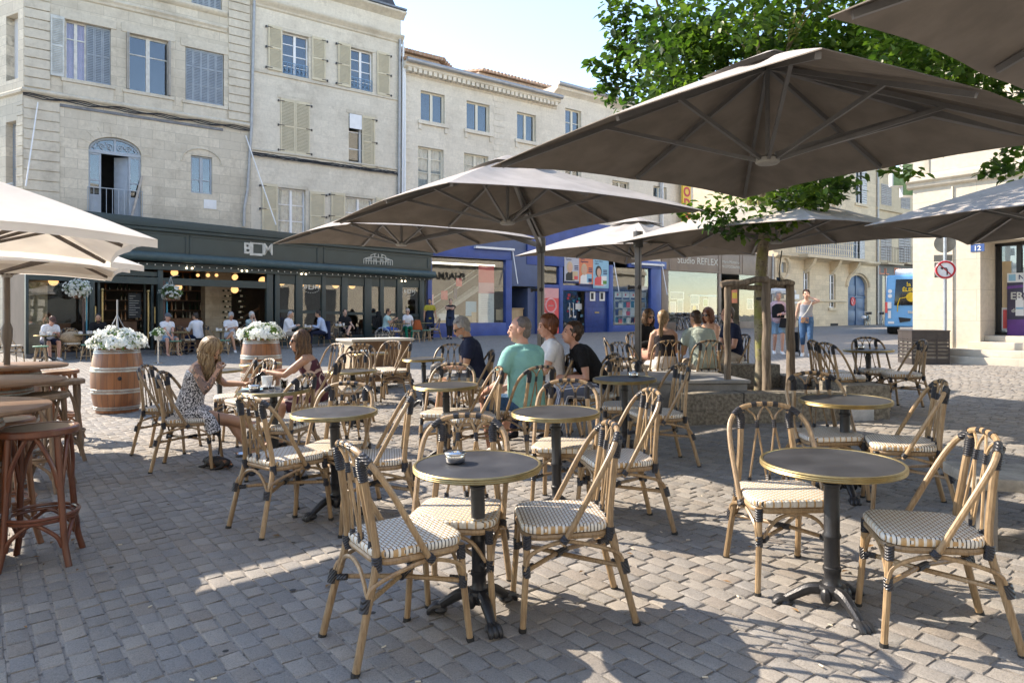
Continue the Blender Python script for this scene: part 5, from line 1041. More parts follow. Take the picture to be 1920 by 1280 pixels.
def place_table(key, px, py, wpx, label, rot=0, til=True):
    """photo centre and width of the table top"""
    global tabs
    D = .70 if key in ('T2','T5','T8') else .60
    d = D*F/wpx; D = .645 if D > .6 else D; p = P3(px, py, d); tabs += 1
    o = tab0 if tabs == 1 else dup(tab0, (0,0,0), 0, label)
    o.location = (p.x, p.y, p.z-.72); o.rotation_euler = (0,0,R(rot)); o['label'] = label
    if til: tilt(o); top = o.rotation_euler.to_matrix() @ Vector((0,0,.72)); o.location = (p.x-top.x, p.y-top.y, p.z-.72)
    o.scale = (D/.6, D/.6, 1); TABS[key] = o; return o
for a in (('T1', 895, 868, 240, 'bistro table with a lidded steel ashtray in the front middle of the terrace', 20), ('T2', 1559, 864, 276, 'largest bistro table, front right, bare top and three clawed feet', 10),
          ('T3', 627, 771, 160, 'bare bistro table between the front middle table and the woman with a phone', 75), ('T4', 1042, 771, 166, 'bare bistro table behind the ashtray table, in front of the seated men', 40),
          ('T5', 1584, 748, 177, 'bare bistro table before the planter, behind the front right table', -10), ('T6', 836, 721, 122, 'bare bistro table in front of the man in navy polo', 30),
          ('T7', 1171, 709, 119, 'bistro table with small ashtray beside the grey parasol post', 0), ('T8', 1628, 655, 95, 'bistro table with silver ashtray before the rubbish bin', 50),
          ('Ta', 411, 693, 85, 'bistro table with ashtray behind the woman with tattooed arm', 15), ('Tb', 513, 730, 132, 'bistro table crowded with white cups and water glasses', 50),
          ('Tc', 661, 694, 92, 'bare bistro table behind the woman in sunglasses, nearest the counter', 0), ('Td', 694, 661, 67, 'bistro table with ashtray against the slatted counter', 33),
          ('Te', 794, 672, 79, 'bistro table before the man in navy polo reading', 5), ('Tf', 966, 683, 62, 'bistro table hidden behind the man in turquoise polo', 60), ('Tg', 1252, 641, 71, 'bistro table ringed by five people beside the planter', 0), ('Th', 489, 681, 76, 'bare bistro table edge behind the smiling woman', 20)):
    place_table(*a)
chair0 = make_chair('x', G_C); nch = 0
def chair_at(x, y, face, label, z=None, group=G_C):
    global nch
    nch += 1; o = chair0 if nch == 1 else dup(chair0, (0,0,0), 0, label, group)
    o.location = (x, y, g(x, y) if z is None else z); o.rotation_euler = (0,0,R(face)); o['label'] = label; tilt(o); return o
def chair_px(px, py, face, label, h=.465, group=G_C):
    """seat centre in the photo"""
    p = onground(px, py, h); return chair_at(p.x, p.y, face, label, group=group)
CH = {}
CH['c1'] = chair_at(-.475, 3.17, 33, 'front left chair with its back to the viewer beside the ashtray table')
CH['c2'] = chair_at(.24, 3.42, 186, 'chair seen from the side, right of the ashtray table')
CH['c3'] = chair_px(862, 953, 262, 'chair tucked in behind the ashtray table, seat facing the viewer')
CH['c4'] = chair_at(1.43, 3.76, 270, 'chair facing the viewer at the left of the front right table')
CH['c5'] = chair_at(1.83, 3.17, 168, 'chair at the far right front edge, back leaning to the right')
CH['c6'] = chair_at(-1.54, 4.86, 50, 'chair next to the crossed legs of the woman with the phone')
CH['c7'] = chair_px(630, 834, 258, 'chair facing the viewer behind the bare table left of centre')
CH['c8'] = chair_px(704, 853, 190, 'side on chair right of the bare table left of centre')
CH['c9'] = chair_px(840, 770, 256, 'chair facing the viewer behind the table in front of the navy polo man')
CH['c10'] = chair_px(888, 778, 192, 'side on chair between the two middle tables, back to the turquoise polo')
CH['c12'] = chair_px(1060, 830, 257, 'chair facing the viewer behind the table in front of the seated group')
CH['c13'] = chair_px(1157, 854, 191, 'side on chair in the sun right of the table behind the ashtray table')
CH['c14'] = chair_px(1232, 772, 190, 'side on chair against the low planter wall')
CH['c15'] = chair_px(1172, 757, 262, 'chair facing the viewer at the foot of the grey parasol post')
CH['c16'] = chair_px(1550, 810, 272, 'chair facing the viewer before the planter end block')
CH['c17'] = chair_px(1690, 826, 162, 'chair in tree shade right of the table before the planter')
CH['c18'] = chair_px(1560, 696, -2, 'left most of the chairs round the table by the bin, partly hidden by another chair')
CH['c19'] = chair_px(1582, 704, 12, 'chair with its back to the tree stakes at the table by the bin')
CH['c20'] = chair_px(1640, 692, 268, 'chair facing the viewer in front of the rubbish bin')
CH['c21'] = chair_px(1692, 699, 168, 'chair below the no entry sign, back leaning right')
CH['c22'] = chair_at(-2.97, 6.62, 10, 'chair on which the woman with tattooed arm sits')
CH['c23'] = chair_px(322, 760, 2, 'empty chair behind the tattooed woman, toward the flower barrel')
CH['c24'] = chair_px(440, 741, 200, 'empty chair between the phone and the far flower barrel')
CH['c25'] = chair_px(468, 748, 222, 'empty chair at the cup covered table with its back to the far barrel')
CH['c26'] = chair_px(530, 793, 165, 'chair in front of the smiling woman, back turned to the viewer')
CH['c27'] = chair_at(*[onground(592, 752, .465)[i] for i in (0,1)], 186, 'chair on which the smiling woman sits')
CH['c28'] = chair_px(720, 690, 238, 'sunlit chair leaning against the slatted counter')
CH['c29'] = chair_px(742, 693, 186, 'side on chair at the right end of the slatted counter')
CH['c30'] = chair_px(610, 697, 230, 'chair half hidden by the hair of the smiling woman')
CH['c31'] = chair_px(655, 727, 262, 'chair facing the viewer at the bare table near the counter')
CH['c32'] = chair_px(675, 700, 275, 'chair behind the bare table near the counter')
CH['c33'] = chair_px(835, 703, 250, 'sunlit chair opposite the man in navy polo')
CH['c34'] = chair_px(887, 722, 190, 'chair carrying the man in navy polo')
CH['c36'] = chair_px(985, 768, 128, 'chair with slatted back around the turquoise polo')
CH['c37'] = chair_px(1030, 738, 190, 'chair carrying the woman in white top')
CH['c38'] = chair_px(1116, 737, 196, 'chair carrying the woman in black top and striped trousers')
CH['c40'] = chair_px(1165, 682, -5, 'empty chair left of the grey post, back toward the bookshop door')
CH['c41'] = chair_px(1185, 695, 40, 'empty chair beside the peach skirt, just left of the post')
CH['c42'] = chair_px(1247, 691, 96, 'chair carrying the blonde woman seen from behind')
CH['c43'] = chair_px(1318, 692, 100, 'chair carrying the man in sage shirt')
CH['c44'] = chair_px(1372, 677, 192, 'chair carrying the man in navy T shirt behind the stakes')
CH['c45'] = chair_px(1206, 668, 300, 'chair carrying the dark haired woman in sunglasses')
CH['c46'] = chair_px(1338, 661, 215, 'chair carrying the red haired woman in sunglasses')

# ---------------------------------------------------------------- ashtrays, cups, glasses
CHR = pm('steel', (.62,.63,.64), .16, metal=1, var=.08, scale=30)
def ashtray(key, dx, dy, label, s=1.0, on=None):
    T = TABS[key]; p = T.matrix_basis @ Vector((0,0,.7205)); T2 = thing('ashtray', label, 'ashtray', (p.x+dx, p.y+dy, p.z), 0, 'lidded steel ashtrays on the tables')
    m = MB(); m.lathe([(.0,0),(.040*s,0),(.046*s,.006),(.047*s,.042),(.045*s,.044),(.0,.036)], 28, cap=False); m.build('bowl', CHR, T2, ang=50)
    m = MB(); m.lathe([(.0515*s,.038),(.053*s,.043),(.0515*s,.048),(.040*s,.053),(.022*s,.050),(.018*s,.040),(.0,.038)], 28, cap=False); m.build('lid', CHR, T2, ang=50); return T2
bpy.context.view_layer.update()
ashtray('T1', -.105, .02, 'steel ashtray standing alone on the front middle table'); ashtray('T7', .10, .09, 'steel ashtray near the grey post', 1); ashtray('T8', -.05, .1, 'steel ashtray in front of the bin', 1.0); ashtray('Ta', -.15, .0, 'steel ashtray beside the blonde hair', 1.2); ashtray('Td', -.12, .05, 'steel ashtray before the slatted counter', 1.1); ashtray('Tb', -.12, -.12, 'steel ashtray among the cups', 1.0)
CER = pm('white_china', (.80,.79,.77), .2, var=.03); GLASSW = NT('drinking_glass'); GLASSW.set(Base_Color=(1,1,1), Roughness=.03, Transmission_Weight=1.0); GLASSW.b.inputs['IOR'].default_value = 1.25; GLASSW = GLASSW.m
def cup(key, dx, dy, label, s=1.0):
    p = TABS[key].matrix_basis @ Vector((0,0,.7205)); T = thing('coffee_cup', label, 'cup', (p.x+dx, p.y+dy, p.z), random.uniform(0,6), 'white cups on the tables')
    m = MB(); m.lathe([(.0,.006),(.03,.004),(.07,.014),(.072,.017),(.03,.010),(.0,.010)], 24, cap=False); m.build('saucer', CER, T); m = MB(); m.lathe([(.0,.012),(.024*s,.012),(.034*s,.03),(.039*s,.085*s),(.036*s,.085*s),(.030*s,.03),(.0,.022)], 24, cap=False); m.tube(spline([(.037*s,0,.072),(.06*s,0,.066),(.06*s,0,.04),(.034*s,0,.034)],4), .005, 6); m.build('cup', CER, T)
def tumbler(key, dx, dy, label, s=1.0):
    p = TABS[key].matrix_basis @ Vector((0,0,.7205)); m = MB(); m.lathe([(.0,.0),(.027*s,.0),(.034*s,.085*s),(.032*s,.085*s),(.025*s,.01),(.0,.01)], 18, cap=False); o = m.build('water_glass', GLASSW, None, loc=(p.x+dx, p.y+dy, p.z)); tag(o, label, 'glass', 'water glasses on the cup covered table')
cup('Tb', -.09, .10, 'white cup left of the water glasses', 1.25); cup('Tb', .22, .10, 'white cup held by the smiling woman', 1.25)
tumbler('Tb', -.22, .12, 'water glass nearest the phone'); tumbler('Tb', .02, -.10, 'water glass in front of the others'); tumbler('Tb', .11, -.07, 'water glass beside the held cup'); tumbler('Tb', .08, .02, 'water glass between the two cups')
p = TABS['Tb'].matrix_basis @ Vector((0,0,.7205)); m = MB(); rr = random.Random(3)
m.add([(x*.035-.08, y*.03-.05, .004+.012*rr.random()) for y in range(4) for x in range(6)], [(y*6+x, y*6+x+1, (y+1)*6+x+1, (y+1)*6+x) for y in range(3) for x in range(5)]); o = m.build('crumpled_napkin', PAPER[PI_['sky']], None, loc=(p.x-.17, p.y-.05, p.z)); tag(o, 'crumpled pale blue napkin on the cup covered table', 'napkin')
m = MB(); m.box(-.07,.07,-.036,.036,0,.009); o = m.build('phone', pm('black_gloss', (.015,.015,.017), .12), None, loc=(p.x+.20, p.y-.08, p.z), rotz=.4, bev=.003); tag(o, 'black phone lying on the cup covered table', 'phone')
q = onground(452, 855); m = MB(); m.lathe([(.0,.01),(.05,.0),(.065,.02),(.066,.026),(.05,.012),(.0,.014)], 24, cap=False); o = m.build('ground_ashtray', CHR, None, loc=(q.x, q.y, q.z+.004)); tag(o, 'steel saucer lying on the paving by the flip flop', 'ashtray')

# ---------------------------------------------------------------- barrels, bar stools
def stavemat():
    t = NT('barrel_oak'); co = t.co(); sp = t.n('SeparateXYZ', i_0=co); a = t.mth('ARCTAN2', sp.outputs[1], sp.outputs[0]); k = t.mth('MULTIPLY', t.mth('ADD', a, PI), 24/(2*PI)); i = t.mth('FLOOR', k); fr = t.mth('FRACT', k)
    r = t.n('TexWhiteNoise', i_Vector=t.n('CombineXYZ', i_0=i, i_1=3.0).outputs[0]).outputs[0]; n = t.noise(1, t.mp(co, sc=(22,22,2)), detail=5)
    c = t.mix(r, (.22,.078,.027), (.33,.135,.052)); c = t.mix(t.mth('MULTIPLY', t.sm(n,.4,.7), .6), c, (.17,.065,.03)); ln = t.mth('LESS_THAN', t.mth('ABSOLUTE', t.mth('SUBTRACT', fr, .5)), .475); c = t.mix(ln, (.05,.025,.015), c)
    c = t.mix(t.mth('MULTIPLY', t.sm(t.noise(3.2),.52,.75), .5), c, (.12,.055,.03)); t.set(Base_Color=c, Roughness=.42); t.b.inputs['Coat Weight'].default_value = .2; t.bump(ln, .3, .006); return t.m
STAVE = stavemat(); HOOP = pm('galvanised_hoop', (.44,.44,.41), .42, metal=.6, var=.3, scale=9)
def brl(z, H, rm, re): t = 2*z/H-1; return rm-(rm-re)*t*t
def make_barrel(name, label, cat, loc, H=.95, rm=.345, re=.275, s=1.0, group=None, hoops=(.02,.10,.20,.33,.66,.79,.89,.965)):
    T = thing(name, label, cat, loc, random.uniform(0,1), group); m = MB(); m.lathe([(.0,.03),(re-.02,.03),(re-.015,0)]+[(brl(H*k/16,H,rm,re), H*k/16) for k in range(17)]+[(re-.025,H),(re-.03,H-.03),(.0,H-.03)], 40, cap=False); m.build('staves', STAVE, T, ang=40)
    for a, b in ((.045,.10),(.295,.365),(.62,.69),(.895,.95)):
        m = MB()
        for z0, z1 in ((a*H, (a+b)/2*H-.004), ((a+b)/2*H+.004, b*H)): m.lathe([(brl(z0,H,rm,re)+.001,z0),(brl(z0,H,rm,re)+.006,z0+.003),(brl(z1,H,rm,re)+.006,z1-.003),(brl(z1,H,rm,re)+.001,z1)], 40, cap=False)
        for k in range(3): m.ell((0+.03*(k-1), -brl((a+b)/2*H,H,rm,re)-.006, (a*.6+b*.4)*H), .006, 6, 4)
        m.build('hoop', HOOP, T)
    return T
PET = leafmat('petunia_green', (.06,.13,.02), (.16,.26,.05), .3); PETW = leafmat('petunia_white', (.74,.76,.70), (.82,.83,.80), .25)
def flowers(par, c, rx, ry, h, n, seed, fs=.022, green=.5, name='flowers'):
    rr = random.Random(seed); m = MB(); m.k = 0
    def pt(k=1.0):
        a = rr.uniform(0, 2*PI); t = math.acos(rr.uniform(0, 1)); return Vector((rx*k*sin(t)*cos(a), ry*k*sin(t)*sin(a), h*k*cos(t)))
    for i in range(int(n*1.1)):
        p = pt(rr.uniform(.5,1.03)); d = p.normalized(); s = fs*rr.uniform(.9,2.0); u = d.orthogonal().normalized(); u.rotate(Matrix.Rotation(rr.uniform(0,6), 3, d)); v = d.cross(u); p = p+Vector(c); m.add([p-u*s*.2, p+v*s*.35+u*s*.3, p+u*s+d*s*.5, p-v*s*.35+u*s*.3], [(0,1,2,3)])
    m.k = 1
    for i in range(n):
        p = pt(rr.uniform(.88,1.10)); p = p*(1+.28*mnoise.noise(p*7+Vector((0,seed,0)))); q = mnoise.noise(p*5.5+Vector((seed,0,0)))
        if q > green: continue
        d = (p.normalized()+Vector((rr.uniform(-.5,.5),rr.uniform(-.5,.5),rr.uniform(-.2,.4)))).normalized(); u = d.orthogonal().normalized(); v = d.cross(u); s = fs*rr.uniform(.75,1.2); p = p+Vector(c)
        ring = [p+u*cos(k*2*PI/10)*s*(1 if k % 2 == 0 else .72)+v*sin(k*2*PI/10)*s*(1 if k % 2 == 0 else .72)+d*s*.25 for k in range(10)]; m.add([p]+ring, [(0,1+k,1+(k+1)%10) for k in range(10)])
    return m.build(name, [PET, PETW], par, smooth=False)
def flower_barrel(px, pyb, s, label, seed, g_):
    q = onground(px, pyb); d = F/s; q = at(px, d); q.z = g(q.x, q.y); T = make_barrel('flower_barrel', label, 'barrel planter', q); flowers(T, (0,0,.93), .36, .36, .26, 1500, seed, .026, g_)
    m = MB(); m.ell((-.02,-.343,.50), (.028,.012,.028), 12, 8); m.build('bung_hole', DARK, T); return T
BR1 = flower_barrel(220, 770, 129, 'wine barrel in front of the cafe doors topped with white petunias', 3, .26)
BR2 = flower_barrel(490, 740, 108, 'smaller looking wine barrel of white petunias behind the smiling woman', 5, .10)
m = MB(); rr = random.Random(1); base = Vector((0,0,1.05)); m.tube([(0,0,1.05),(0,.0,1.62)], .010, 6)
for k in range(4): a = k*PI/2; m.tube([(.0,.0,1.40),(.13*cos(a),.13*sin(a),1.12)], .007, 5)
m.build('hanger', ZINC, BR1)
TTOP = woodmat('barrel_table_top', (.15,.085,.052), (.24,.145,.09), 0, .8, .4)
def barrel_table(px, d, zt, label):
    p = at(px, d); z = g(p.x, p.y); T = make_barrel('barrel_table', label, 'bar table', (p.x, p.y, z), H=max(.86, CZ-zt-z-.03), rm=.34, re=.28, group='wine barrels used as bar tables'); H = CZ-zt-z
    m = MB(); m.lathe([(.0,H-.03),(.53,H-.03),(.54,H-.02),(.54,H-.006),(.532,H),(.0,H)], 48, cap=False); m.build('table_top', TTOP, T); return T, H
BT = [barrel_table(13, 7.3, .515, 'barrel bar table pierced by the wooden parasol pole'), barrel_table(-18, 5.9, .54, 'barrel bar table between two others at the left edge'), barrel_table(-116, 4.0, .52, 'barrel bar table nearest the viewer, cut by the left edge')]
def make_stool(label, W1, W2):
    T = thing('bar_stool', label, 'bar stool', group='bentwood bar stools at the barrel tables'); H = .79
    m = MB(); m.lathe([(.150,H-.042),(.178,H-.042),(.185,H-.034),(.185,H-.008),(.178,H),(.158,H-.001),(.152,H-.008)], 40, cap=False); m.build('seat_ring', W1, T); m = MB(); m.lathe([(.0,H-.02),(.155,H-.02),(.155,H-.004),(.10,H-.009),(.0,H-.010)], 40, cap=False); m.build('seat', W2, T)
    dirs = [Vector((cos(R(45+90*k)), sin(R(45+90*k)), 0)) for k in range(4)]; Z = Vector((0,0,1))
    for u in dirs: m = MB(); m.tube(spline([u*.150+Z*(H-.03),u*.163+Z*.50,u*.177+Z*.28,u*.190+Z*.12,u*.218+Z*0],5), .0162, 10); m.build('leg', W1, T)
    m = MB()
    for r, z in ((.170,.285),(.163,.262)): m.tube([(r*cos(k*PI/18), r*sin(k*PI/18), z) for k in range(36)], .0105, 8, closed=True)
    m.build('foot_ring', W1, T, each=1); m = MB()
    for k in range(4):
        a, b = dirs[k], dirs[(k+1) % 4]; c = (a+b).normalized()
        for z0, zt, s in ((.45, H-.05, 1.0), (.11, .255, 1.12)):
            m.tube(spline([a*(.163*s)+Z*z0+b*.008, a*(.155*s)+b*.03+Z*(z0+(zt-z0)*.45), a*.115*s+b*.075*s+Z*(zt-.012), c*.128*s+Z*zt, b*.115*s+a*.075*s+Z*(zt-.012), b*(.155*s)+a*.03+Z*(z0+(zt-z0)*.45), b*(.163*s)+Z*z0+a*.008],4), .0115, 8)
    m.build('bentwood_arch', W1, T, each=1); return T
RW = woodmat('bentwood_red', (.105,.032,.016), (.18,.062,.030), 2, 1.3, .36, coat=.25); OW = woodmat('bentwood_orange', (.20,.085,.04), (.32,.15,.075), 2, 1.3, .45); GW = woodmat('bentwood_weathered', (.16,.105,.065), (.29,.205,.135), 2, 1.3, .6); PLY = woodmat('seat_ply', (.22,.14,.08), (.31,.215,.13), 0, 1.2, .45)
STO = {}
for i, (px, py, wpx, rot, lb) in enumerate(((79, 801, 137, 20, 'dark red bar stool in front of all the others'), (0, 757, 128, 50, 'bar stool whose pale round seat is cut by the left edge'), (80, 738, 98, 10, 'weathered pale bar stool behind the dark red one'), (118, 712, 82, 35, 'pale bar stool nearest the flower barrel'), (113, 706, 70, 60, 'orange seated bar stool mostly hidden behind the pale one'), (30, 722, 76, 0, 'reddish bar stool between the barrel tables'))):
    d = .43*F/wpx; p = P3(px, py, d); kd = 'roggog'[i]; o = dup(STO[kd], (0,0,0), 0, lb) if kd in STO else make_stool(lb, {'r':RW,'o':OW,'g':GW}[kd], PLY); STO.setdefault(kd, o); o.scale = (1.13,1.13,1); o.location = (p.x, p.y, g(p.x,p.y)); o.rotation_euler = (0,0,R(rot)); o['label'] = lb; tilt(o)

# ================================================================ parasols
TAUPE = fabric('taupe_canvas', (.25,.218,.185), .07, var=.13, wr=.5); TAUPE_T = fabric('skylit_taupe_canvas', (.42,.395,.375), .02, var=.10, wr=.5); CREAM = fabric('cream_canvas', (.90,.855,.785), .42, wr=.2); GREYM = pm('grey_metal', (.20,.196,.19), .42, metal=.45, var=.1); HUBP = pm('grey_plastic', (.33,.32,.29), .5, bump=.3)  # canopy tops: sky glare painted in as a lighter tone than the underside
def canopy(par, C, a, rot, rise, mat, hub=.0, sag=.035, ribm=None, hanging=0, hubr=.085, name='canopy', rw=.028, struts=True, vent=True):
    """square canopy: centre of the rim square, side, rotation, rise of the peak; ribs and struts under it"""
    n = 10; rim = []; co_ = [(1,0),(0,1),(-1,0),(0,-1)]; D = a/math.sqrt(2); rim8 = []
    for k in range(4):
        p = Vector((D*cos(rot+k*PI/2), D*sin(rot+k*PI/2), 0)); q = Vector((D*cos(rot+(k+1)*PI/2), D*sin(rot+(k+1)*PI/2), 0)); rim8 += [p, (p+q)/2+Vector((0,0,.05))]
    C = Vector(C); top = Vector((0,0,rise)); m = MB(); S_ = 5; RING = []
    for k in range(8):
        A, B = rim8[k], rim8[(k+1) % 8]
        for j in range(S_): t = j/S_; e = A.lerp(B, t); e = e*(1-.018*sin(PI*t))+Vector((0,0,.02*sin(PI*t))); RING.append((e, sin(PI*t)))
    N = len(RING); vs = []
    for l in range(n+1):
        f = l/n
        for e, s in RING: p = top.lerp(e, f); vs.append(C+p+Vector((0,0,-sag*s*sin(PI*f)*1.2+.015*sin(PI*f))))
    fs = [(i*N+j, (i+1)*N+j, (i+1)*N+(j+1)%N, i*N+(j+1)%N) for i in range(n) for j in range(N)]
    th = .006; o = len(vs); vs2 = [v-Vector((0,0,th)) for v in vs]; m.k = 0; m.add(vs+vs2, fs+[tuple(o+i for i in reversed(f)) for f in fs]+[(n*N+j, o+n*N+j, o+n*N+(j+1)%N, n*N+(j+1)%N) for j in range(N)])
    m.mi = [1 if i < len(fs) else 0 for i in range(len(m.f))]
    if hanging:
        vv = [v for v in vs[n*N:]]; w_ = [v+Vector((0,0,-hanging)) for v in vv]; o = len(m.v); m.add(vv+w_, [(j, N+j, N+(j+1)%N, (j+1)%N) for j in range(N)])
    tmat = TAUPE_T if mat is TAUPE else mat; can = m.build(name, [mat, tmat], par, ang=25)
    if vent:
        m = MB(); vv = []
        for l in range(4):
            f = l/3*.22
            for e, s in RING: vv.append(C+top.lerp(e, f)+Vector((0,0,.05-.02*f)))
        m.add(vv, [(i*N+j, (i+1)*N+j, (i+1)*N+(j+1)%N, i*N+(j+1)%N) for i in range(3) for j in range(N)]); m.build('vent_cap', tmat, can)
    ribm = ribm or GREYM; hb = C+Vector((0,0,hub)); m = MB()
    for k, e in enumerate(rim8): m.bar(C+top*.94+Vector((0,0,-.03)), C+e*.955+Vector((0,0,-.022+rise*.03)), rw, rw*1.2)
    m.build('rib', ribm, par, each=1)
    if struts:
        m = MB()
        for k, e in enumerate(rim8): s = C+top.lerp(e, .56 if k % 2 == 0 else .60)+Vector((0,0,-.05)); m.bar(hb+(e.normalized())*hubr*.7, s, rw*.8, rw); 
        m.tube([hb, C+top*.97], rw*.62, 8); m.build('strut', ribm, par, each=1); m = MB(); m.lathe([(.0,-.03),(hubr*.8,-.03),(hubr,-.018),(hubr,.015),(hubr*.7,.03),(.0,.03)], 20, c=hb, cap=False); m.build('hub', HUBP, par)
    return rim8, top
def cantilever(label, pole, canps, arms, zh=2.75, lowest=None, w=.095):
    px, py = pole; z = g(px, py); T = thing('cantilever_parasol', label, 'parasol', (px, py, z), 0, 'taupe cantilever parasols'); L = lambda v: Vector(v)-Vector((px,py,z)); m = MB(); r = R(-10)
    ex = Vector((cos(r),sin(r),0))*w/2; ey = Vector((-sin(r),cos(r),0))*w*.42; Z = Vector((0,0,zh))
    m.hexa([-ex-ey,ex-ey,ex+ey,-ex+ey]+[v+Z for v in (-ex-ey,ex-ey,ex+ey,-ex+ey)])
    m.k = 1; m.hexa([ex*.22-ey*1.06,ex*.5-ey*1.06,ex*.5-ey*.99,ex*.22-ey*.99]+[v+Z for v in (ex*.22-ey*1.06,ex*.5-ey*1.06,ex*.5-ey*.99,ex*.22-ey*.99)]); m.build('pole', [GREYM, IRON], T, bev=.006)
    m = MB(); m.box(-.35,.35,-.35,.35,.0,.07); m.build('base', GREYM, T, bev=.01); m = MB(); m.tube([(0,-.1,1.65),(0,.1,1.65)], .03, 10); m.tube([(-.12,0,1.65),(.0,0,1.65)], .022, 10); m.tube([(-.15,0,1.65),(-.12,0,1.65)], .035, 10); m.build('crank', IRON, T)
    for (cx, cy, h, a, rot, rise, hub) in canps:
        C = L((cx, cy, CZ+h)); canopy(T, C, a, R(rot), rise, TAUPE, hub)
        d = Vector((-C.x,-C.y,0)).normalized(); m = MB(); RP = C+d*1.15+Vector((0,0,rise*.44-.05)); m.bar(C+Vector((0,0,hub+.03))+d*.06, RP, .045, .06); m.bar(RP, (0,0,zh-.08), .05, .07); m.bar(RP, C+Vector((0,0,rise*.92)), .04, .055); m.tube([(0,0,zh-.18),(0,0,zh+.04)], .07, 10); m.build('arm', GREYM, T)
    return T
P1 = (.42, 10.35); P2 = (1.76, 9.92); P3_ = (4.12, 5.0); P4 = (7.85, 6.75)
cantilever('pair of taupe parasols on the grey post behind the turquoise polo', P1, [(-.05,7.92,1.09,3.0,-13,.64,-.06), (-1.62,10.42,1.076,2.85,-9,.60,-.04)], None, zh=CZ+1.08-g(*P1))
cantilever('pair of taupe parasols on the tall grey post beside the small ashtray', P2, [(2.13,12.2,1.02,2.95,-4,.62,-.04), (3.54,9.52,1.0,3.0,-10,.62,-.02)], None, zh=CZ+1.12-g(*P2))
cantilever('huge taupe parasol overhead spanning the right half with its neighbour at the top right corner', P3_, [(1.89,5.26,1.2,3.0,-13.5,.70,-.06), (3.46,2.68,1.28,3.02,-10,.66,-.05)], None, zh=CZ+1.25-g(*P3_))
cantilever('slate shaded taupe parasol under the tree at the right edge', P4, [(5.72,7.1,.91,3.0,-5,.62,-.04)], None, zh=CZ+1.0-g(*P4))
POLEW = woodmat('grey_pole_wood', (.10,.08,.065), (.19,.155,.125), 2, 1, .5)
def market_parasol(px, d, h, a, rot, rise, label):
    p = at(px, d); z = g(p.x, p.y); T = thing('market_parasol', label, 'parasol', (p.x, p.y, z), 0, 'cream parasols over the barrel tables'); C = Vector((0,0,CZ+h-z))
    canopy(T, C, a, R(rot), rise, CREAM, -.05, .02, POLEW, hanging=.045, hubr=.05, rw=.018); m = MB(); H = C.z+rise; m.tube([(0,0,.05),(0,0,1.08),(0,0,1.20),(0,0,1.30),(0,0,1.36),(0,0,H)], [.03,.03,.05,.052,.031,.026], 12); m.build('pole', POLEW, T); m = MB(); m.lathe([(.0,0),(.28,0),(.28,.05),(.05,.07),(.05,.12),(.0,.12)], 24, cap=False); m.build('base', GREYM, T)
market_parasol(-116, 4.0, .40, 1.92, -9, .46, 'largest cream parasol, its corner reaching over the cafe entrance from the left edge')
market_parasol(-18, 5.9, .39, 1.99, -9, .44, 'cream parasol whose flat corner shows just below the largest one')
market_parasol(13, 7.3, .46, 1.98, -9, .42, 'lowest cream parasol on the wooden pole through the barrel table')
# ================================================================ planter, tree, counter, street furniture
CONC = pm('exposed_aggregate', (.21,.188,.15), .9, var=.5, scale=26, bump=.9, bscale=70); CONCT = pm('weathered_concrete', (.30,.28,.24), .9, var=.3, scale=5, bump=.4, bscale=60)
def planter():
    a = onground(1275, 798); b = onground(1668, 785); ez = min(g(a.x,a.y), g(b.x,b.y)); ux, uy = b.x-a.x, b.y-a.y; L = math.hypot(ux, uy); f = Fac((a.x, a.y), ux, uy)
    T = thing('planter', 'long low pebbled concrete planter around the tree', 'planter', (a.x, a.y, ez), f.rot); zt = lambda px, py, y=0: f.uz(px, py, y)[1]-ez
    h = zt(1400, 737); hb = h+.02; W = 2.5; m = MB(); m.box(.0, L-.55, 0, .30, -.3, h); m.box(L-.55, L, -.02, .62, -.3, h+.085); m.box(L-.32, L, .62, W, -.3, h+.02); m.box(0, L-.32, W-.3, W, -.3, h+.18); m.build('wall', CONC, T, bev=.018)
    for u in (L*.3, L*.62): m = MB(); m.box(u-.006, u+.006, -.004, .31, -.1, h+.003); m.build('joint', DARK, T)
    m = MB(); m.box(.9, L-.32, .30, W-.3, -.2, h-.16); m.build('soil', pm('dry_soil', (.12,.095,.07), .95, bump=.8, bscale=50), T)
    m = MB(); m.box(-.75, .95, .34, 1.7, -.2, h+.08); mb = m.build('utility_box', pm('grey_box_metal', (.20,.20,.195), .55, var=.2), T, bev=.015); m = MB(); m.box(-.78, .98, .31, 1.73, h+.083, h+.125); m.build('lid', pm('pale_lid', (.25,.25,.245), .5, var=.15), mb, bev=.01)
    m = MB(); q = f.u(1600); m.box(q-.15, q+.22, -.06, -.004, .02, h-.15); m.build('metal_hatch', pm('pale_hatch', (.42,.44,.46), .45, metal=.3), T, bev=.004)
    return f, ez, h, L
PF, PZ, PH, PL = planter()
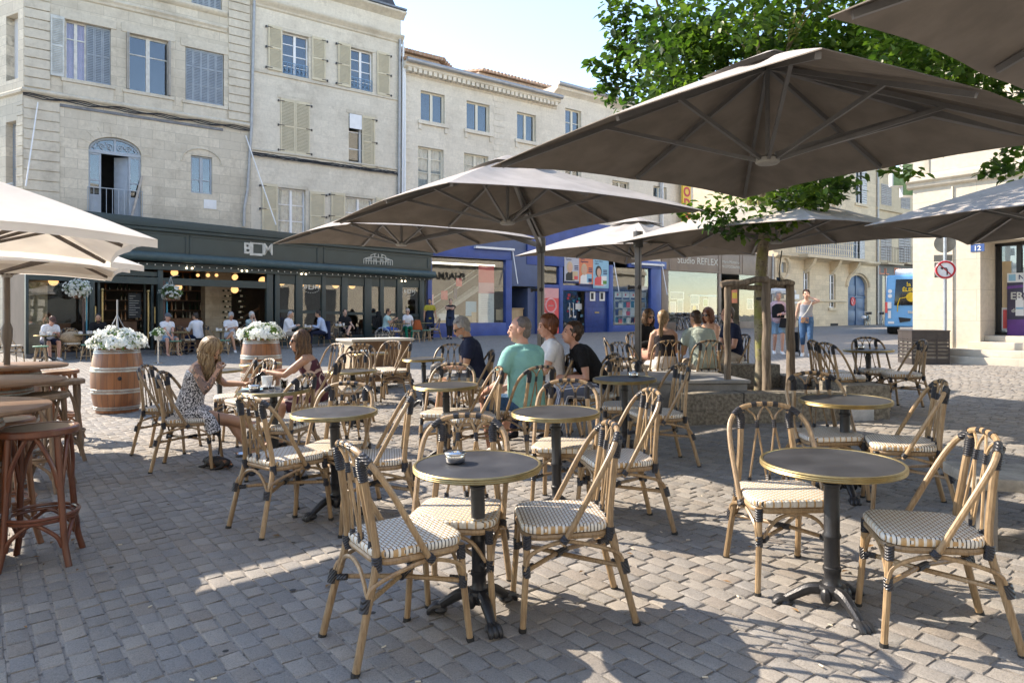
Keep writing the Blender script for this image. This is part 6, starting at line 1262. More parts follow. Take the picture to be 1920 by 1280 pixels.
# wooden stakes with rails
BARKW = woodmat('grey_stake_wood', (.10,.075,.055), (.30,.24,.18), 2, 1.6, .85)
def stakes():
    T0 = at(1440, 9.0); z0 = PZ+PH-.2; T = thing('tree_stakes', 'rough wooden stakes and rails bracing the tree trunk', 'tree support', (T0.x, T0.y, z0)); L = lambda v: Vector(v)-Vector((T0.x,T0.y,z0)); rr = random.Random(4)
    for px, d, top, r in ((1364, 8.75, 530, .041), (1437, 8.75, 522, .052), (1482, 9.4, 532, .056)):
        zt = P3(px, top, d); m = MB(); n = 34; m.tube([L((zt.x+.018*mnoise.noise((i*.16,px,0)), zt.y, z0-.1+(zt.z-z0+.1)*i/n)) for i in range(n+1)], [r*(1.06-.1*i/n) for i in range(n+1)], 18); cx_ = L((zt.x, zt.y, 0)); m.v = [(v[0]+(v[0]-cx_.x)*q_, v[1]+(v[1]-cx_.y)*q_, v[2]) for v in m.v for q_ in [.16*mnoise.noise(Vector((v[0]*16,v[1]*16,v[2]*2.2)))+.10*mnoise.noise(Vector((v[0]*40,v[1]*40,v[2]*9)))]]; m.build('stake', BARKW, T)
    for a, b, r in (((1352,534,8.7),(1440,523,8.7),.040), ((1440,530,8.9),(1486,530,9.35),.036), ((1364,540,8.8),(1480,536,9.5),.034)):
        A, B = P3(*a), P3(*b); m = MB(); m.tube([L(A.lerp(B,i/8))+Vector((0,0,.012*sin(i*1.3))) for i in range(9)], r, 10); m.build('rail', BARKW, T)
    m = MB(); p = L(P3(1466,470,8.95)); q = L(P3(1461,528,8.85)); m.tube([p, p.lerp(q,.5)+Vector((-.01,0,0)), q], .007, 5); m.tube([L(P3(1432,560,8.8)), L(P3(1420,560,9.1))], .02, 6); m.build('tie_strap', RUB, T)
stakes()
# tree
def barkmat():
    t = NT('mossy_bark'); n = t.noise(1, t.mp(t.co(), sc=(9,9,5)), detail=6, rough=.7); n2 = t.noise(3.1, detail=5); c = t.ramp(n, [(.3,(.09,.07,.05)), (.5,(.25,.21,.15)), (.7,(.36,.32,.24))]); c = t.mix(t.mth('MULTIPLY', t.sm(n2,.45,.62), .8), c, (.22,.23,.045)); v = t.n('TexVoronoi', i_Vector=t.mp(t.co(), sc=(14,14,30)), i_Scale=1).outputs['Distance']; c = t.mix(t.mth('MULTIPLY', t.sm(v,.28,.12), .7), c, (.045,.035,.03)); t.set(Base_Color=c, Roughness=.9); t.bump(n, .6, .015); return t.m
def leaf_mass(name, par, org, clusters, mat, size, seed, dens, droop=.35, serr=True):
    """clusters: centre, radius (3), count; every leaf is a folded pointed blade"""
    rng = np.random.default_rng(seed); P = []; 
    for c, r, n in clusters:
        d = rng.normal(size=(n,3)); d /= np.linalg.norm(d, axis=1)[:,None]; rad = rng.uniform(.25,1,n)**.45; P.append(np.array(c)+d*rad[:,None]*np.array(r))
    P = np.concatenate(P); n = len(P); tw = rng.normal(size=(n,3)); tw[:,2] = tw[:,2]*.35-droop; tw /= np.linalg.norm(tw,axis=1)[:,None]
    up = np.tile(np.array([0,0,1.0]), (n,1))+rng.normal(scale=.45, size=(n,3)); sd = np.cross(tw, up); sd /= np.linalg.norm(sd,axis=1)[:,None]; nr = np.cross(sd, tw); L = size*rng.uniform(.65,1.25,n)[:,None]; W = L*.30
    A = P; v = [A, A+tw*L*.30+sd*W*.85+nr*L*.07, A+tw*L*.65+sd*W+nr*L*.05, A+tw*L*1.05-nr*L*.10, A+tw*L*.65-sd*W+nr*L*.05, A+tw*L*.30-sd*W*.85+nr*L*.07, A+tw*L*.55-nr*L*.02]
    V = np.stack(v, 1).reshape(-1,3)-np.array(org); f = np.array([(0,1,2,6),(6,2,3,3),(0,6,4,5),(6,3,4,4)]); idx = (np.arange(n)*7)[:,None]; F_ = []
    q1 = np.stack([idx[:,0]+k for k in (0,1,2,6)],1); q2 = np.stack([idx[:,0]+k for k in (0,6,4,5)],1); t1 = np.stack([idx[:,0]+k for k in (6,2,3)],1); t2 = np.stack([idx[:,0]+k for k in (6,3,4)],1)
    me = bpy.data.meshes.new(name); me.from_pydata(V.tolist(), [], q1.tolist()+q2.tolist()+t1.tolist()+t2.tolist()); me.materials.append(mat); me.shade_smooth(); o = bpy.data.objects.new(name, me); COL.objects.link(o); o.parent = par; return o
def tree():
    b = at(1422, 9.2); z0 = PZ+PH-.22; T = thing('street_tree', 'young leafy street tree with mossy trunk growing from the planter', 'tree', (b.x, b.y, z0)); L = lambda v: Vector(v)-Vector((b.x,b.y,z0)); rr = random.Random(11)
    m = MB(); top = P3(1432, 395, 9.2); n = 16; m.tube([L((b.x+.02*sin(i*.5)+(top.x-b.x)*i/n, b.y, z0-.1+(top.z-z0+.1)*i/n)) for i in range(n+1)], [.082-.012*i/n+.008*mnoise.noise((i*.7,1,1)) for i in range(n+1)], 14)
    tips = []; t0 = L(top)
    for k in range(11):
        a = k*2.4; el = rr.uniform(.7,1.35) if k else 1.5; ln = rr.uniform(2.2,3.8); d = Vector((cos(a)*cos(el), sin(a)*cos(el), sin(el))); p = [t0-Vector((0,0,.25*rr.random()))]; 
        for i in range(8): d = (d+Vector((rr.uniform(-.16,.16),rr.uniform(-.16,.16),.04))).normalized(); p.append(p[-1]+d*ln/8)
        m.tube(p, [.052*(1-i/9.5) for i in range(9)], 7); tips += p[3:]
        for j in range(5):
            s = p[rr.randrange(2,8)]; e = (d+Vector((rr.uniform(-1,1),rr.uniform(-1,1),rr.uniform(-.5,.6)))).normalized(); q = [s+e*(.28*i)+Vector((0,0,-.02*i*i)) for i in range(5)]; m.tube(q, [.018*(1-i/5.5) for i in range(5)], 5); tips += q[2:]
    m.build('trunk', barkmat(), T); cl = []
    def C(px, py, d, r, n): p = P3(px, py, d); cl.append(((p.x,p.y,p.z), r if isinstance(r,tuple) else (r,r,r), n))
    # the crown as many clumps: high mass, left sprays, low skirt under the parasol, right overhang
    for i in range(190):
        px = rr.uniform(1150,1960); py = rr.uniform(-420,200); d = rr.uniform(7.0,10.6)
        if px < 1210 and py > 60: continue
        C(px, py, d, (rr.uniform(.28,.5), rr.uniform(.28,.5), rr.uniform(.22,.42)), rr.randrange(80,135))
    for i in range(100): C(rr.uniform(1250,1750), rr.uniform(60,250), rr.uniform(8.2,10.6), (.42,.42,.3), 95)
    for px, py, s in ((1135,170,.13),(1150,150,.15),(1160,125,.14),(1150,100,.10),(1125,135,.10),(1112,118,.06),(1170,175,.2),(1185,140,.2),(1170,70,.18),(1150,20,.18),(1158,45,.14),(1195,60,.25),(1180,-10,.25),(1145,85,.05)): C(px, py, 8.8, (s*1.1,s*1.1,s*1.2), int(330*s))
    for i in range(30):
        t = rr.random(); px = lerp(1290,1600,t); py = 405-.50*(px-1420)*(1 if px > 1420 else -.05)*.55+rr.uniform(-35,25) if px > 1420 else 395+rr.uniform(-30,45)*(px-1270)/150+(1420-px)*.05
        if px > 1430: C(px, py-12, 9.1+rr.uniform(-1.0,.6), (.24,.3,.17), rr.randrange(16,64))
    for px, py, s, n in ((1300,395,.12,30),(1285,398,.08,14),(1330,408,.15,45),(1370,425,.16,55),(1410,430,.16,50),(1450,425,.15,45),(1480,400,.15,40),(1520,385,.15,42),(1555,365,.12,34),(1570,345,.10,22),(1480,360,.22,70),(1420,380,.25,80),(1350,385,.18,50),(1695,320,.12,22),(1720,322,.07,9),(1670,318,.08,10)): C(px, py, 8.4, (s*1.5,s,s*.95), n)
    for px, py, s, n in ((1870,312,.16,42),(1900,290,.2,60),(1930,320,.22,60),(1850,322,.07,10),(1740,120,.4,100),(1800,170,.4,110),(1850,130,.45,120),(1900,180,.45,120),(1780,230,.3,70),(1860,225,.3,70),(1905,245,.25,60),(1720,190,.3,60),(1700,140,.4,120),(1760,190,.4,120),(1830,190,.4,120),(1880,150,.5,150),(1660,110,.4,110)): C(px, py, 7.6, s, n)
    leaf_mass('crown', T, (b.x,b.y,z0), cl, leafmat('tree_leaf', (.036,.088,.014), (.14,.225,.036), .40), .105, 5, 1)
tree()
# slatted drinks counter
def counter():
    a = at(664, 12.2); b = Vector((a.x+.87,a.y+.66,0)); f = Fac((a.x, a.y), b.x-a.x, b.y-a.y); ez = g(a.x, a.y); T = thing('slatted_counter', 'movable service counter of thin vertical wood slats with pale top', 'counter', (a.x,a.y,ez), f.rot); L = math.hypot(b.x-a.x, b.y-a.y); top = f.uz(662, 636)[1]-ez
    SL = woodmat('thin_slats', (.21,.12,.065), (.32,.20,.115), 2, 1, .6); LT = woodmat('pale_board', (.50,.39,.27), (.62,.50,.36), 2, .7, .5); m = MB(); m.box(.02, L-.02, .02, .58, .16, top-.05); m.build('body', DARK, T); m = MB(); n = 46
    for i in range(n): u = L*(i+.5)/n; m.box(u-L/n*.36, u+L/n*.36, .0, .02, .14, top-.05)
    m.build('slats', SL, T, smooth=False); m = MB(); m.box(-.02, .02, .0, .60, .12, top-.05); m.build('end_panel', LT, T); m = MB(); m.box(-.06, L+.06, -.04, .64, top-.045, top); m.build('counter_top', pm('pale_counter', (.56,.52,.46), .45, var=.08), T, bev=.006)
    for u in (.15, L*.55, L-.15): m = MB(); m.tube([(u,.05,.07),(u,.09,.07)], .07, 14); m.build('castor', pm('grey_castor', (.35,.36,.37), .5), T)
counter()
# rubbish bin, sign post, bench, stanchion plant, market umbrella of the passer-by stall
def slatbin():
    p = at(1731, 15.2); z = g(p.x,p.y); T = thing('litter_bin', 'dark brown square litter bin with slotted metal sides', 'bin', (p.x,p.y,z), R(-8)); M = pm('bin_brown', (.060,.052,.050), .5, metal=.2, var=.1); w_ = .37; h = .68; m = MB(); 
    for s in (0, 1, 2, 3):
        rot = Matrix.Rotation(s*PI/2, 3, 'Z')
        def bx(x0,x1,z0,z1): 
            ps = [Vector(q) for q in ((x0,-w_,z0),(x1,-w_,z0),(x1,-w_+.015,z0),(x0,-w_+.015,z0),(x0,-w_,z1),(x1,-w_,z1),(x1,-w_+.015,z1),(x0,-w_+.015,z1))]; m.hexa([rot @ q for q in ps])
        for x in (-w_, -.135, .105, w_-.03): bx(x+.002, x+.028, .0, h)
        for a, b in ((-w_+.03,-.135),(-.105,.105),(.135,w_-.03)):
            bx(a,b,.0,.12); bx(a,b,h-.16,h)
            for k in range(5): z1 = .17+k*.075; bx(a,b,z1,z1+.042)
    m.build('slotted_panel', M, T, smooth=False); m = MB(); m.box(-w_+.03,w_-.03,-w_+.03,w_-.03,.05,h-.1); m.build('liner', pm('bin_liner', (.30,.28,.25), .6, var=.3), T); m = MB(); m.box(-w_-.01,w_+.01,-w_-.01,w_+.01,h,h+.03); m.build('rim', M, T, bev=.008)
slatbin()
def signpost():
    p = at(1772, 15.0); z = g(p.x,p.y); T = thing('sign_post', 'galvanised post with a red ringed no left turn sign and grey sign backs', 'road sign', (p.x,p.y,z), R(-25)); m = MB(); m.tube([(0,0,-.05),(0,0,2.75)], .035, 12); m.build('post', pm('galvanised', (.42,.46,.50), .4, metal=.5, var=.15), T); m = MB(); m.tube([(0,0,0),(0,0,.62)], .038, 12); m.build('post_sleeve', pm('post_blue', (.10,.14,.20), .5), T)
    RED = pm('sign_red_paint', (.50,.02,.03), .35); m = MB(); zc = CZ+(590-506)/F*15-z; r = .18
    def disc(mb, rr_, y, t, cx=-.0, cz=zc): mb.tube([(cx,y,cz),(cx,y-t,cz)], rr_, 28)
    disc(m, r+.02, -.05, .012); sg = m.build('no_left_turn', WHITE, T); m = MB(); m.tube([(r*.93*cos(k*PI/20),-.064,zc+r*.93*sin(k*PI/20)) for k in range(40)], .020, 6, closed=True); m.bar((-r*.6,-.068,zc+r*.66), (r*.6,-.068,zc-r*.66), .022, .006, up=(0,1,0)); m.build('red_ring', RED, sg); m = MB(); m.tube([(.03,-.064,zc-.11),(.03,-.064,zc+.0),(.02,-.064,zc+.03),(-.05,-.064,zc+.035)], .012, 6); m.prism([(-.05,-.066,zc+.07),(-.05,-.066,zc),(-.10,-.066,zc+.035)], (0,.006,0)); m.build('arrow', IRON, sg)
    m = MB(); z1 = CZ+(590-456)/F*15-z; m.tube([(0,.045,z1),(0,.057,z1)], .20, 24); m.box(-.20,.14,.045,.057,z1-.38,z1-.24); m.box(-.19,.12,.045,.057,z1-.72,z1-.40); m.box(-.03,.03,.03,.05,z1-.7,z1+.1); m.build('sign_back', pm('sign_back_grey', (.27,.25,.21), .5, metal=.3), T)
signpost()
def bench():
    p = onground(1895, 905, .40); z = g(p.x,p.y); T = thing('stone_bench', 'pale concrete slab bench on steel legs at the right edge', 'bench', (p.x+.45,p.y+.1,z), R(-12)); m = MB(); m.box(-.62,.9,-.25,.25,.36,.43); m.build('slab', CONCT, T, bev=.01)
    for x in (-.5, .7): m = MB(); m.box(x-.02,x+.02,-.18,.18,0,.36); m.build('leg', GREYM, T)
bench()
def potstand():
    p = onground(297, 681); T = thing('plant_stand', 'steel stand with a small leafy pot at the cafe door', 'plant stand', p); m = MB(); m.lathe([(.0,0),(.13,0),(.13,.012),(.022,.03),(.022,.62),(.0,.62)], 20, cap=False); m.build('stand', CHR, T); m = MB(); m.lathe([(.0,.62),(.09,.62),(.11,.74),(.10,.74),(.0,.72)], 20, cap=False); m.build('pot', pm('zinc_pot', (.5,.5,.48), .5, metal=.4), T); flowers(T, (0,0,.74), .17, .17, .2, 200, 7, .03, -.25, 'foliage')
potstand()
def basket(px, py, s, label, seed, gr):
    u, z = CAFE.uz(px, py, -.55); w_ = CAFE.world(u, -.55, z); T = thing('hanging_basket', label, 'hanging basket', w_); flowers(T, (0,0,-.06), s, s, s*.8, 230, seed, .045, gr, 'foliage'); flowers(T, (0,0,-.08), s*.8, s*.8, -s*.6, 150, seed+1, .045, gr, 'foliage'); m = MB(); m.lathe([(.05,-.32),(.16,-.28),(.2,-.1),(.18,-.1)], 16, cap=False); m.build('basket', DWOOD, T); m = MB()
    for k in range(3): a = k*2.1; m.tube([(.18*cos(a),.18*sin(a),-.1),(0,0,.5)], .008, 4)
    m.tube([(0,0,.48),(0,.4,.55),(0,.56,.55)], .014, 5); m.build('chain', ZINC, T)
basket(146, 540, .34, 'hanging basket of white petunias under the left end of the cafe fascia', 21, .6); basket(320, 547, .33, 'hanging basket of small pale flowers beside the cafe door', 25, -.05)
for px, lb in ((157, 'brown awning post left of the cafe doors'), (308, 'brown awning post beside the chalkboard door')):
    u, z = CAFE.uz(px, 640, -.3); b = CAFE.world(u, -.3, 0); b.z = g(b.x,b.y); T = thing('awning_post', lb, 'post', b, 0, 'posts before the cafe doors'); m = MB(); m.tube([(0,0,0),(0,0,2.35)], .035, 10); m.build('post', pm('post_brown', (.10,.06,.05), .5), T); m = MB(); m.tube([(.10,-.02,.05),(.10,-.02,2.3)], .022, 8); m.build('turquoise_strip', pm('turquoise', (.03,.22,.30), .5), T)
# ================================================================ people
def remesh(mb, name, mat, par, vox, smooth=3, fac=.5):
    me = bpy.data.meshes.new('r'); me.from_pydata([tuple(v) for v in mb.v], [], mb.f); o = bpy.data.objects.new('r', me); COL.objects.link(o)
    r = o.modifiers.new('r', 'REMESH'); r.mode = 'VOXEL'; r.voxel_size = vox; r.use_smooth_shade = True
    if smooth: s = o.modifiers.new('s', 'SMOOTH'); s.factor = fac; s.iterations = smooth
    dg = bpy.context.evaluated_depsgraph_get(); m2 = bpy.data.meshes.new_from_object(o.evaluated_get(dg)); bpy.data.objects.remove(o); bpy.data.meshes.remove(me)
    m2.materials.clear(); m2.materials.append(mat); m2.shade_smooth(); m2.name = name; q = bpy.data.objects.new(name, m2); COL.objects.link(q); q.parent = par; return q
SK = {k: skinmat('skin_'+k, c) for k, c in (('fair', (.60,.37,.27)), ('tan', (.50,.28,.18)), ('red', (.55,.30,.22)), ('olive', (.44,.25,.16)))}
HM = {'blond': hairmat('hair_blond', (.15,.09,.045), (.42,.30,.165)), 'ombre': hairmat('hair_ombre', (.045,.024,.014), (.22,.12,.055)), 'grey': hairmat('hair_grey', (.26,.26,.26), (.42,.42,.42)), 'white': hairmat('hair_white', (.45,.44,.42), (.62,.61,.58)), 'brown': hairmat('hair_brown', (.040,.022,.013), (.095,.052,.028)),
      'dark': hairmat('hair_dark', (.018,.013,.010), (.05,.034,.024)), 'auburn': hairmat('hair_auburn', (.10,.032,.014), (.21,.075,.03)), 'black': hairmat('hair_black', (.012,.011,.011), (.03,.027,.025)), 'bald': hairmat('hair_cropped', (.11,.09,.08), (.17,.15,.14))}
def cloth(name, col, var=.1, wr=.55): 
    if name in MATS: return MATS[name]
    m = fabric(name, col, 0, .85, 300, var, 1.0, 11); MATS[name] = m; return m
def print_mat(name, a, b, sc, lo=.46, hi=.5, dist=1.5):
    t = NT(name); n = t.noise(sc, detail=1, dist=dist); t.set(Base_Color=t.mix(t.sm(n, lo, hi), a, b), Roughness=.85); t.bump(t.noise(9), .3, .02); return t.m
def stripe_mat(name, a, b, sc, axis=0, duty=.5):
    t = NT(name); sp = t.n('SeparateXYZ', i_0=t.co()); f = t.mth('FRACT', t.mth('ADD', t.mth('MULTIPLY', sp.outputs[axis], sc), 50)); t.set(Base_Color=t.mix(t.mth('LESS_THAN', f, duty), a, b), Roughness=.85); t.bump(t.noise(9), .3, .02); return t.m
TATTOO = None
def ik(a, c, l1, l2, pole):
    a = Vector(a); c = Vector(c); d = c-a; D = min(d.length, (l1+l2)*.998); D = max(D, abs(l1-l2)+.01); u = d.normalized(); x = (l1*l1-l2*l2+D*D)/(2*D); h = math.sqrt(max(0, l1*l1-x*x)); p = Vector(pole); p = (p-u*p.dot(u)); p = p.normalized() if p.length > 1e-5 else u.orthogonal(); return a+u*x+p*h, a+u*D
LIPS = pm('lips', (.42,.16,.13), .5); EYEM = pm('eye_dark', (.03,.022,.018), .2); LENS = pm('dark_lens', (.02,.017,.016), .08)
def hand_mesh(mb, w, d, n, curl, side, s=1.0):
    d = Vector(d).normalized(); n = Vector(n); n = (n-d*n.dot(d)).normalized(); ac = d.cross(n)*side; rot = Matrix((d, ac, n)).transposed()
    mb.ell(w+d*.045*s, (.052*s,.040*s,.017*s), 12, 8, rot=rot)
    for o_, l in ((-.030,.060), (-.011,.074), (.010,.080), (.030,.070)):
        p = w+d*.082*s+ac*o_*s; v = d.copy(); pts = [w+d*.05*s+ac*o_*.9*s, p]; k = curl
        for sg in (.42, .33, .25): v = (v*cos(k)+n*sin(k)).normalized(); n2 = (n-v*n.dot(v)); pts.append(pts[-1]+v*l*sg*s)
        # progressive curl
        q = [pts[0], pts[1]]; v = d.copy(); nn = n.copy()
        for sg, kk in ((.42,.7), (.33,1.0), (.25,.9)):
            a = curl*kk; v2 = v*cos(a)+nn*sin(a); nn = nn*cos(a)-v*sin(a); v = v2; q.append(q[-1]+v*l*sg*s)
        mb.tube(q, [.0105*s,.0100*s,.0095*s,.0088*s,.0072*s], 8)
    q = [w+d*.015*s+ac*.022*s+n*.004, w+d*.040*s+ac*.050*s+n*.012*s, w+d*.068*s+ac*.060*s+n*.026*s, w+d*.088*s+ac*.056*s+n*.034*s]; mb.tube(q, [.014*s,.0125*s,.011*s,.0085*s], 8)
def person(label, loc, face, pose, look, group=None, vox=.009):
    T = thing('person', label, 'person', loc, R(face), group); s = look.get('s', 1.0); fem = look.get('fem', False); fat = look.get('fat', 1.0); G_ = pose.get
    sit = G_('sit', True); hz = G_('hz', .545 if sit else .93*s); lean = R(G_('lean', 8)); side = R(G_('side', 0)); P = Vector((G_('px', -.06), 0, hz)); d = Vector((sin(lean), sin(side), cos(lean))).normalized(); tw = R(G_('twist', 0))
    lat = Vector((-sin(tw), cos(tw), 0)); lat = (lat-d*lat.dot(d)).normalized(); k = s
    b2 = Vector((sin(lean*1.35), sin(side), cos(lean*1.35))).normalized(); W_ = P+d*.20*k; N = W_+b2*.31*k; sh = (.155 if fem else .178)*k
    ring = [(P-d*.09*k,.140,.105),(P-d*.02*k,.168 if fem else .160,.122*fat),(P+d*.10*k,.150*fat,.112*fat),(W_,.128*fat if fem else .148*fat,.102*fat),(W_+b2*.11*k,.148,.114*(.5+.5*fat)),(W_+b2*.20*k,.162 if not fem else .148,.112),(W_+b2*.265*k,.135,.09),(N,.062,.058),(N+b2*.03*k,.05,.05)]
    def torso(mb, inf=0.0, a=0, b=9): mb.tube([r[0] for r in ring[a:b]], [(r[1]*k+inf, r[2]*k+inf) for r in ring[a:b]], 20, flat=lat)
    hy, hp, hr = [R(v) for v in G_('head', (0,5,0))]; HR = (Euler((0,0,hy)).to_matrix() @ Euler((0,hp,0)).to_matrix() @ Euler((hr,0,0)).to_matrix()); nk = N+Vector((.028,0,.06)).lerp(b2*.07, .5)*k; HC = nk+(HR @ Vector((.020,0,.085)))*k; Hp = lambda x, y, z: HC+(HR @ Vector((x,y,z)))*k
    mb = MB(); torso(mb)
    for y in (1,-1): mb.tube([N-b2*.035*k, N-b2*.062*k+lat*sh*y*.95], [.052*k,.048*k], 12)
    mb.tube([N-b2*.04*k, nk, HC+(HR @ Vector((-.012,0,-.03)))*k], [.060*k,(.047 if fem else .056)*k,.055*k], 12)
    E = lambda c, r: mb.ell(Hp(*c), tuple(x*k for x in r), 16, 12, rot=HR)
    E((-.012,0,.025),(.096,.075,.098)); E((.022,0,-.035),(.066,.060,.088)); E((.045,0,-.092),(.034,.034,.026)); E((.074,0,-.005),(.018,.042,.030)); mb.tube([Hp(.084,0,.022),Hp(.096,0,-.012),Hp(.105,0,-.030),Hp(.092,0,-.040)], [.009*k,.011*k,.0145*k,.013*k], 8); E((.078,0,-.064),(.018,.026,.012)); E((.076,0,.030),(.016,.048,.012))
    for y in (1, -1): E((-.008,.077*y,-.010),(.020,.010,.032)); E((.052,.034*y,-.030),(.026,.022,.026))
    la, lf = .285*k, .255*k; lt, ls = .43*k, .42*k; AR = {}; LG = {}
    for sd, y in (('L', 1), ('R', -1)):
        S0 = N-b2*.065*k+lat*sh*y; tgt = G_('hand'+sd, (.30,.16*y,.72 if sit else hz-.12)); el, wr = ik(S0, tgt, la, lf, G_('elbow'+sd, (-.5,.35*y,-.8))); AR[sd] = (S0, el, wr)
        f = .9 if fem else 1.0; f *= k; q = [S0, S0.lerp(el,.3), S0.lerp(el,.7), el, el.lerp(wr,.25), el.lerp(wr,.7), wr]; mb.ell(S0-lat*y*.02-b2*.01, .056*f, 12, 8); mb.tube(q, [.054*f,.052*f,.046*f,.040*f,.041*f,.032*f,.026*f], 12); hd = G_('hdir'+sd); hd = Vector(hd) if hd else (wr-el).normalized()+Vector((0,0,-.15)); hand_mesh(mb, wr, hd, G_('hnorm'+sd, (0,-y*.6,-.6)), G_('curl'+sd, .5), y, .96*k)
        H0 = P+lat*.088*y*k+Vector((0,0,-.03)); an = Vector(G_('foot'+sd, (.42,.11*y,.085) if sit else (.0,.09*y,.085))); kn, an = ik(H0, an, lt, ls, G_('knee'+sd, (.6,.12*y,1) if sit else (1,.05*y,.1))); LG[sd] = (H0, kn, an)
        f2 = k*(1.0 if not fem else .96); q = [H0, H0.lerp(kn,.3), H0.lerp(kn,.7), kn, kn.lerp(an,.25), kn.lerp(an,.6), an]; mb.ell(H0, .088*f2, 12, 8); mb.tube(q, [.090*f2,.084*f2,.066*f2,.056*f2,.057*f2,.045*f2,.035*f2], 14); mb.ell(kn, .055*f2, 10, 8)
        fd = Vector(G_('fdir'+sd, (1,.15*y,-.25))).normalized(); mb.ell(an-fd*.02+Vector((0,0,-.035))*k, (.045*k,.036*k,.038*k), 10, 8); fl = fd.cross(Vector((0,0,1))).normalized()
        toe = an+fd*.165*k+Vector((0,0,-.050))*k; mb.tube([an+Vector((0,0,-.03))*k, an+fd*.09*k+Vector((0,0,-.046))*k, toe], [(.036*k,.032*k),(.043*k,.024*k),(.030*k,.014*k)], 10, flat=fl)
    remesh(mb, 'body', look.get('skinmat') or SK[look.get('skin', 'fair')], T, vox, 3)
    # face
    m = MB()
    if look.get('shades'):
        for y in (1, -1): m.ell(Hp(.088,.033*y,.002), (.012*k,.030*k,.022*k), 12, 8, rot=HR); m.tube([Hp(.080,.058*y,.008), Hp(-.005,.083*y,.006)], .004*k, 5)
        m.tube([Hp(.097,-.012,.008), Hp(.097,.012,.008)], .004*k, 5); m.build('sunglasses', LENS, T)
    else:
        for y in (1, -1):
            m = MB(); m.ell(Hp(.0865,.030*y,.0), (.007*k,.0125*k,.0065*k), 10, 6, rot=HR); m.build('eye', EYEM, T)
        m = MB(); [m.tube([Hp(.090,.016*y,.020), Hp(.090,.034*y,.025), Hp(.080,.050*y,.020)], .0042*k, 5) for y in (1, -1)]; m.build('eyebrows', HM[look.get('hair', ('short','brown'))[1]], T)
    m = MB(); m.ell(Hp(.0925,0,-.0615), (.008*k,.022*k,.0045*k if not look.get('smile') else .008*k), 10, 6, rot=HR); m.ell(Hp(.091,0,-.070), (.008*k,.018*k,.005*k), 10, 6, rot=HR); m.build('lips', LIPS if not look.get('smile') else WHITE, T)
    # hair
    st, hc = look.get('hair', ('short','brown')); hm = HM[hc]; HT = HR @ Euler((0,R(-14),0)).to_matrix()
    if st != 'none':
        m = MB(); big = {'short':0,'crop':-.006,'bob':.012,'long':.010,'pony':.002,'puff':.009}.get(st, 0)
        m.ell(Hp(-.024,0,.034), ((.095+big)*k,(.0815+big)*k,(.098+big)*k), 22, 16, rot=HT); m.ell(Hp(-.055,0,-.02), ((.055+big)*k,(.070+big)*k,(.075+big)*k), 16, 12, rot=HR); rs = random.Random(hash(label) % 999 if False else len(label)*7+3)
        m.v = [tuple(Vector(v)+(Vector(v)-HC).normalized()*k*(.008*mnoise.noise(Vector(v)*38)+.005*mnoise.noise(Vector(v)*90))) for v in m.v]; 
        if st in ('short','puff') and vox < .015:                     # loose tufts break up the cap
            for i in range(420):
                a = R(rs.uniform(40, 320)) if rs.random() < .8 else R(rs.uniform(-40, 40)); e = R(rs.uniform(-28, 85) if abs(math.degrees(a)-180) < 110 else rs.uniform(48, 85)); pts = []
                for j in range(4):
                    e2 = e-R(13 if st == 'short' else 9)*j; r2 = 1.03+.015*j+rs.uniform(-.02,.03)+big*7; c2 = Vector((.095*cos(e2)*cos(a)*r2, .0815*cos(e2)*sin(a+.12*j*rs.uniform(-1,1))*r2, .098*sin(e2)*r2)); pts.append(Hp(-.024,0,.034)+(HT @ c2)*k)
                m.tube(pts, [.0062*k,.0062*k,.0048*k,.0022*k], 5)
        m.build('hair', hm, T) if st in ('short','crop','puff','pony') else None
        if st in ('bob','long'):
            L_ = look.get('hlen', .16 if st == 'bob' else .34); nS = look.get('nstr', 230); a0 = look.get('hopen', 62); sway = Vector(look.get('sway', (0,0,0)))
            for i in range(nS):
                a = R(rs.uniform(a0, 360-a0)); e0 = R(rs.uniform(35, 88)); pts = []; rr_ = (1.03+big*6+.10*rs.random()); ph = rs.uniform(0,6); wa = look.get('wave', .008)
                for j in range(6): e = e0+(R(-18)-e0)*j/5; pts.append(Hp((.098*cos(e)*cos(a))*rr_-.012, .080*cos(e)*sin(a)*rr_, .100*sin(e)*rr_+.028))
                ll = L_*rs.uniform(.6,1.05); o_ = (HR @ Vector((cos(a),sin(a),0)))*.10; 
                for j in range(1, 8): t = j/7; pts.append(pts[5]+Vector((0,0,-ll*t))*k+o_*(t*(.55-t*.75))*k+sway*t*t+Vector((wa*sin(ph+j*1.5),wa*cos(ph+j*1.3),0)))
                m.tube(pts, [.0085*k]*9+[.0075*k,.0065*k,.005*k,.003*k], 5)
            m.build('hair', hm, T)
        if st == 'pony':
            m = MB(); b = Hp(-.118,0,.045)
            for i in range(60): ph = rs.uniform(0,6); o_ = Vector((rs.uniform(-1,1),rs.uniform(-1,1),rs.uniform(-1,1)))*.022; m.tube([Hp(-.09,0,.05)+o_*.3, b+o_*.6]+[b+(HR @ Vector((-.03-.02*j,0,0)))*k*.5+Vector((.006*sin(ph+j),.006*cos(ph+j),-.05*j))*k+o_ for j in range(1,7)], [.007,.008,.009,.009,.008,.007,.005,.003], 5)
            m.build('ponytail', hm, T); m = MB(); m.tube([Hp(-.100,0,.048), Hp(-.116,0,.045)], .02*k, 10); m.build('hair_tie', RUB, T)
    if look.get('cap'):
        m = MB(); m.ell(Hp(-.012,0,.052), (.106*k,.086*k,.080*k), 20, 12, rot=HR); m.ell(Hp(.105,0,.040), (.062*k,.062*k,.008*k), 16, 8, rot=HR @ Euler((0,R(14),0)).to_matrix()); m.build('cap', look['cap'], T)
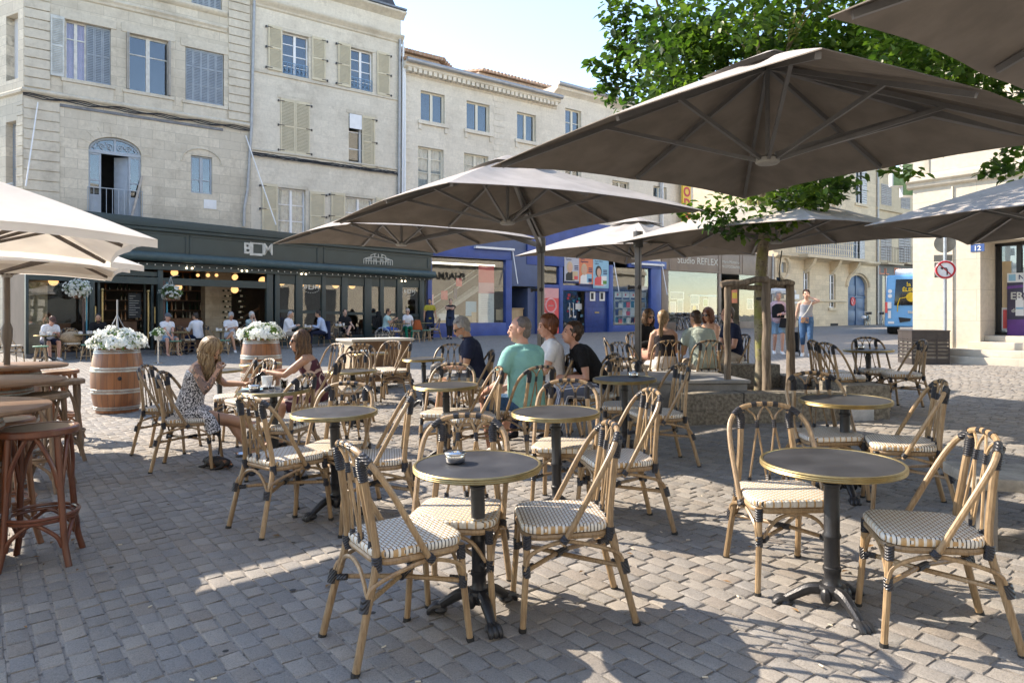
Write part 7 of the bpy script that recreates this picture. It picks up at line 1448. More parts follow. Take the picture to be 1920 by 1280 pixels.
    if look.get('beard'): m = MB(); m.ell(Hp(.040,0,-.080), (.042*k,.052*k,.040*k), 14, 10, rot=HR); m.ell(Hp(.090,0,-.050), (.010*k,.026*k,.006*k), 10, 6, rot=HR); m.build('beard', HM[look['beard']], T)
    # clothes
    tp = look.get('top'); v2 = max(vox, .011)
    if tp:
        kind, mat = tp; m = MB(); ln = pose.get('hem', 0)
        if kind in ('tee','shirt','polo'):
            torso(m, .021, 0, 7); m.tube([r[0] for r in ring[5:8]], [(.150*k,.118*k),(.125*k,.098*k),(.066*k,.066*k)], 18, flat=lat); sl = {'tee': .58, 'polo': .62, 'shirt': 1.9}[kind] if not look.get('roll') else 1.35
            for sd, y in (('L',1),('R',-1)):
                S0, el, wr = AR[sd]; f = (.9 if fem else 1.0)*k; m.tube([N-b2*.032*k, N-b2*.060*k+lat*sh*y*.95], [.066*k,.064*k], 12); m.ell(S0-lat*y*.018-b2*.008, .071*f, 12, 8)
                if sl <= 1: m.tube([S0-lat*y*.01, S0.lerp(el, sl*.5), S0.lerp(el, sl)], [.068*f,.067*f,.067*f], 12)
                else: m.tube([S0, S0.lerp(el,.5), el, el.lerp(wr,(sl-1)*.5), el.lerp(wr, sl-1)], [.070*f,.062*f,.057*f,.052*f,.044*f], 12)
        elif kind in ('tank','strapless'):
            torso(m, .010, 0, 6)
            if kind == 'tank':
                for y in (1, -1): m.tube([W_+b2*.19*k+lat*.085*y*k+d.cross(lat)*-.0+Vector((.085,0,0))*k, N-b2*.045*k+lat*.085*y*k+Vector((.0,0,.018)), W_+b2*.19*k+lat*.085*y*k-Vector((.095,0,0))*k], .020*k, 8)
        tob = remesh(m, 'top', mat, T, v2, 7)
        if kind in ('polo','shirt'): m = MB(); m.tube([N+lat*.062*k*cos(a)+(lat.cross(b2))*.060*k*sin(a)+b2*(.012+.012*sin(a)) for a in [i*PI/10 for i in range(20)]], .012*k, 6, closed=True); m.build('collar', look.get('collar', mat), tob)
    bt = look.get('bottom')
    if bt:
        kind, mat = bt; m = MB(); m.tube([r[0] for r in ring[0:3]], [(r[1]*k+.012, r[2]*k+.012) for r in ring[0:3]], 18, flat=lat)
        for sd, y in (('L',1),('R',-1)):
            H0, kn, an = LG[sd]; f2 = k*(1.0 if not fem else .96); m.ell(H0, .102*f2, 12, 8); w_ = look.get('wide', 1.0)
            if kind == 'shorts': m.tube([H0, H0.lerp(kn,.45), H0.lerp(kn,.88)], [.104*f2,.097*f2,.085*f2], 14)
            elif kind == 'mini': m.tube([H0, H0.lerp(kn,.3), H0.lerp(kn,.55)], [.104*f2,.100*f2,.096*f2], 14)
            else: e_ = {'trousers': .93, 'capri': .45}[kind]; m.tube([H0, H0.lerp(kn,.5), kn, kn.lerp(an,e_*.4), kn.lerp(an,e_)], [.104*f2,.088*f2*w_,.070*f2*w_,.066*f2*w_,.056*f2*w_], 14); m.ell(kn, .070*f2*w_, 10, 8)
        remesh(m, {'shorts':'shorts','mini':'shorts'}.get(kind,'trousers'), mat, T, v2, 3)
    if look.get('skirt'):
        mat, ext = look['skirt']; m = MB(); m.tube([r[0] for r in ring[0:4]], [(r[1]*k+.016, r[2]*k+.016) for r in ring[0:4]], 18, flat=lat); a = (LG['L'][0]+LG['R'][0])/2
        for sd, y in (('L',1),('R',-1)): H0, kn, an = LG[sd]; m.tube([H0, H0.lerp(kn,.4), H0.lerp(kn,ext)], [.110*k,.106*k,.100*k], 14)
        c = (LG['L'][1]+LG['R'][1])/2; m.tube([a, a.lerp(c,.5), a.lerp(c,ext)], [(.17*k,.10*k),(.16*k,.095*k),(.14*k,.085*k)], 16, flat=(0,1,0))
        for dr in look.get('drape', ()): m.tube([Vector(q) for q in dr[0]], dr[1], 12)
        remesh(m, 'skirt', mat, T, v2, 3)
    if look.get('shoes'):
        for sd, y in (('L',1),('R',-1)):
            H0, kn, an = LG[sd]; fd = Vector(G_('fdir'+sd, (1,.15*y,-.25))).normalized(); fl = fd.cross(Vector((0,0,1))).normalized(); m = MB(); m.ell(an-fd*.02*k+Vector((0,0,-.035))*k, (.055*k,.045*k,.052*k), 12, 8); m.tube([an-fd*.03*k+Vector((0,0,-.04))*k, an+fd*.08*k+Vector((0,0,-.048))*k, an+fd*.15*k+Vector((0,0,-.058))*k, an+fd*.185*k+Vector((0,0,-.062))*k], [(.043*k,.042*k),(.052*k,.036*k),(.046*k,.026*k),(.026*k,.016*k)], 12, flat=fl); remesh(m, 'shoe', look['shoes'], T, v2, 2)
    if look.get('apron'):
        m = MB(); torso(m, .024, 1, 5); 
        for sd, y in (('L',1),('R',-1)): H0, kn, an = LG[sd]; m.tube([H0, H0.lerp(kn,.5), H0.lerp(kn,.95)], [.115*k,.105*k,.095*k], 12)
        remesh(m, 'apron', look['apron'], T, v2, 3)
    T2 = T; T2['_'] = 0; del T2['_']; return T, dict(HC=HC, AR=AR, LG=LG, N=N, W=W_, lat=lat)
def on_chair(key, face=None, dx=0): c = CH[key].location; f = R(face if face is not None else math.degrees(CH[key].rotation_euler.z)); return Vector((c.x+dx*cos(f), c.y+dx*sin(f), g(c.x,c.y)))
WHITEC = cloth('white_cotton', (.72,.73,.76), .04); NAVY = cloth('navy_cotton', (.020,.026,.055)); TEAL = cloth('turquoise_pique', (.24,.52,.48), .06); BLACKC = cloth('black_cotton', (.016,.016,.018)); DENIM = cloth('denim', (.055,.12,.23), .25); LDENIM = cloth('light_denim', (.20,.31,.42), .2); GREYS = cloth('grey_shorts', (.26,.26,.25)); SAGE = cloth('sage_shirt', (.37,.43,.38), .06); BEIGE = cloth('beige_cotton', (.52,.44,.35)); SNEAK = cloth('white_sneaker', (.70,.70,.69), .08, .2); BLKSH = cloth('black_shoe', (.02,.02,.022), .1, .1)
def tattooskin():
    t = NT('tattooed_skin'); col = (.50,.28,.18); n = t.noise(22); c = t.mix(t.sm(n,.3,.7), tuple(x*.9 for x in col), col); co = t.co(); sp = t.n('SeparateXYZ', i_0=co); v = t.n('TexNoise', i_Vector=co, i_Scale=13.0, i_Detail=2, i_Distortion=1.8).outputs['Fac']
    ln = t.mth('LESS_THAN', t.mth('ABSOLUTE', t.mth('SUBTRACT', v, .5)), .034); fill = t.mth('MULTIPLY', t.mth('GREATER_THAN', v, .545), .7); ink = t.mth('MAXIMUM', ln, fill)
    side_ = t.mth('MULTIPLY', t.mth('LESS_THAN', sp.outputs[1], -.112), t.mth('GREATER_THAN', sp.outputs[2], .62)); c = t.mix(t.mth('MULTIPLY', t.mth('MULTIPLY', ink, side_), .85), c, (.045,.045,.05)); t.set(Base_Color=c, Roughness=.48); t.b.inputs['Specular IOR Level'].default_value = .35; return t.m
DRESS = print_mat('black_white_print', (.022,.024,.035), (.70,.70,.72), 85, .47, .53, .8); MAROON = print_mat('maroon_floral', (.085,.022,.035), (.58,.44,.36), 7, .53, .56, 1.2)
A_ = lambda c, dx=0: on_chair(c, None, dx)
# woman with tattooed arm, bent over her phone
T, K = person('woman with tattooed arm and long blond hair bent over her phone', A_('c22', .02), 8, dict(lean=13, hz=.53, head=(-16,34,4), handR=(.24,-.15,.90), elbowR=(.05,-.5,-.9), curlR=1.2, hdirR=(.1,.35,.9), hnormR=(.3,.8,0), handL=(.45,.0,.76), curlL=.9, hnormL=(-.2,-.2,.9), hdirL=(.9,-.2,.2), footL=(.52,.03,.085), kneeL=(.8,.05,1), footR=(.70,.10,.30), kneeR=(.55,-.05,1), fdirR=(.8,.1,-.55), fdirL=(1,-.35,-.2)), dict(fem=True, skinmat=tattooskin(), hair=('long','blond'), hlen=.32, hopen=34, nstr=330, wave=.014, sway=(.03,-.01,0), top=('tank',DRESS), skirt=(DRESS,.40), drape=[([(.06,-.10,.52),(.16,-.15,.45),(.21,-.155,.33)],[.06,.06,.07])], s=.89))
m = MB(); m.box(-.078,.078,-.038,.038,-.005,.005); h = T.matrix_basis @ Vector((.565,-.01,.81)); o = m.build('phone', pm('black_gloss', (0,0,0)), None, bev=.004, loc=h); o.rotation_euler = (R(-50), R(-38), R(8)); tag(o, 'black phone held by the woman with tattooed arm', 'phone')
# flip flops, dog and leash
for px, py, nm in ((425, 873, 'black flip flop under the standing foot of the tattooed woman'),):
    q = T.matrix_basis @ Vector((.60,.0,.012)); m = MB(); m.tube([(-.13,0,0),(-.06,0,0),(.06,0,0),(.13,0,0)], [(.03,.010),(.038,.010),(.044,.010),(.03,.010)], 14, flat=(0,1,0)); m.tube([(.09,0,.012),(.02,.036,.045),(-.03,.042,.01)], .006, 6); m.tube([(.09,0,.012),(.02,-.036,.045),(-.03,-.042,.01)], .006, 6); o = m.build('flip_flop', RUB, None, loc=q, rotz=R(-10)); tag(o, nm, 'sandal')
def dog():
    p = onground(410, 876); T = thing('dog', 'small black and tan dog curled up under the chair', 'dog', (p.x, p.y-.02, p.z), R(165)); t = NT('dog_fur'); c = t.mix(t.sm(t.noise(11, detail=3),.56,.60), (.012,.011,.011), (.24,.10,.035)); t.set(Base_Color=c, Roughness=.6); t.bump(t.noise(120, t.mp(t.co(), sc=(1,1,.3))), .6, .008); m = MB()
    m.tube(spline([(-.19,0,.07),(-.10,.02,.085),(.0,.03,.09),(.10,.01,.085),(.17,-.03,.08)],4), [.05+.035*sin(PI*i/16) for i in range(17)], 12); m.tube([(.15,-.02,.09),(.21,-.05,.10)], [.05,.045], 10); m.ell((.235,-.065,.085), (.052,.045,.043)); m.tube([(.26,-.075,.078),(.315,-.10,.062)], [.028,.018], 10); m.ell((.318,-.10,.064), .013)
    for y in (.03,-.035): m.ell((.215,-.06+y*1.6,.075), (.026,.012,.042), 10, 8)
    for a, b in (((.14,.05,.05),(.25,.06,.018)),((.13,-.08,.05),(.26,-.14,.018)),((-.14,.07,.06),(-.05,.13,.018)),((-.15,-.06,.06),(-.06,-.13,.018))): m.tube([a, ((a[0]+b[0])/2-.02,(a[1]+b[1])/2,.03), b], [.036,.024,.018], 8); m.ell(b, (.025,.017,.014))
    m.tube(spline([(-.20,0,.07),(-.26,.04,.05),(-.24,.12,.03)],4), [.02]*4+[.015]*5, 8); remesh(m, 'body', t.m, T, .008, 3); m = MB(); m.tube([(.175+.0*i, -.035+.056*cos(i*PI/8), .095+.052*sin(i*PI/8)) for i in range(16)], .008, 5, closed=True); m.build('collar', RUB, T); T.scale = (.66,.66,.66)
    q = Vector((p.x, p.y, p.z+.12)); e = Vector((p.x+.0, p.y+.0, p.z+.50)); m = MB(); m.tube([q-Vector((p.x,p.y,p.z)), Vector((.02,-.02,.3)), e-Vector((p.x,p.y,p.z))], .006, 5); o = m.build('leash', RUB, None, loc=p); tag(o, 'thin black leash rising from the dog to the chair', 'leash')
dog()
# smiling woman in sunglasses
T, K = person('smiling bare shouldered woman in sunglasses with long two tone hair', A_('c27', .02), 192, dict(lean=18, head=(12,-2,0), handL=(.46,.07,.79), handR=(.42,-.16,.775), elbowL=(-.3,.8,-.6), elbowR=(-.2,-.9,-.5), curlL=.8, curlR=.4, hnormR=(0,0,-1), hnormL=(0,-1,-.2)), dict(fem=True, skin='tan', shades=True, smile=True, hair=('long','ombre'), hlen=.30, hopen=60, nstr=260, sway=(-.03,.0,0), top=('strapless',MAROON), skirt=(MAROON,.9), s=.89))
# man in navy polo
T, K = person('grey haired bearded man in navy polo and grey shorts looking down at his lap', A_('c34', .0), 188, dict(lean=12, head=(4,26,0), handL=(.34,.08,.70), handR=(.36,-.06,.70), curlL=.9, curlR=.9, footL=(.46,.13,.085), footR=(.38,-.12,.085)), dict(skin='tan', hair=('short','grey'), shades=True, beard='grey', top=('polo',NAVY), bottom=('shorts',GREYS), shoes=SNEAK))
m = MB(); m.ell((0,0,0),(.12,.07,.07)); m.ell((.08,.02,.03),(.07,.06,.05)); m.v = [tuple(Vector(v)+Vector(v).normalized()*.02*mnoise.noise(Vector(v)*14)) for v in m.v]; q = T.matrix_basis @ Vector((.40,.02,.68)); o = m.build('shoulder_bag', pm('grey_bag', (.14,.13,.125), .6, var=.6, scale=9), None, loc=q); tag(o, 'dark patterned bag on the knees of the man in navy polo', 'bag')
# turquoise polo, white top, black top
person('balding man in turquoise polo seen from behind in his chair', A_('c36', .03), 128, dict(lean=6, head=(46,0,0), handL=(.26,.26,.62), handR=(.30,-.10,.66), footL=(.30,.16,.085), footR=(.48,-.12,.085)), dict(skin='red', hair=('crop','bald'), top=('polo',TEAL), bottom=('shorts',DENIM), shoes=SNEAK, fat=1.14, s=1.02))
person('auburn haired woman in white top half hidden by the turquoise polo', A_('c37', .0), 186, dict(lean=4, head=(10,4,0), handL=(.30,.06,.68), handR=(.22,-.14,.66)), dict(fem=True, skin='red', hair=('puff','auburn'), top=('tee',WHITEC), bottom=('trousers',NAVY), shoes=BLKSH))
STRIPE = stripe_mat('pinstripe', (.70,.71,.75), (.10,.12,.18), 46, 1, .70)
person('short haired woman in black top and pinstriped trousers leaning forward', A_('c38', .02), 190, dict(lean=26, head=(6,-10,0), handL=(.36,.08,.66), handR=(.30,-.12,.64), footL=(.44,.10,.085), footR=(.42,-.12,.085)), dict(fem=True, skin='red', hair=('short','brown'), top=('tee',BLACKC), bottom=('trousers',STRIPE), shoes=BLKSH, fat=1.08, wide=1.25))
# five at the table by the planter
person('dark haired woman in sunglasses and black jacket with peach skirt', A_('c45', .02), 305, dict(lean=12, head=(-8,10,0), handL=(.34,.10,.74), handR=(.30,-.10,.74)), dict(fem=True, skin='tan', shades=True, hair=('bob','ombre'), hlen=.17, top=('shirt',BLACKC), skirt=(cloth('peach_skirt', (.62,.33,.24)),.9)), vox=.012)
person('blonde woman with ponytail seen from behind in a black strap top', A_('c42', .02), 96, dict(lean=10, head=(-30,4,0), handL=(.36,.10,.74), handR=(.34,-.12,.74)), dict(fem=True, skin='fair', hair=('pony','blond'), top=('tank',cloth('ribbed_black', (.03,.026,.030))), bottom=('trousers',cloth('pale_grey_trousers', (.50,.49,.48))), shoes=BLKSH), vox=.012)
person('man in sage green shirt and beige shorts with his back to the viewer', A_('c43', .03), 100, dict(lean=18, head=(8,12,0), handL=(.34,.14,.74), handR=(.36,-.14,.74)), dict(skin='tan', hair=('crop','brown'), top=('polo',SAGE), bottom=('shorts',BEIGE), fat=1.12, s=1.04), vox=.012)
person('red haired woman in sunglasses facing the man in sage shirt', A_('c46', .02), 215, dict(lean=14, head=(0,6,0), handL=(.34,.08,.76), handR=(.34,-.10,.76)), dict(fem=True, skin='tan', shades=True, hair=('bob','auburn'), hlen=.15, top=('tank',cloth('cream_top', (.6,.55,.48))), bottom=('trousers',stripe_mat('navy_stripe', (.03,.04,.08), (.6,.6,.6), 22, 2)), shoes=BLKSH), vox=.012)
person('cropped haired man in navy T shirt behind the wooden stakes', A_('c44', .0), 190, dict(lean=8, head=(-4,2,0), handL=(.30,.08,.70), handR=(.32,-.10,.74)), dict(skin='red', hair=('crop','brown'), top=('tee',NAVY), bottom=('shorts',BEIGE), shoes=BLKSH, s=1.03), vox=.012)
q = onground(1385, 695); m = MB(); m.ell((0,0,.14),(.16,.12,.15)); m.tube([(-.1,0,.26),(0,0,.36),(.1,0,.26)], .012, 6); m.v = [tuple(Vector(v)+Vector(v).normalized()*.015*mnoise.noise(Vector(v)*12)) for v in m.v]; o = m.build('backpack', BLACKC, None, loc=q); tag(o, 'black backpack on the ground under the navy T shirt man', 'bag')
# passers-by
p = at(1512, 18.2); p.z = g(p.x, p.y)
T, K = person('walking woman in grey sleeveless top and blue jeans with one hand at her face', p, 252, dict(sit=False, lean=3, head=(-4,2,0), handL=(.13,.06,1.52), elbowL=(.3,.9,-.5), curlL=.4, hdirL=(.2,-.3,.8), handR=(-.16,-.26,.86), footL=(.16,.07,.085), footR=(-.16,-.08,.10)), dict(fem=True, skin='fair', hair=('short','brown'), top=('tank',print_mat('grey_print', (.25,.265,.30), (.26,.12,.14), 6, .62, .66)), bottom=('capri',DENIM), shoes=SNEAK, s=1.0, fat=1.1), vox=.014)
m = MB(); b = K['N']; m.tube([(.09,.13,1.40),(.135,.0,1.15),(.10,-.13,.98)], .012, 5); m.tube([(-.02,.13,1.45),(.09,.13,1.40)], .012, 5); st = m.build('bag_strap', OFFW, T); m = MB(); m.box(.13,.19,-.14,.04,.86,1.0); o = m.build('small_bag', print_mat('multi_print', (.10,.10,.12), (.5,.25,.12), 14), None, bev=.01, loc=T.location, rotz=T.rotation_euler.z); tag(o, 'small patterned bag hanging in front of the walking woman', 'bag')
q = T.matrix_basis @ Vector((-.36,-.30,0)); T2 = thing('shopping_trolley', 'black two wheeled shopping trolley pulled by the walking woman', 'trolley', (q.x,q.y,g(q.x,q.y)), R(250)); m = MB(); m.hexa([(-.13,-.15,.10),(.13,-.15,.10),(.13,.15,.10),(-.13,.15,.10),(-.20,-.17,.62),(.08,-.17,.62),(.08,.17,.62),(-.20,.17,.62)]); m.build('bag', BLACKC, T2, bev=.03); m = MB(); [m.tube([(.13,y,.08),(.10,y,.6),(.16,y,.95)], .011, 6) for y in (.13,-.13)]; m.tube([(.16,.13,.95),(.16,-.13,.95)], .014, 6); m.build('handle', IRON, T2)
for y in (.16,-.16): m = MB(); m.tube([(.14,y-.012,.08),(.14,y+.012,.08)], .08, 16); m.build('wheel', RUB, T2)
p = at(1459, 19.6); p.z = g(p.x, p.y)
T, K = person('grey haired woman in dark vest and denim bermudas carrying a black handbag', p, 262, dict(sit=False, lean=4, head=(0,4,0), handL=(.22,.02,1.10), elbowL=(-.3,.8,-.6), handR=(.05,-.24,.92), footL=(.10,.08,.085), footR=(-.12,-.08,.09)), dict(fem=True, skin='red', hair=('short','grey'), top=('shirt',cloth('pink_check', (.52,.36,.40))), bottom=('shorts',LDENIM), shoes=SNEAK, fat=1.1), vox=.014)
m = MB(); m.tube([(.0,0,.99),(.0,0,1.15),(.01,0,1.30),(.0,0,1.36)], [(.165,.135),(.168,.14),(.165,.135),(.12,.10)], 18, flat=(0,1,0)); m.build('vest', BLACKC, T)
m = MB(); m.hexa([(.14,-.02,.72),(.22,-.02,.72),(.22,.34,.72),(.14,.34,.72),(.15,.03,.98),(.21,.03,.98),(.21,.29,.98),(.15,.29,.98)]); m.tube(spline([(.18,.06,.97),(.18,.12,1.14),(.18,.20,1.14),(.18,.26,.97)],4), .012, 6); o = m.build('handbag', BLKSH, None, bev=.02, loc=T.location, rotz=T.rotation_euler.z); tag(o, 'black handbag of the woman in the dark vest', 'bag')
# ================================================================ cafe terrace in the background
def tp(px, off): u = CAFE.u(px, -off); p = CAFE.world(u, -off, 0); p.z = g(p.x, p.y); return p
G_TC = 'rattan chairs along the cafe front'; tch = [0]
def tchair(px, off, face, label): p = tp(px, off); return chair_at(p.x, p.y, face, label, group=G_TC)
G_TT = 'small tables along the cafe front'
def ttable(px, off, label, w_=.56):
    p = tp(px, off); o = dup(tab0, p, 0, label, G_TT); o.scale = (w_/.6, w_/.6, 1); return o
GREEN = pm('green_stool_seat', (.12,.25,.17), .5, var=.3, scale=40)
def make_lowstool(label):
    T = thing('rattan_stool', label, 'stool', group='low rattan stools before the cafe'); m = MB(); m.lathe([(.0,.425),(.17,.425),(.185,.435),(.185,.455),(.165,.465),(.0,.462)], 24, cap=False); m.build('seat', GREEN, T)
    for k in range(4): a = R(45+90*k); u = Vector((cos(a),sin(a),0)); m = MB(); m.tube([u*.13+Vector((0,0,.43)), u*.20], .018, 8); m.tube([u*.185+Vector((0,0,.12)), u*.05+Vector((0,0,.42))], .012, 6); m.build('leg', CANE, T)
    m = MB(); m.tube([(.175*cos(i*PI/8),.175*sin(i*PI/8),.14) for i in range(16)], .011, 6, closed=True); m.build('ring', CANE, T); return T
ls0 = make_lowstool('x'); nls = 0
def lowstool(px, off, label):
    global nls
    p = tp(px, off); o = ls0 if nls == 0 else dup(ls0, p, 0, label); nls += 1; o.location = p; o.rotation_euler = (0,0,random.uniform(0,1)); o['label'] = label
FU = math.degrees(CF.rot); OUT = FU-90          # facing away from the facade
for px, off, f, lb in ((22, 1.5, 10, 'terrace chair at the far left beside the stone pier'), (134, 1.2, OUT, 'terrace chair holding the straw bag'), (95, .9, OUT, 'terrace chair of the man in brown cap'), (186, .8, OUT, 'terrace chair of the man in black shirt'), (310, 1.1, OUT, 'terrace chair of the man in grey cap'), (350, 1.2, 60, 'terrace chair with its back to the white shirt'), (402, 1.3, FU, 'terrace chair left of the woman in white polo'), (436, 1.2, OUT, 'terrace chair of the woman in white polo'), (472, .9, OUT, 'terrace chair of the lady in striped top'), (524, 1.3, FU, 'terrace chair of the man in white shirt'), (612, 1.3, FU+180, 'terrace chair with a dark jacket over its back'), (646, .8, OUT, 'terrace chair of the man in black beside the glass door'), (768, 1.0, OUT, 'terrace chair of the woman in green trousers'), (742, 1.6, 120, 'terrace chair with its back to the viewer by the wheelchair'), (814, 1.3, 190, 'last terrace chair at the right corner of the cafe')): tchair(px, off, f, lb)
for px, off, lb in ((85, 1.6, 'terrace table with paper cups before the brown cap'), (160, 1.4, 'terrace table of the man in black shirt'), (338, 1.5, 'terrace table right of the man in grey cap'), (414, 1.8, 'terrace table of the woman in white polo'), (574, 1.5, 'terrace table between white shirt and blue shirt'), (637, 1.5, 'terrace table of the man in black beside the glass door'), (752, 1.4, 'terrace table between wheelchair and green trousers'), (798, 1.4, 'terrace table at the right corner of the cafe')): ttable(px, off, lb)
for px, off, lb in ((76, 2.3, 'green topped stool before the brown cap'), (166, 2.3, 'green topped stool left of the flower barrel'), (419, 2.4, 'green topped stool before the woman in white polo'), (329, 1.7, 'green topped stool beside the bare legs'), (780, 2.3, 'rattan stool under the orange bag'), (800, 2.2, 'rattan stool at the last terrace table')): lowstool(px, off, lb)
GP = 'guests and staff at the cafe'
def seat_p(px, off): return tp(px, off)
B_ = dict(vox=.018, group=GP)
person('bent man in brown cap and white T shirt at the far left terrace table', seat_p(90, 1.0), OUT+10, dict(lean=24, head=(0,30,0), handL=(.40,.08,.76), handR=(.40,-.08,.76)), dict(skin='red', hair=('short','brown'), cap=cloth('brown_cap', (.12,.07,.06)), top=('tee',WHITEC), bottom=('shorts',NAVY), shoes=SNEAK), **B_)
person('dark bearded man in black shirt left of the cafe doors', seat_p(184, .9), OUT-8, dict(lean=10, head=(-10,20,0), handL=(.38,.06,.78), handR=(.38,-.08,.78)), dict(skin='tan', hair=('short','black'), beard='black', top=('shirt',BLACKC), bottom=('trousers',BLACKC), shoes=BLKSH), **B_)
person('heavy man in grey cap and white T shirt with denim shorts', seat_p(312, 1.3), OUT+8, dict(lean=10, head=(6,6,0), handL=(.36,.02,.55), handR=(.36,-.02,.53), footL=(.42,.15,.085), footR=(.36,-.15,.085)), dict(skin='red', cap=cloth('grey_cap', (.13,.14,.16)), hair=('crop','grey'), top=('tee',WHITEC), bottom=('shorts',LDENIM), fat=1.2), **B_)
person('person in white shirt turned away toward the cafe interior', seat_p(370, .9), 150, dict(lean=10, head=(20,8,0), handL=(.40,.1,.80), handR=(.40,-.1,.80)), dict(skin='tan', hair=('short','dark'), top=('shirt',WHITEC), bottom=('trousers',NAVY), shoes=BLKSH), **B_)
person('grey haired woman in white polo with crossed legs and white trainers', seat_p(432, 1.3), OUT-6, dict(lean=8, head=(-8,18,0), handL=(.32,.05,.80), handR=(.32,-.05,.80), footR=(.46,.0,.085), footL=(.55,-.32,.40), kneeL=(.6,.3,1)), dict(skin='tan', hair=('puff','grey'), top=('polo',WHITEC), bottom=('shorts',WHITEC), shoes=SNEAK), **B_)
person('white haired lady in striped top resting her chin behind the petunias', seat_p(470, .9), OUT, dict(lean=10, head=(0,4,0), handL=(.20,.06,1.10), handR=(.22,-.04,1.08)), dict(fem=True, skin='fair', hair=('puff','white'), top=('tee',stripe_mat('teal_stripe', (.62,.65,.64), (.08,.25,.24), 28, 2)), bottom=('trousers',NAVY), shoes=BLKSH), **B_)
person('man in white shirt with rolled sleeves reading his phone', seat_p(541, 1.4), OUT+36, dict(lean=6, head=(8,24,0), handL=(.30,.06,.82), handR=(.32,-.04,.82), footL=(.48,.1,.085), footR=(.44,-.1,.085)), dict(skin='tan', hair=('crop','grey'), top=('shirt',WHITEC), bottom=('trousers',cloth('stone_trousers', (.36,.31,.25))), shoes=BLKSH, fat=1.08), **B_)
person('man in light blue shirt seated sideways facing left', seat_p(604, 1.5), 196, dict(lean=14, head=(-6,10,0), handL=(.36,.08,.76), handR=(.38,-.06,.62)), dict(skin='tan', hair=('short','dark'), top=('shirt',cloth('sky_shirt', (.44,.54,.72), .05)), bottom=('trousers',NAVY), shoes=BLKSH), **B_)
person('moustached man in black shirt and shorts with crossed legs by the glass door', seat_p(648, .9), OUT-4, dict(lean=-2, head=(-10,2,0), handL=(.30,.18,.66), handR=(.26,-.22,.66), footL=(.52,-.22,.38), kneeL=(.6,.3,1)), dict(skin='fair', hair=('short','brown'), top=('polo',BLACKC), bottom=('shorts',BLACKC), shoes=BLKSH), **B_)
T, K = person('man in pale turquoise top sitting in a wheelchair', seat_p(726, 1.2), OUT+42, dict(lean=6, head=(-4,6,0), handL=(.32,.10,.92), handR=(.32,-.08,.90)), dict(skin='tan', hair=('short','brown'), shades=True, top=('tee',cloth('aqua_top', (.40,.58,.56))), bottom=('trousers',cloth('royal_blue', (.05,.12,.40))), shoes=BLKSH), **B_)
p = T.location; T2 = thing('wheelchair', 'black wheelchair with silver rimmed wheels at the cafe', 'wheelchair', p, T.rotation_euler.z); m = MB(); m.box(-.28,.20,-.22,.22,.40,.45); m.box(-.32,-.26,-.22,.22,.45,1.05); m.box(-.40,-.30,-.20,.20,.98,1.22); m.build('seat', BLACKC, T2, bev=.02)
for y in (.28,-.28): m = MB(); m.tube([(-.12+.29*cos(i*PI/14), y, .29+.29*sin(i*PI/14)) for i in range(28)], .018, 8, closed=True); m.tube([(-.12+.25*cos(i*PI/14), y*1.1, .29+.25*sin(i*PI/14)) for i in range(28)], .009, 6, closed=True); [m.tube([(-.12,y,.29),(-.12+.28*cos(i*PI/6),y,.29+.28*sin(i*PI/6))], .004, 4) for i in range(12)]; m.build('wheel', CHR, T2)
person('short haired person in white T shirt and green trousers holding an orange bag', seat_p(764, 1.1), OUT-25, dict(lean=8, head=(-20,6,0), handL=(.34,.14,.70), handR=(.34,-.06,.72)), dict(fem=True, skin='fair', hair=('short','grey'), shades=True, top=('tee',WHITEC), bottom=('trousers',cloth('emerald', (.01,.24,.14))), shoes=BLKSH), **B_)
q = tp(783, 1.9); m = MB(); m.hexa([(-.2,-.1,.46),(.2,-.1,.46),(.2,.1,.46),(-.2,.1,.46),(-.14,-.05,.86),(.10,-.05,.86),(.10,.05,.86),(-.14,.05,.86)]); o = m.build('orange_bag', cloth('rust_leather', (.33,.085,.03)), None, bev=.04, loc=q, rotz=CF.rot); tag(o, 'rust orange shoulder bag on the stool by the green trousers', 'bag')
q = tp(134, 1.25); m = MB(); m.ell((0,0,.62),(.30,.14,.19)); m.v = [tuple(Vector(v)+Vector((0,0,.04*mnoise.noise(Vector(v)*5)))) for v in m.v]; m.tube(spline([(-.15,0,.78),(-.05,.02,.86),(.12,0,.80)],4), .014, 6); o = m.build('straw_bag', pm('straw_weave', (.40,.29,.18), .8, var=.3, scale=30, bump=.6), None, loc=q, rotz=CF.rot); tag(o, 'big slumped straw bag on an empty terrace chair', 'bag')
q = tp(612, 1.5); m = MB(); m.hexa([(-.22,-.06,.25),(.20,-.06,.25),(.20,.05,.25),(-.22,.05,.25),(-.2,-.05,.92),(.2,-.05,.92),(.2,.03,.92),(-.2,.03,.92)]); m.v = [tuple(Vector(v)+Vector((0,.03*mnoise.noise(Vector(v)*9),0))) for v in m.v]; o = m.build('jacket', NAVY, None, bev=.03, loc=q, rotz=R(FU+90)); tag(o, 'dark navy jacket hung over a terrace chair', 'jacket')
APR = cloth('denim_apron', (.025,.035,.065)); p = tp(806, .0); p = at(806, 30.4); p.z = g(p.x,p.y)
person('waiter in mustard T shirt and dark apron standing at the cafe corner', p, 285, dict(sit=False, lean=2, head=(-20,0,0), handL=(.06,.27,.86), handR=(.08,-.26,.86)), dict(skin='tan', hair=('short','dark'), beard='dark', top=('tee',cloth('mustard', (.42,.36,.05))), bottom=('trousers',BLKSH), apron=APR, shoes=BLKSH), **B_)
p = at(844, 30.3); p.z = g(p.x,p.y)
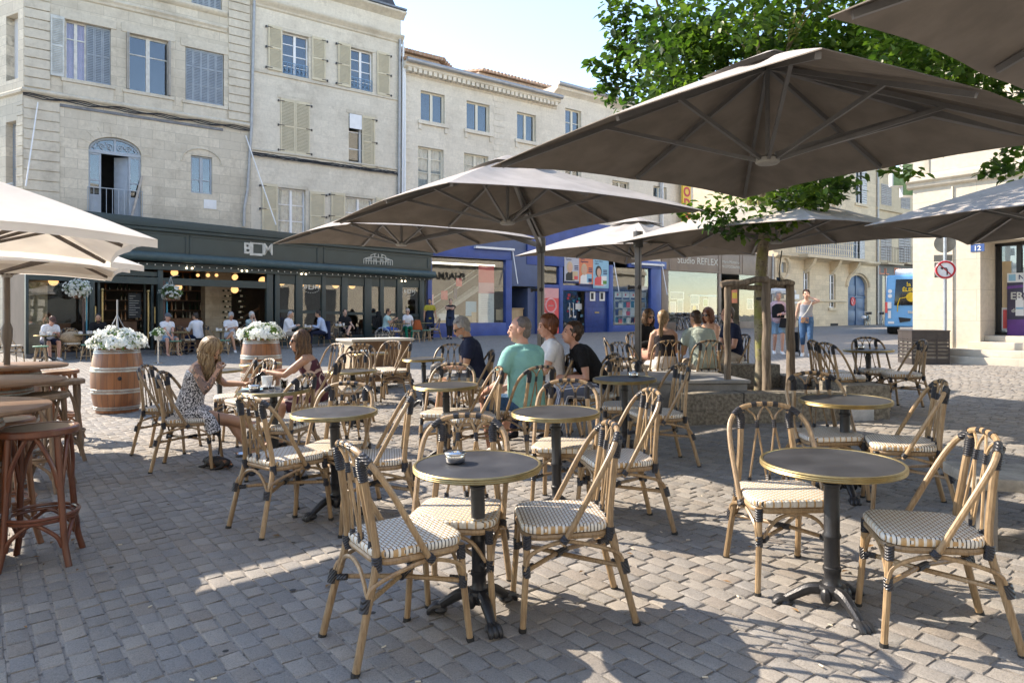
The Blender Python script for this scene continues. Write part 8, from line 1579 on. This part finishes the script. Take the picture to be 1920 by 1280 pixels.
person('waiter in black with folded arms leaning against the bookshop window', p, 265, dict(sit=False, lean=-6, head=(14,-8,0), handL=(.20,-.10,1.36), handR=(.20,.10,1.34), elbowL=(.1,.9,-.6), elbowR=(.1,-.9,-.6), footL=(.14,.06,.085), footR=(.24,-.04,.085)), dict(skin='fair', hair=('short','black'), top=('tee',BLACKC), bottom=('trousers',BLKSH), apron=APR, shoes=BLKSH), **B_)
for px, off, lb in ((85,1.6,'white cup on the terrace table of the man in brown cap'), (637,1.5,'white cup on the terrace table by the glass door'), (414,1.8,'white cup on the terrace table of the white polo'), (574,1.5,'white cup on the table between white shirt and blue shirt'), (160,1.4,'white cup in front of the black bearded man')):
    p = tp(px, off); m = MB(); rr = random.Random(px)
    for k in range(5):
        m = MB(); h = rr.uniform(.05,.11); m.lathe([(.0,.0),(.03,.0),(.042,h),(.038,h),(.028,.01),(.0,.01)], 12, cap=False); o = m.build('cup', CER, None, loc=(p.x+rr.uniform(-.17,.17), p.y+rr.uniform(-.15,.15), p.z+.722)); tag(o, lb, 'cup', lb)

# ================================================================ bicycles, bus, far parasol
def make_bike(label, col):
    T = thing('bicycle', label, 'bicycle', group='parked bicycles'); r = .34
    for x in (-.53,.53):
        m = MB(); m.tube([(x+r*cos(i*PI/14),0,r+r*sin(i*PI/14)) for i in range(28)], .020, 7, closed=True); w_ = m.build('wheel', RUB, T); m = MB(); m.tube([(x+(r-.02)*cos(i*PI/12),0,r+(r-.02)*sin(i*PI/12)) for i in range(24)], .009, 5, closed=True); [m.tube([(x,0,r),(x+(r-.02)*cos(i*PI/8),0,r+(r-.02)*sin(i*PI/8))], .003, 4) for i in range(16)]; m.tube([(x,-.05,r),(x,.05,r)], .02, 8); m.build('rim', CHR, w_)
        m = MB(); m.tube([(x+(r+.035)*cos(R(a)),0,r+(r+.035)*sin(R(a))) for a in range(20,170,15)], (.012), 6); m.build('mudguard', col, T)
    m = MB(); BB, ST_, HT1, HT2 = (-.08,0,.29), (-.22,0,.78), (.36,0,.80), (.39,0,.68)
    for a, b in ((BB,ST_),(BB,HT2),(ST_,HT1),(BB,(-.53,0,r)),(ST_,(-.53,0,r)),(HT1,HT2),(HT2,(.53,0,r))): m.tube([a,b], .017, 8)
    m.build('frame', col, T); m = MB(); m.tube([(-.22,0,.78),(-.25,0,.93)], .012, 6); m.ell((-.26,0,.95),(.13,.07,.035)); m.build('saddle', RUB, T); m = MB(); m.tube([HT1,(.34,0,.98)], .013, 6); m.tube(spline([(.22,-.28,1.0),(.33,-.18,1.0),(.36,0,.98),(.33,.18,1.0),(.22,.28,1.0)],4), .012, 6); m.build('handlebar', CHR, T)
    m = MB(); m.box(-.75,-.35,-.08,.08,.73,.75); m.tube([(-.53,.06,.36),(-.6,.06,.74)], .008, 5); m.build('rack', RUB, T); m = MB(); m.box(.42,.68,-.16,.16,.82,1.02); m.build('basket', pm('dark_basket', (.05,.045,.04), .7), T, bev=.01); return T
BK = [make_bike('black bicycle with a basket below the photo studio window', pm('bike_black', (.03,.03,.035), .3)), make_bike('silver grey bicycle below the photo studio window', pm('bike_silver', (.35,.37,.4), .3, metal=.4))]
mf = MAIN
def bikepos(px, off): u = mf.u(px, -off); p = mf.world(u, -off, 0); p.z = g(p.x,p.y); return p
BK[0].location = bikepos(1268, 1.4); BK[0].rotation_euler = (R(6),0,mf.rot+R(40)); BK[1].location = bikepos(1283, 1.5); BK[1].rotation_euler = (R(-5),0,mf.rot+R(60))
for i, (px, off, k, rz, lb) in enumerate(((1300,1.5,0,80,'black bicycle behind the sage shirt'), (1316,1.3,1,110,'silver bicycle behind the red haired woman'), (1332,1.6,0,70,'black bicycle nearest the studio door'), (1345,1.4,1,95,'silver bicycle at the studio doorway'), (1626,1.6,0,12,'black bicycle with panniers in front of the blue carriage door'), (1652,1.8,1,20,'pale tyred bicycle beside the blue bus'))):
    o = dup(BK[k], bikepos(px, off), mf.rot+R(rz), lb)
m = MB(); m.box(-.12,.12,.10,.22,.4,.72); q = bikepos(1630, 1.6); o = m.build('pannier', cloth('pale_blue_bag', (.28,.45,.58)), None, bev=.03, loc=q, rotz=mf.rot); tag(o, 'pale blue pannier on the bicycle before the carriage door', 'bag'); m = MB(); m.ell((0,0,0), (.17,.13,.13)); o = m.build('helmet', WHITE, None, loc=bikepos(1620,1.75)+Vector((0,0,.62))); tag(o, 'white bicycle helmet hanging on the bicycle before the carriage door', 'helmet')
def bus():
    p = at(1716, 32.5); z = g(p.x,p.y); T = thing('city_bus', 'light blue city bus with black rear window emerging from behind the stone corner', 'bus', (p.x,p.y,z), R(-31)); BB = pm('bus_blue', (.14,.40,.72), .3, var=.05, scale=1); W_ = 1.25; m = MB(); m.hexa([(-W_,0,.35),(W_,0,.35),(W_,9,.35),(-W_,9,.35),(-W_+.09,.15,2.75),(W_-.09,.15,2.75),(W_-.09,9,2.75),(-W_+.09,9,2.75)]); m.build('body', BB, T, bev=.10, seg=3); m = MB(); m.box(-.85,W_-.25,.5,8,2.7,3.05); m.build('roof_pod', pm('bus_white', (.72,.73,.73), .4), T, bev=.15, seg=3)
    m = MB(); m.hexa([(-.85,-.0,1.35),(1.0,-.0,1.35),(1.0,.2,1.35),(-.85,.2,1.35),(-.78,.10,2.55),(1.0,.10,2.55),(1.0,.3,2.55),(-.78,.3,2.55)]); w_ = m.build('rear_window', pm('bus_glass', (.012,.014,.015), .08), T, bev=.02); m = MB(); text(m, 'la nouvelle', (-.35,.055,2.22), (1,0,0), (0,.08,1), .19, .012, center=False, bold=.02); text(m, 'ÉLECTRIQUE', (-.52,.03,1.98), (1,0,0), (0,.08,1), .17, .012, center=False, bold=.035); m.tube([(-.15+.2*cos(i*PI/10),.0,1.72+.2*sin(i*PI/10)) for i in range(20)], .02, 6, closed=True); m.tube([(-.15,.005,1.72),(-.15,-.015,1.72)], .19, 20); m.tube([(-.35,0,1.72),(-.62,0,1.66),(-.70,-.02,1.40),(-.72,-.02,1.05)], .02, 6); m.tube([(.05,0,1.72),(.9,0,1.72)], .02, 6); m.build('lettering', pm('bus_yellow', (.72,.48,.02), .5), w_)
    m = MB(); text(m, 'tanlib', (-.30,-.012,.98), (1,0,0), (0,0,1), .15, .012, center=False, bold=.03); m.build('lettering', OFFW, T); m = MB(); [m.hexa([(x,-.03,.55),(x+.42,-.03,.62),(x+.42,.05,.62),(x,.05,.55),(x-.05,-.02,.80),(x+.45,-.02,.74),(x+.45,.05,.74),(x-.05,.05,.80)]) for x in (-.62,.25)]; lv = m.build('air_vent', RUB, T); m = MB(); [m.tube([(-1.02,-.025,2.0-.22*i),(-1.02,-.012,2.0-.22*i)], .09, 16) for i in range(2)]; m.box(-1.12,-.96,-.02,-.008,1.2,1.5); m.box(-1.1,-.98,-.02,-.008,.75,1.1); m.box(-1.1,-.85,-.02,-.01,.5,.6); m.build('sticker', WHITE, T, each=1); m = MB(); m.box(-1.22,-1.12,-.02,.06,1.0,1.5); m.build('tail_light', PAPER[PI_['coral']], T)
    for y in (2.0, 7): m = MB(); m.tube([(-W_+.02,y,.48),(-W_+.32,y,.48)], .48, 24); m.build('wheel', RUB, T)
    for x in (-.9,.9): m = MB(); m.tube([(x-.2,.9,.45),(x+.2,.9,.45)], .45, 20); m.build('wheel', RUB, T)
bus()
p = at(1460, 40); T = thing('awning_parasol', 'small pale parasol standing far off before the mansion side door', 'parasol', (p.x,p.y,g(p.x,p.y))); m = MB(); m.lathe([(.0,2.6),(.4,2.5),(1.0,2.22),(1.0,2.05),(.97,2.2),(.0,2.5)], 8, cap=False); m.build('canopy', pm('pale_canopy', (.62,.62,.60), .8), T); m = MB(); m.tube([(0,0,0),(0,0,2.55)], .03, 8); m.build('pole', WHITE, T)
# ================================================================ small litter on the paving
def litter():
    rr = random.Random(9); m = MB(); mats = [pm('dry_leaf', (.20,.11,.04), .8, var=.4), pm('cigarette_end', (.62,.55,.42), .8), pm('dark_gum', (.05,.048,.045), .9)]
    for i in range(170):
        Y = rr.uniform(2.7, 11); X = rr.uniform(-.7, .72)*Y; z = g(X, Y)+.004; a = rr.uniform(0, 6); c, s = cos(a), sin(a); k = rr.random()
        if k < .35:
            L = rr.uniform(.012,.032); m.k = 0; P = lambda x, y, h: (X+x*c-y*s, Y+x*s+y*c, z+h); m.add([P(-L,0,.004),P(0,L*.5,.008),P(L*1.2,0,.003),P(0,-L*.5,.010)], [(0,1,2,3)])
        elif k < .6: m.k = 1; m.tube([(X-.011*c,Y-.011*s,z+.003),(X+.011*c,Y+.011*s,z+.003)], .0035, 6)
        else: m.k = 2; m.lathe([(.0,.0015),(rr.uniform(.008,.018),.0),(.0,.0)], 8, (X,Y,z-.002), False)
    o = m.build('litter', mats, None, smooth=False); tag(o, 'scattered dry leaves and cigarette ends on the setts', 'litter', kind='stuff')
litter()
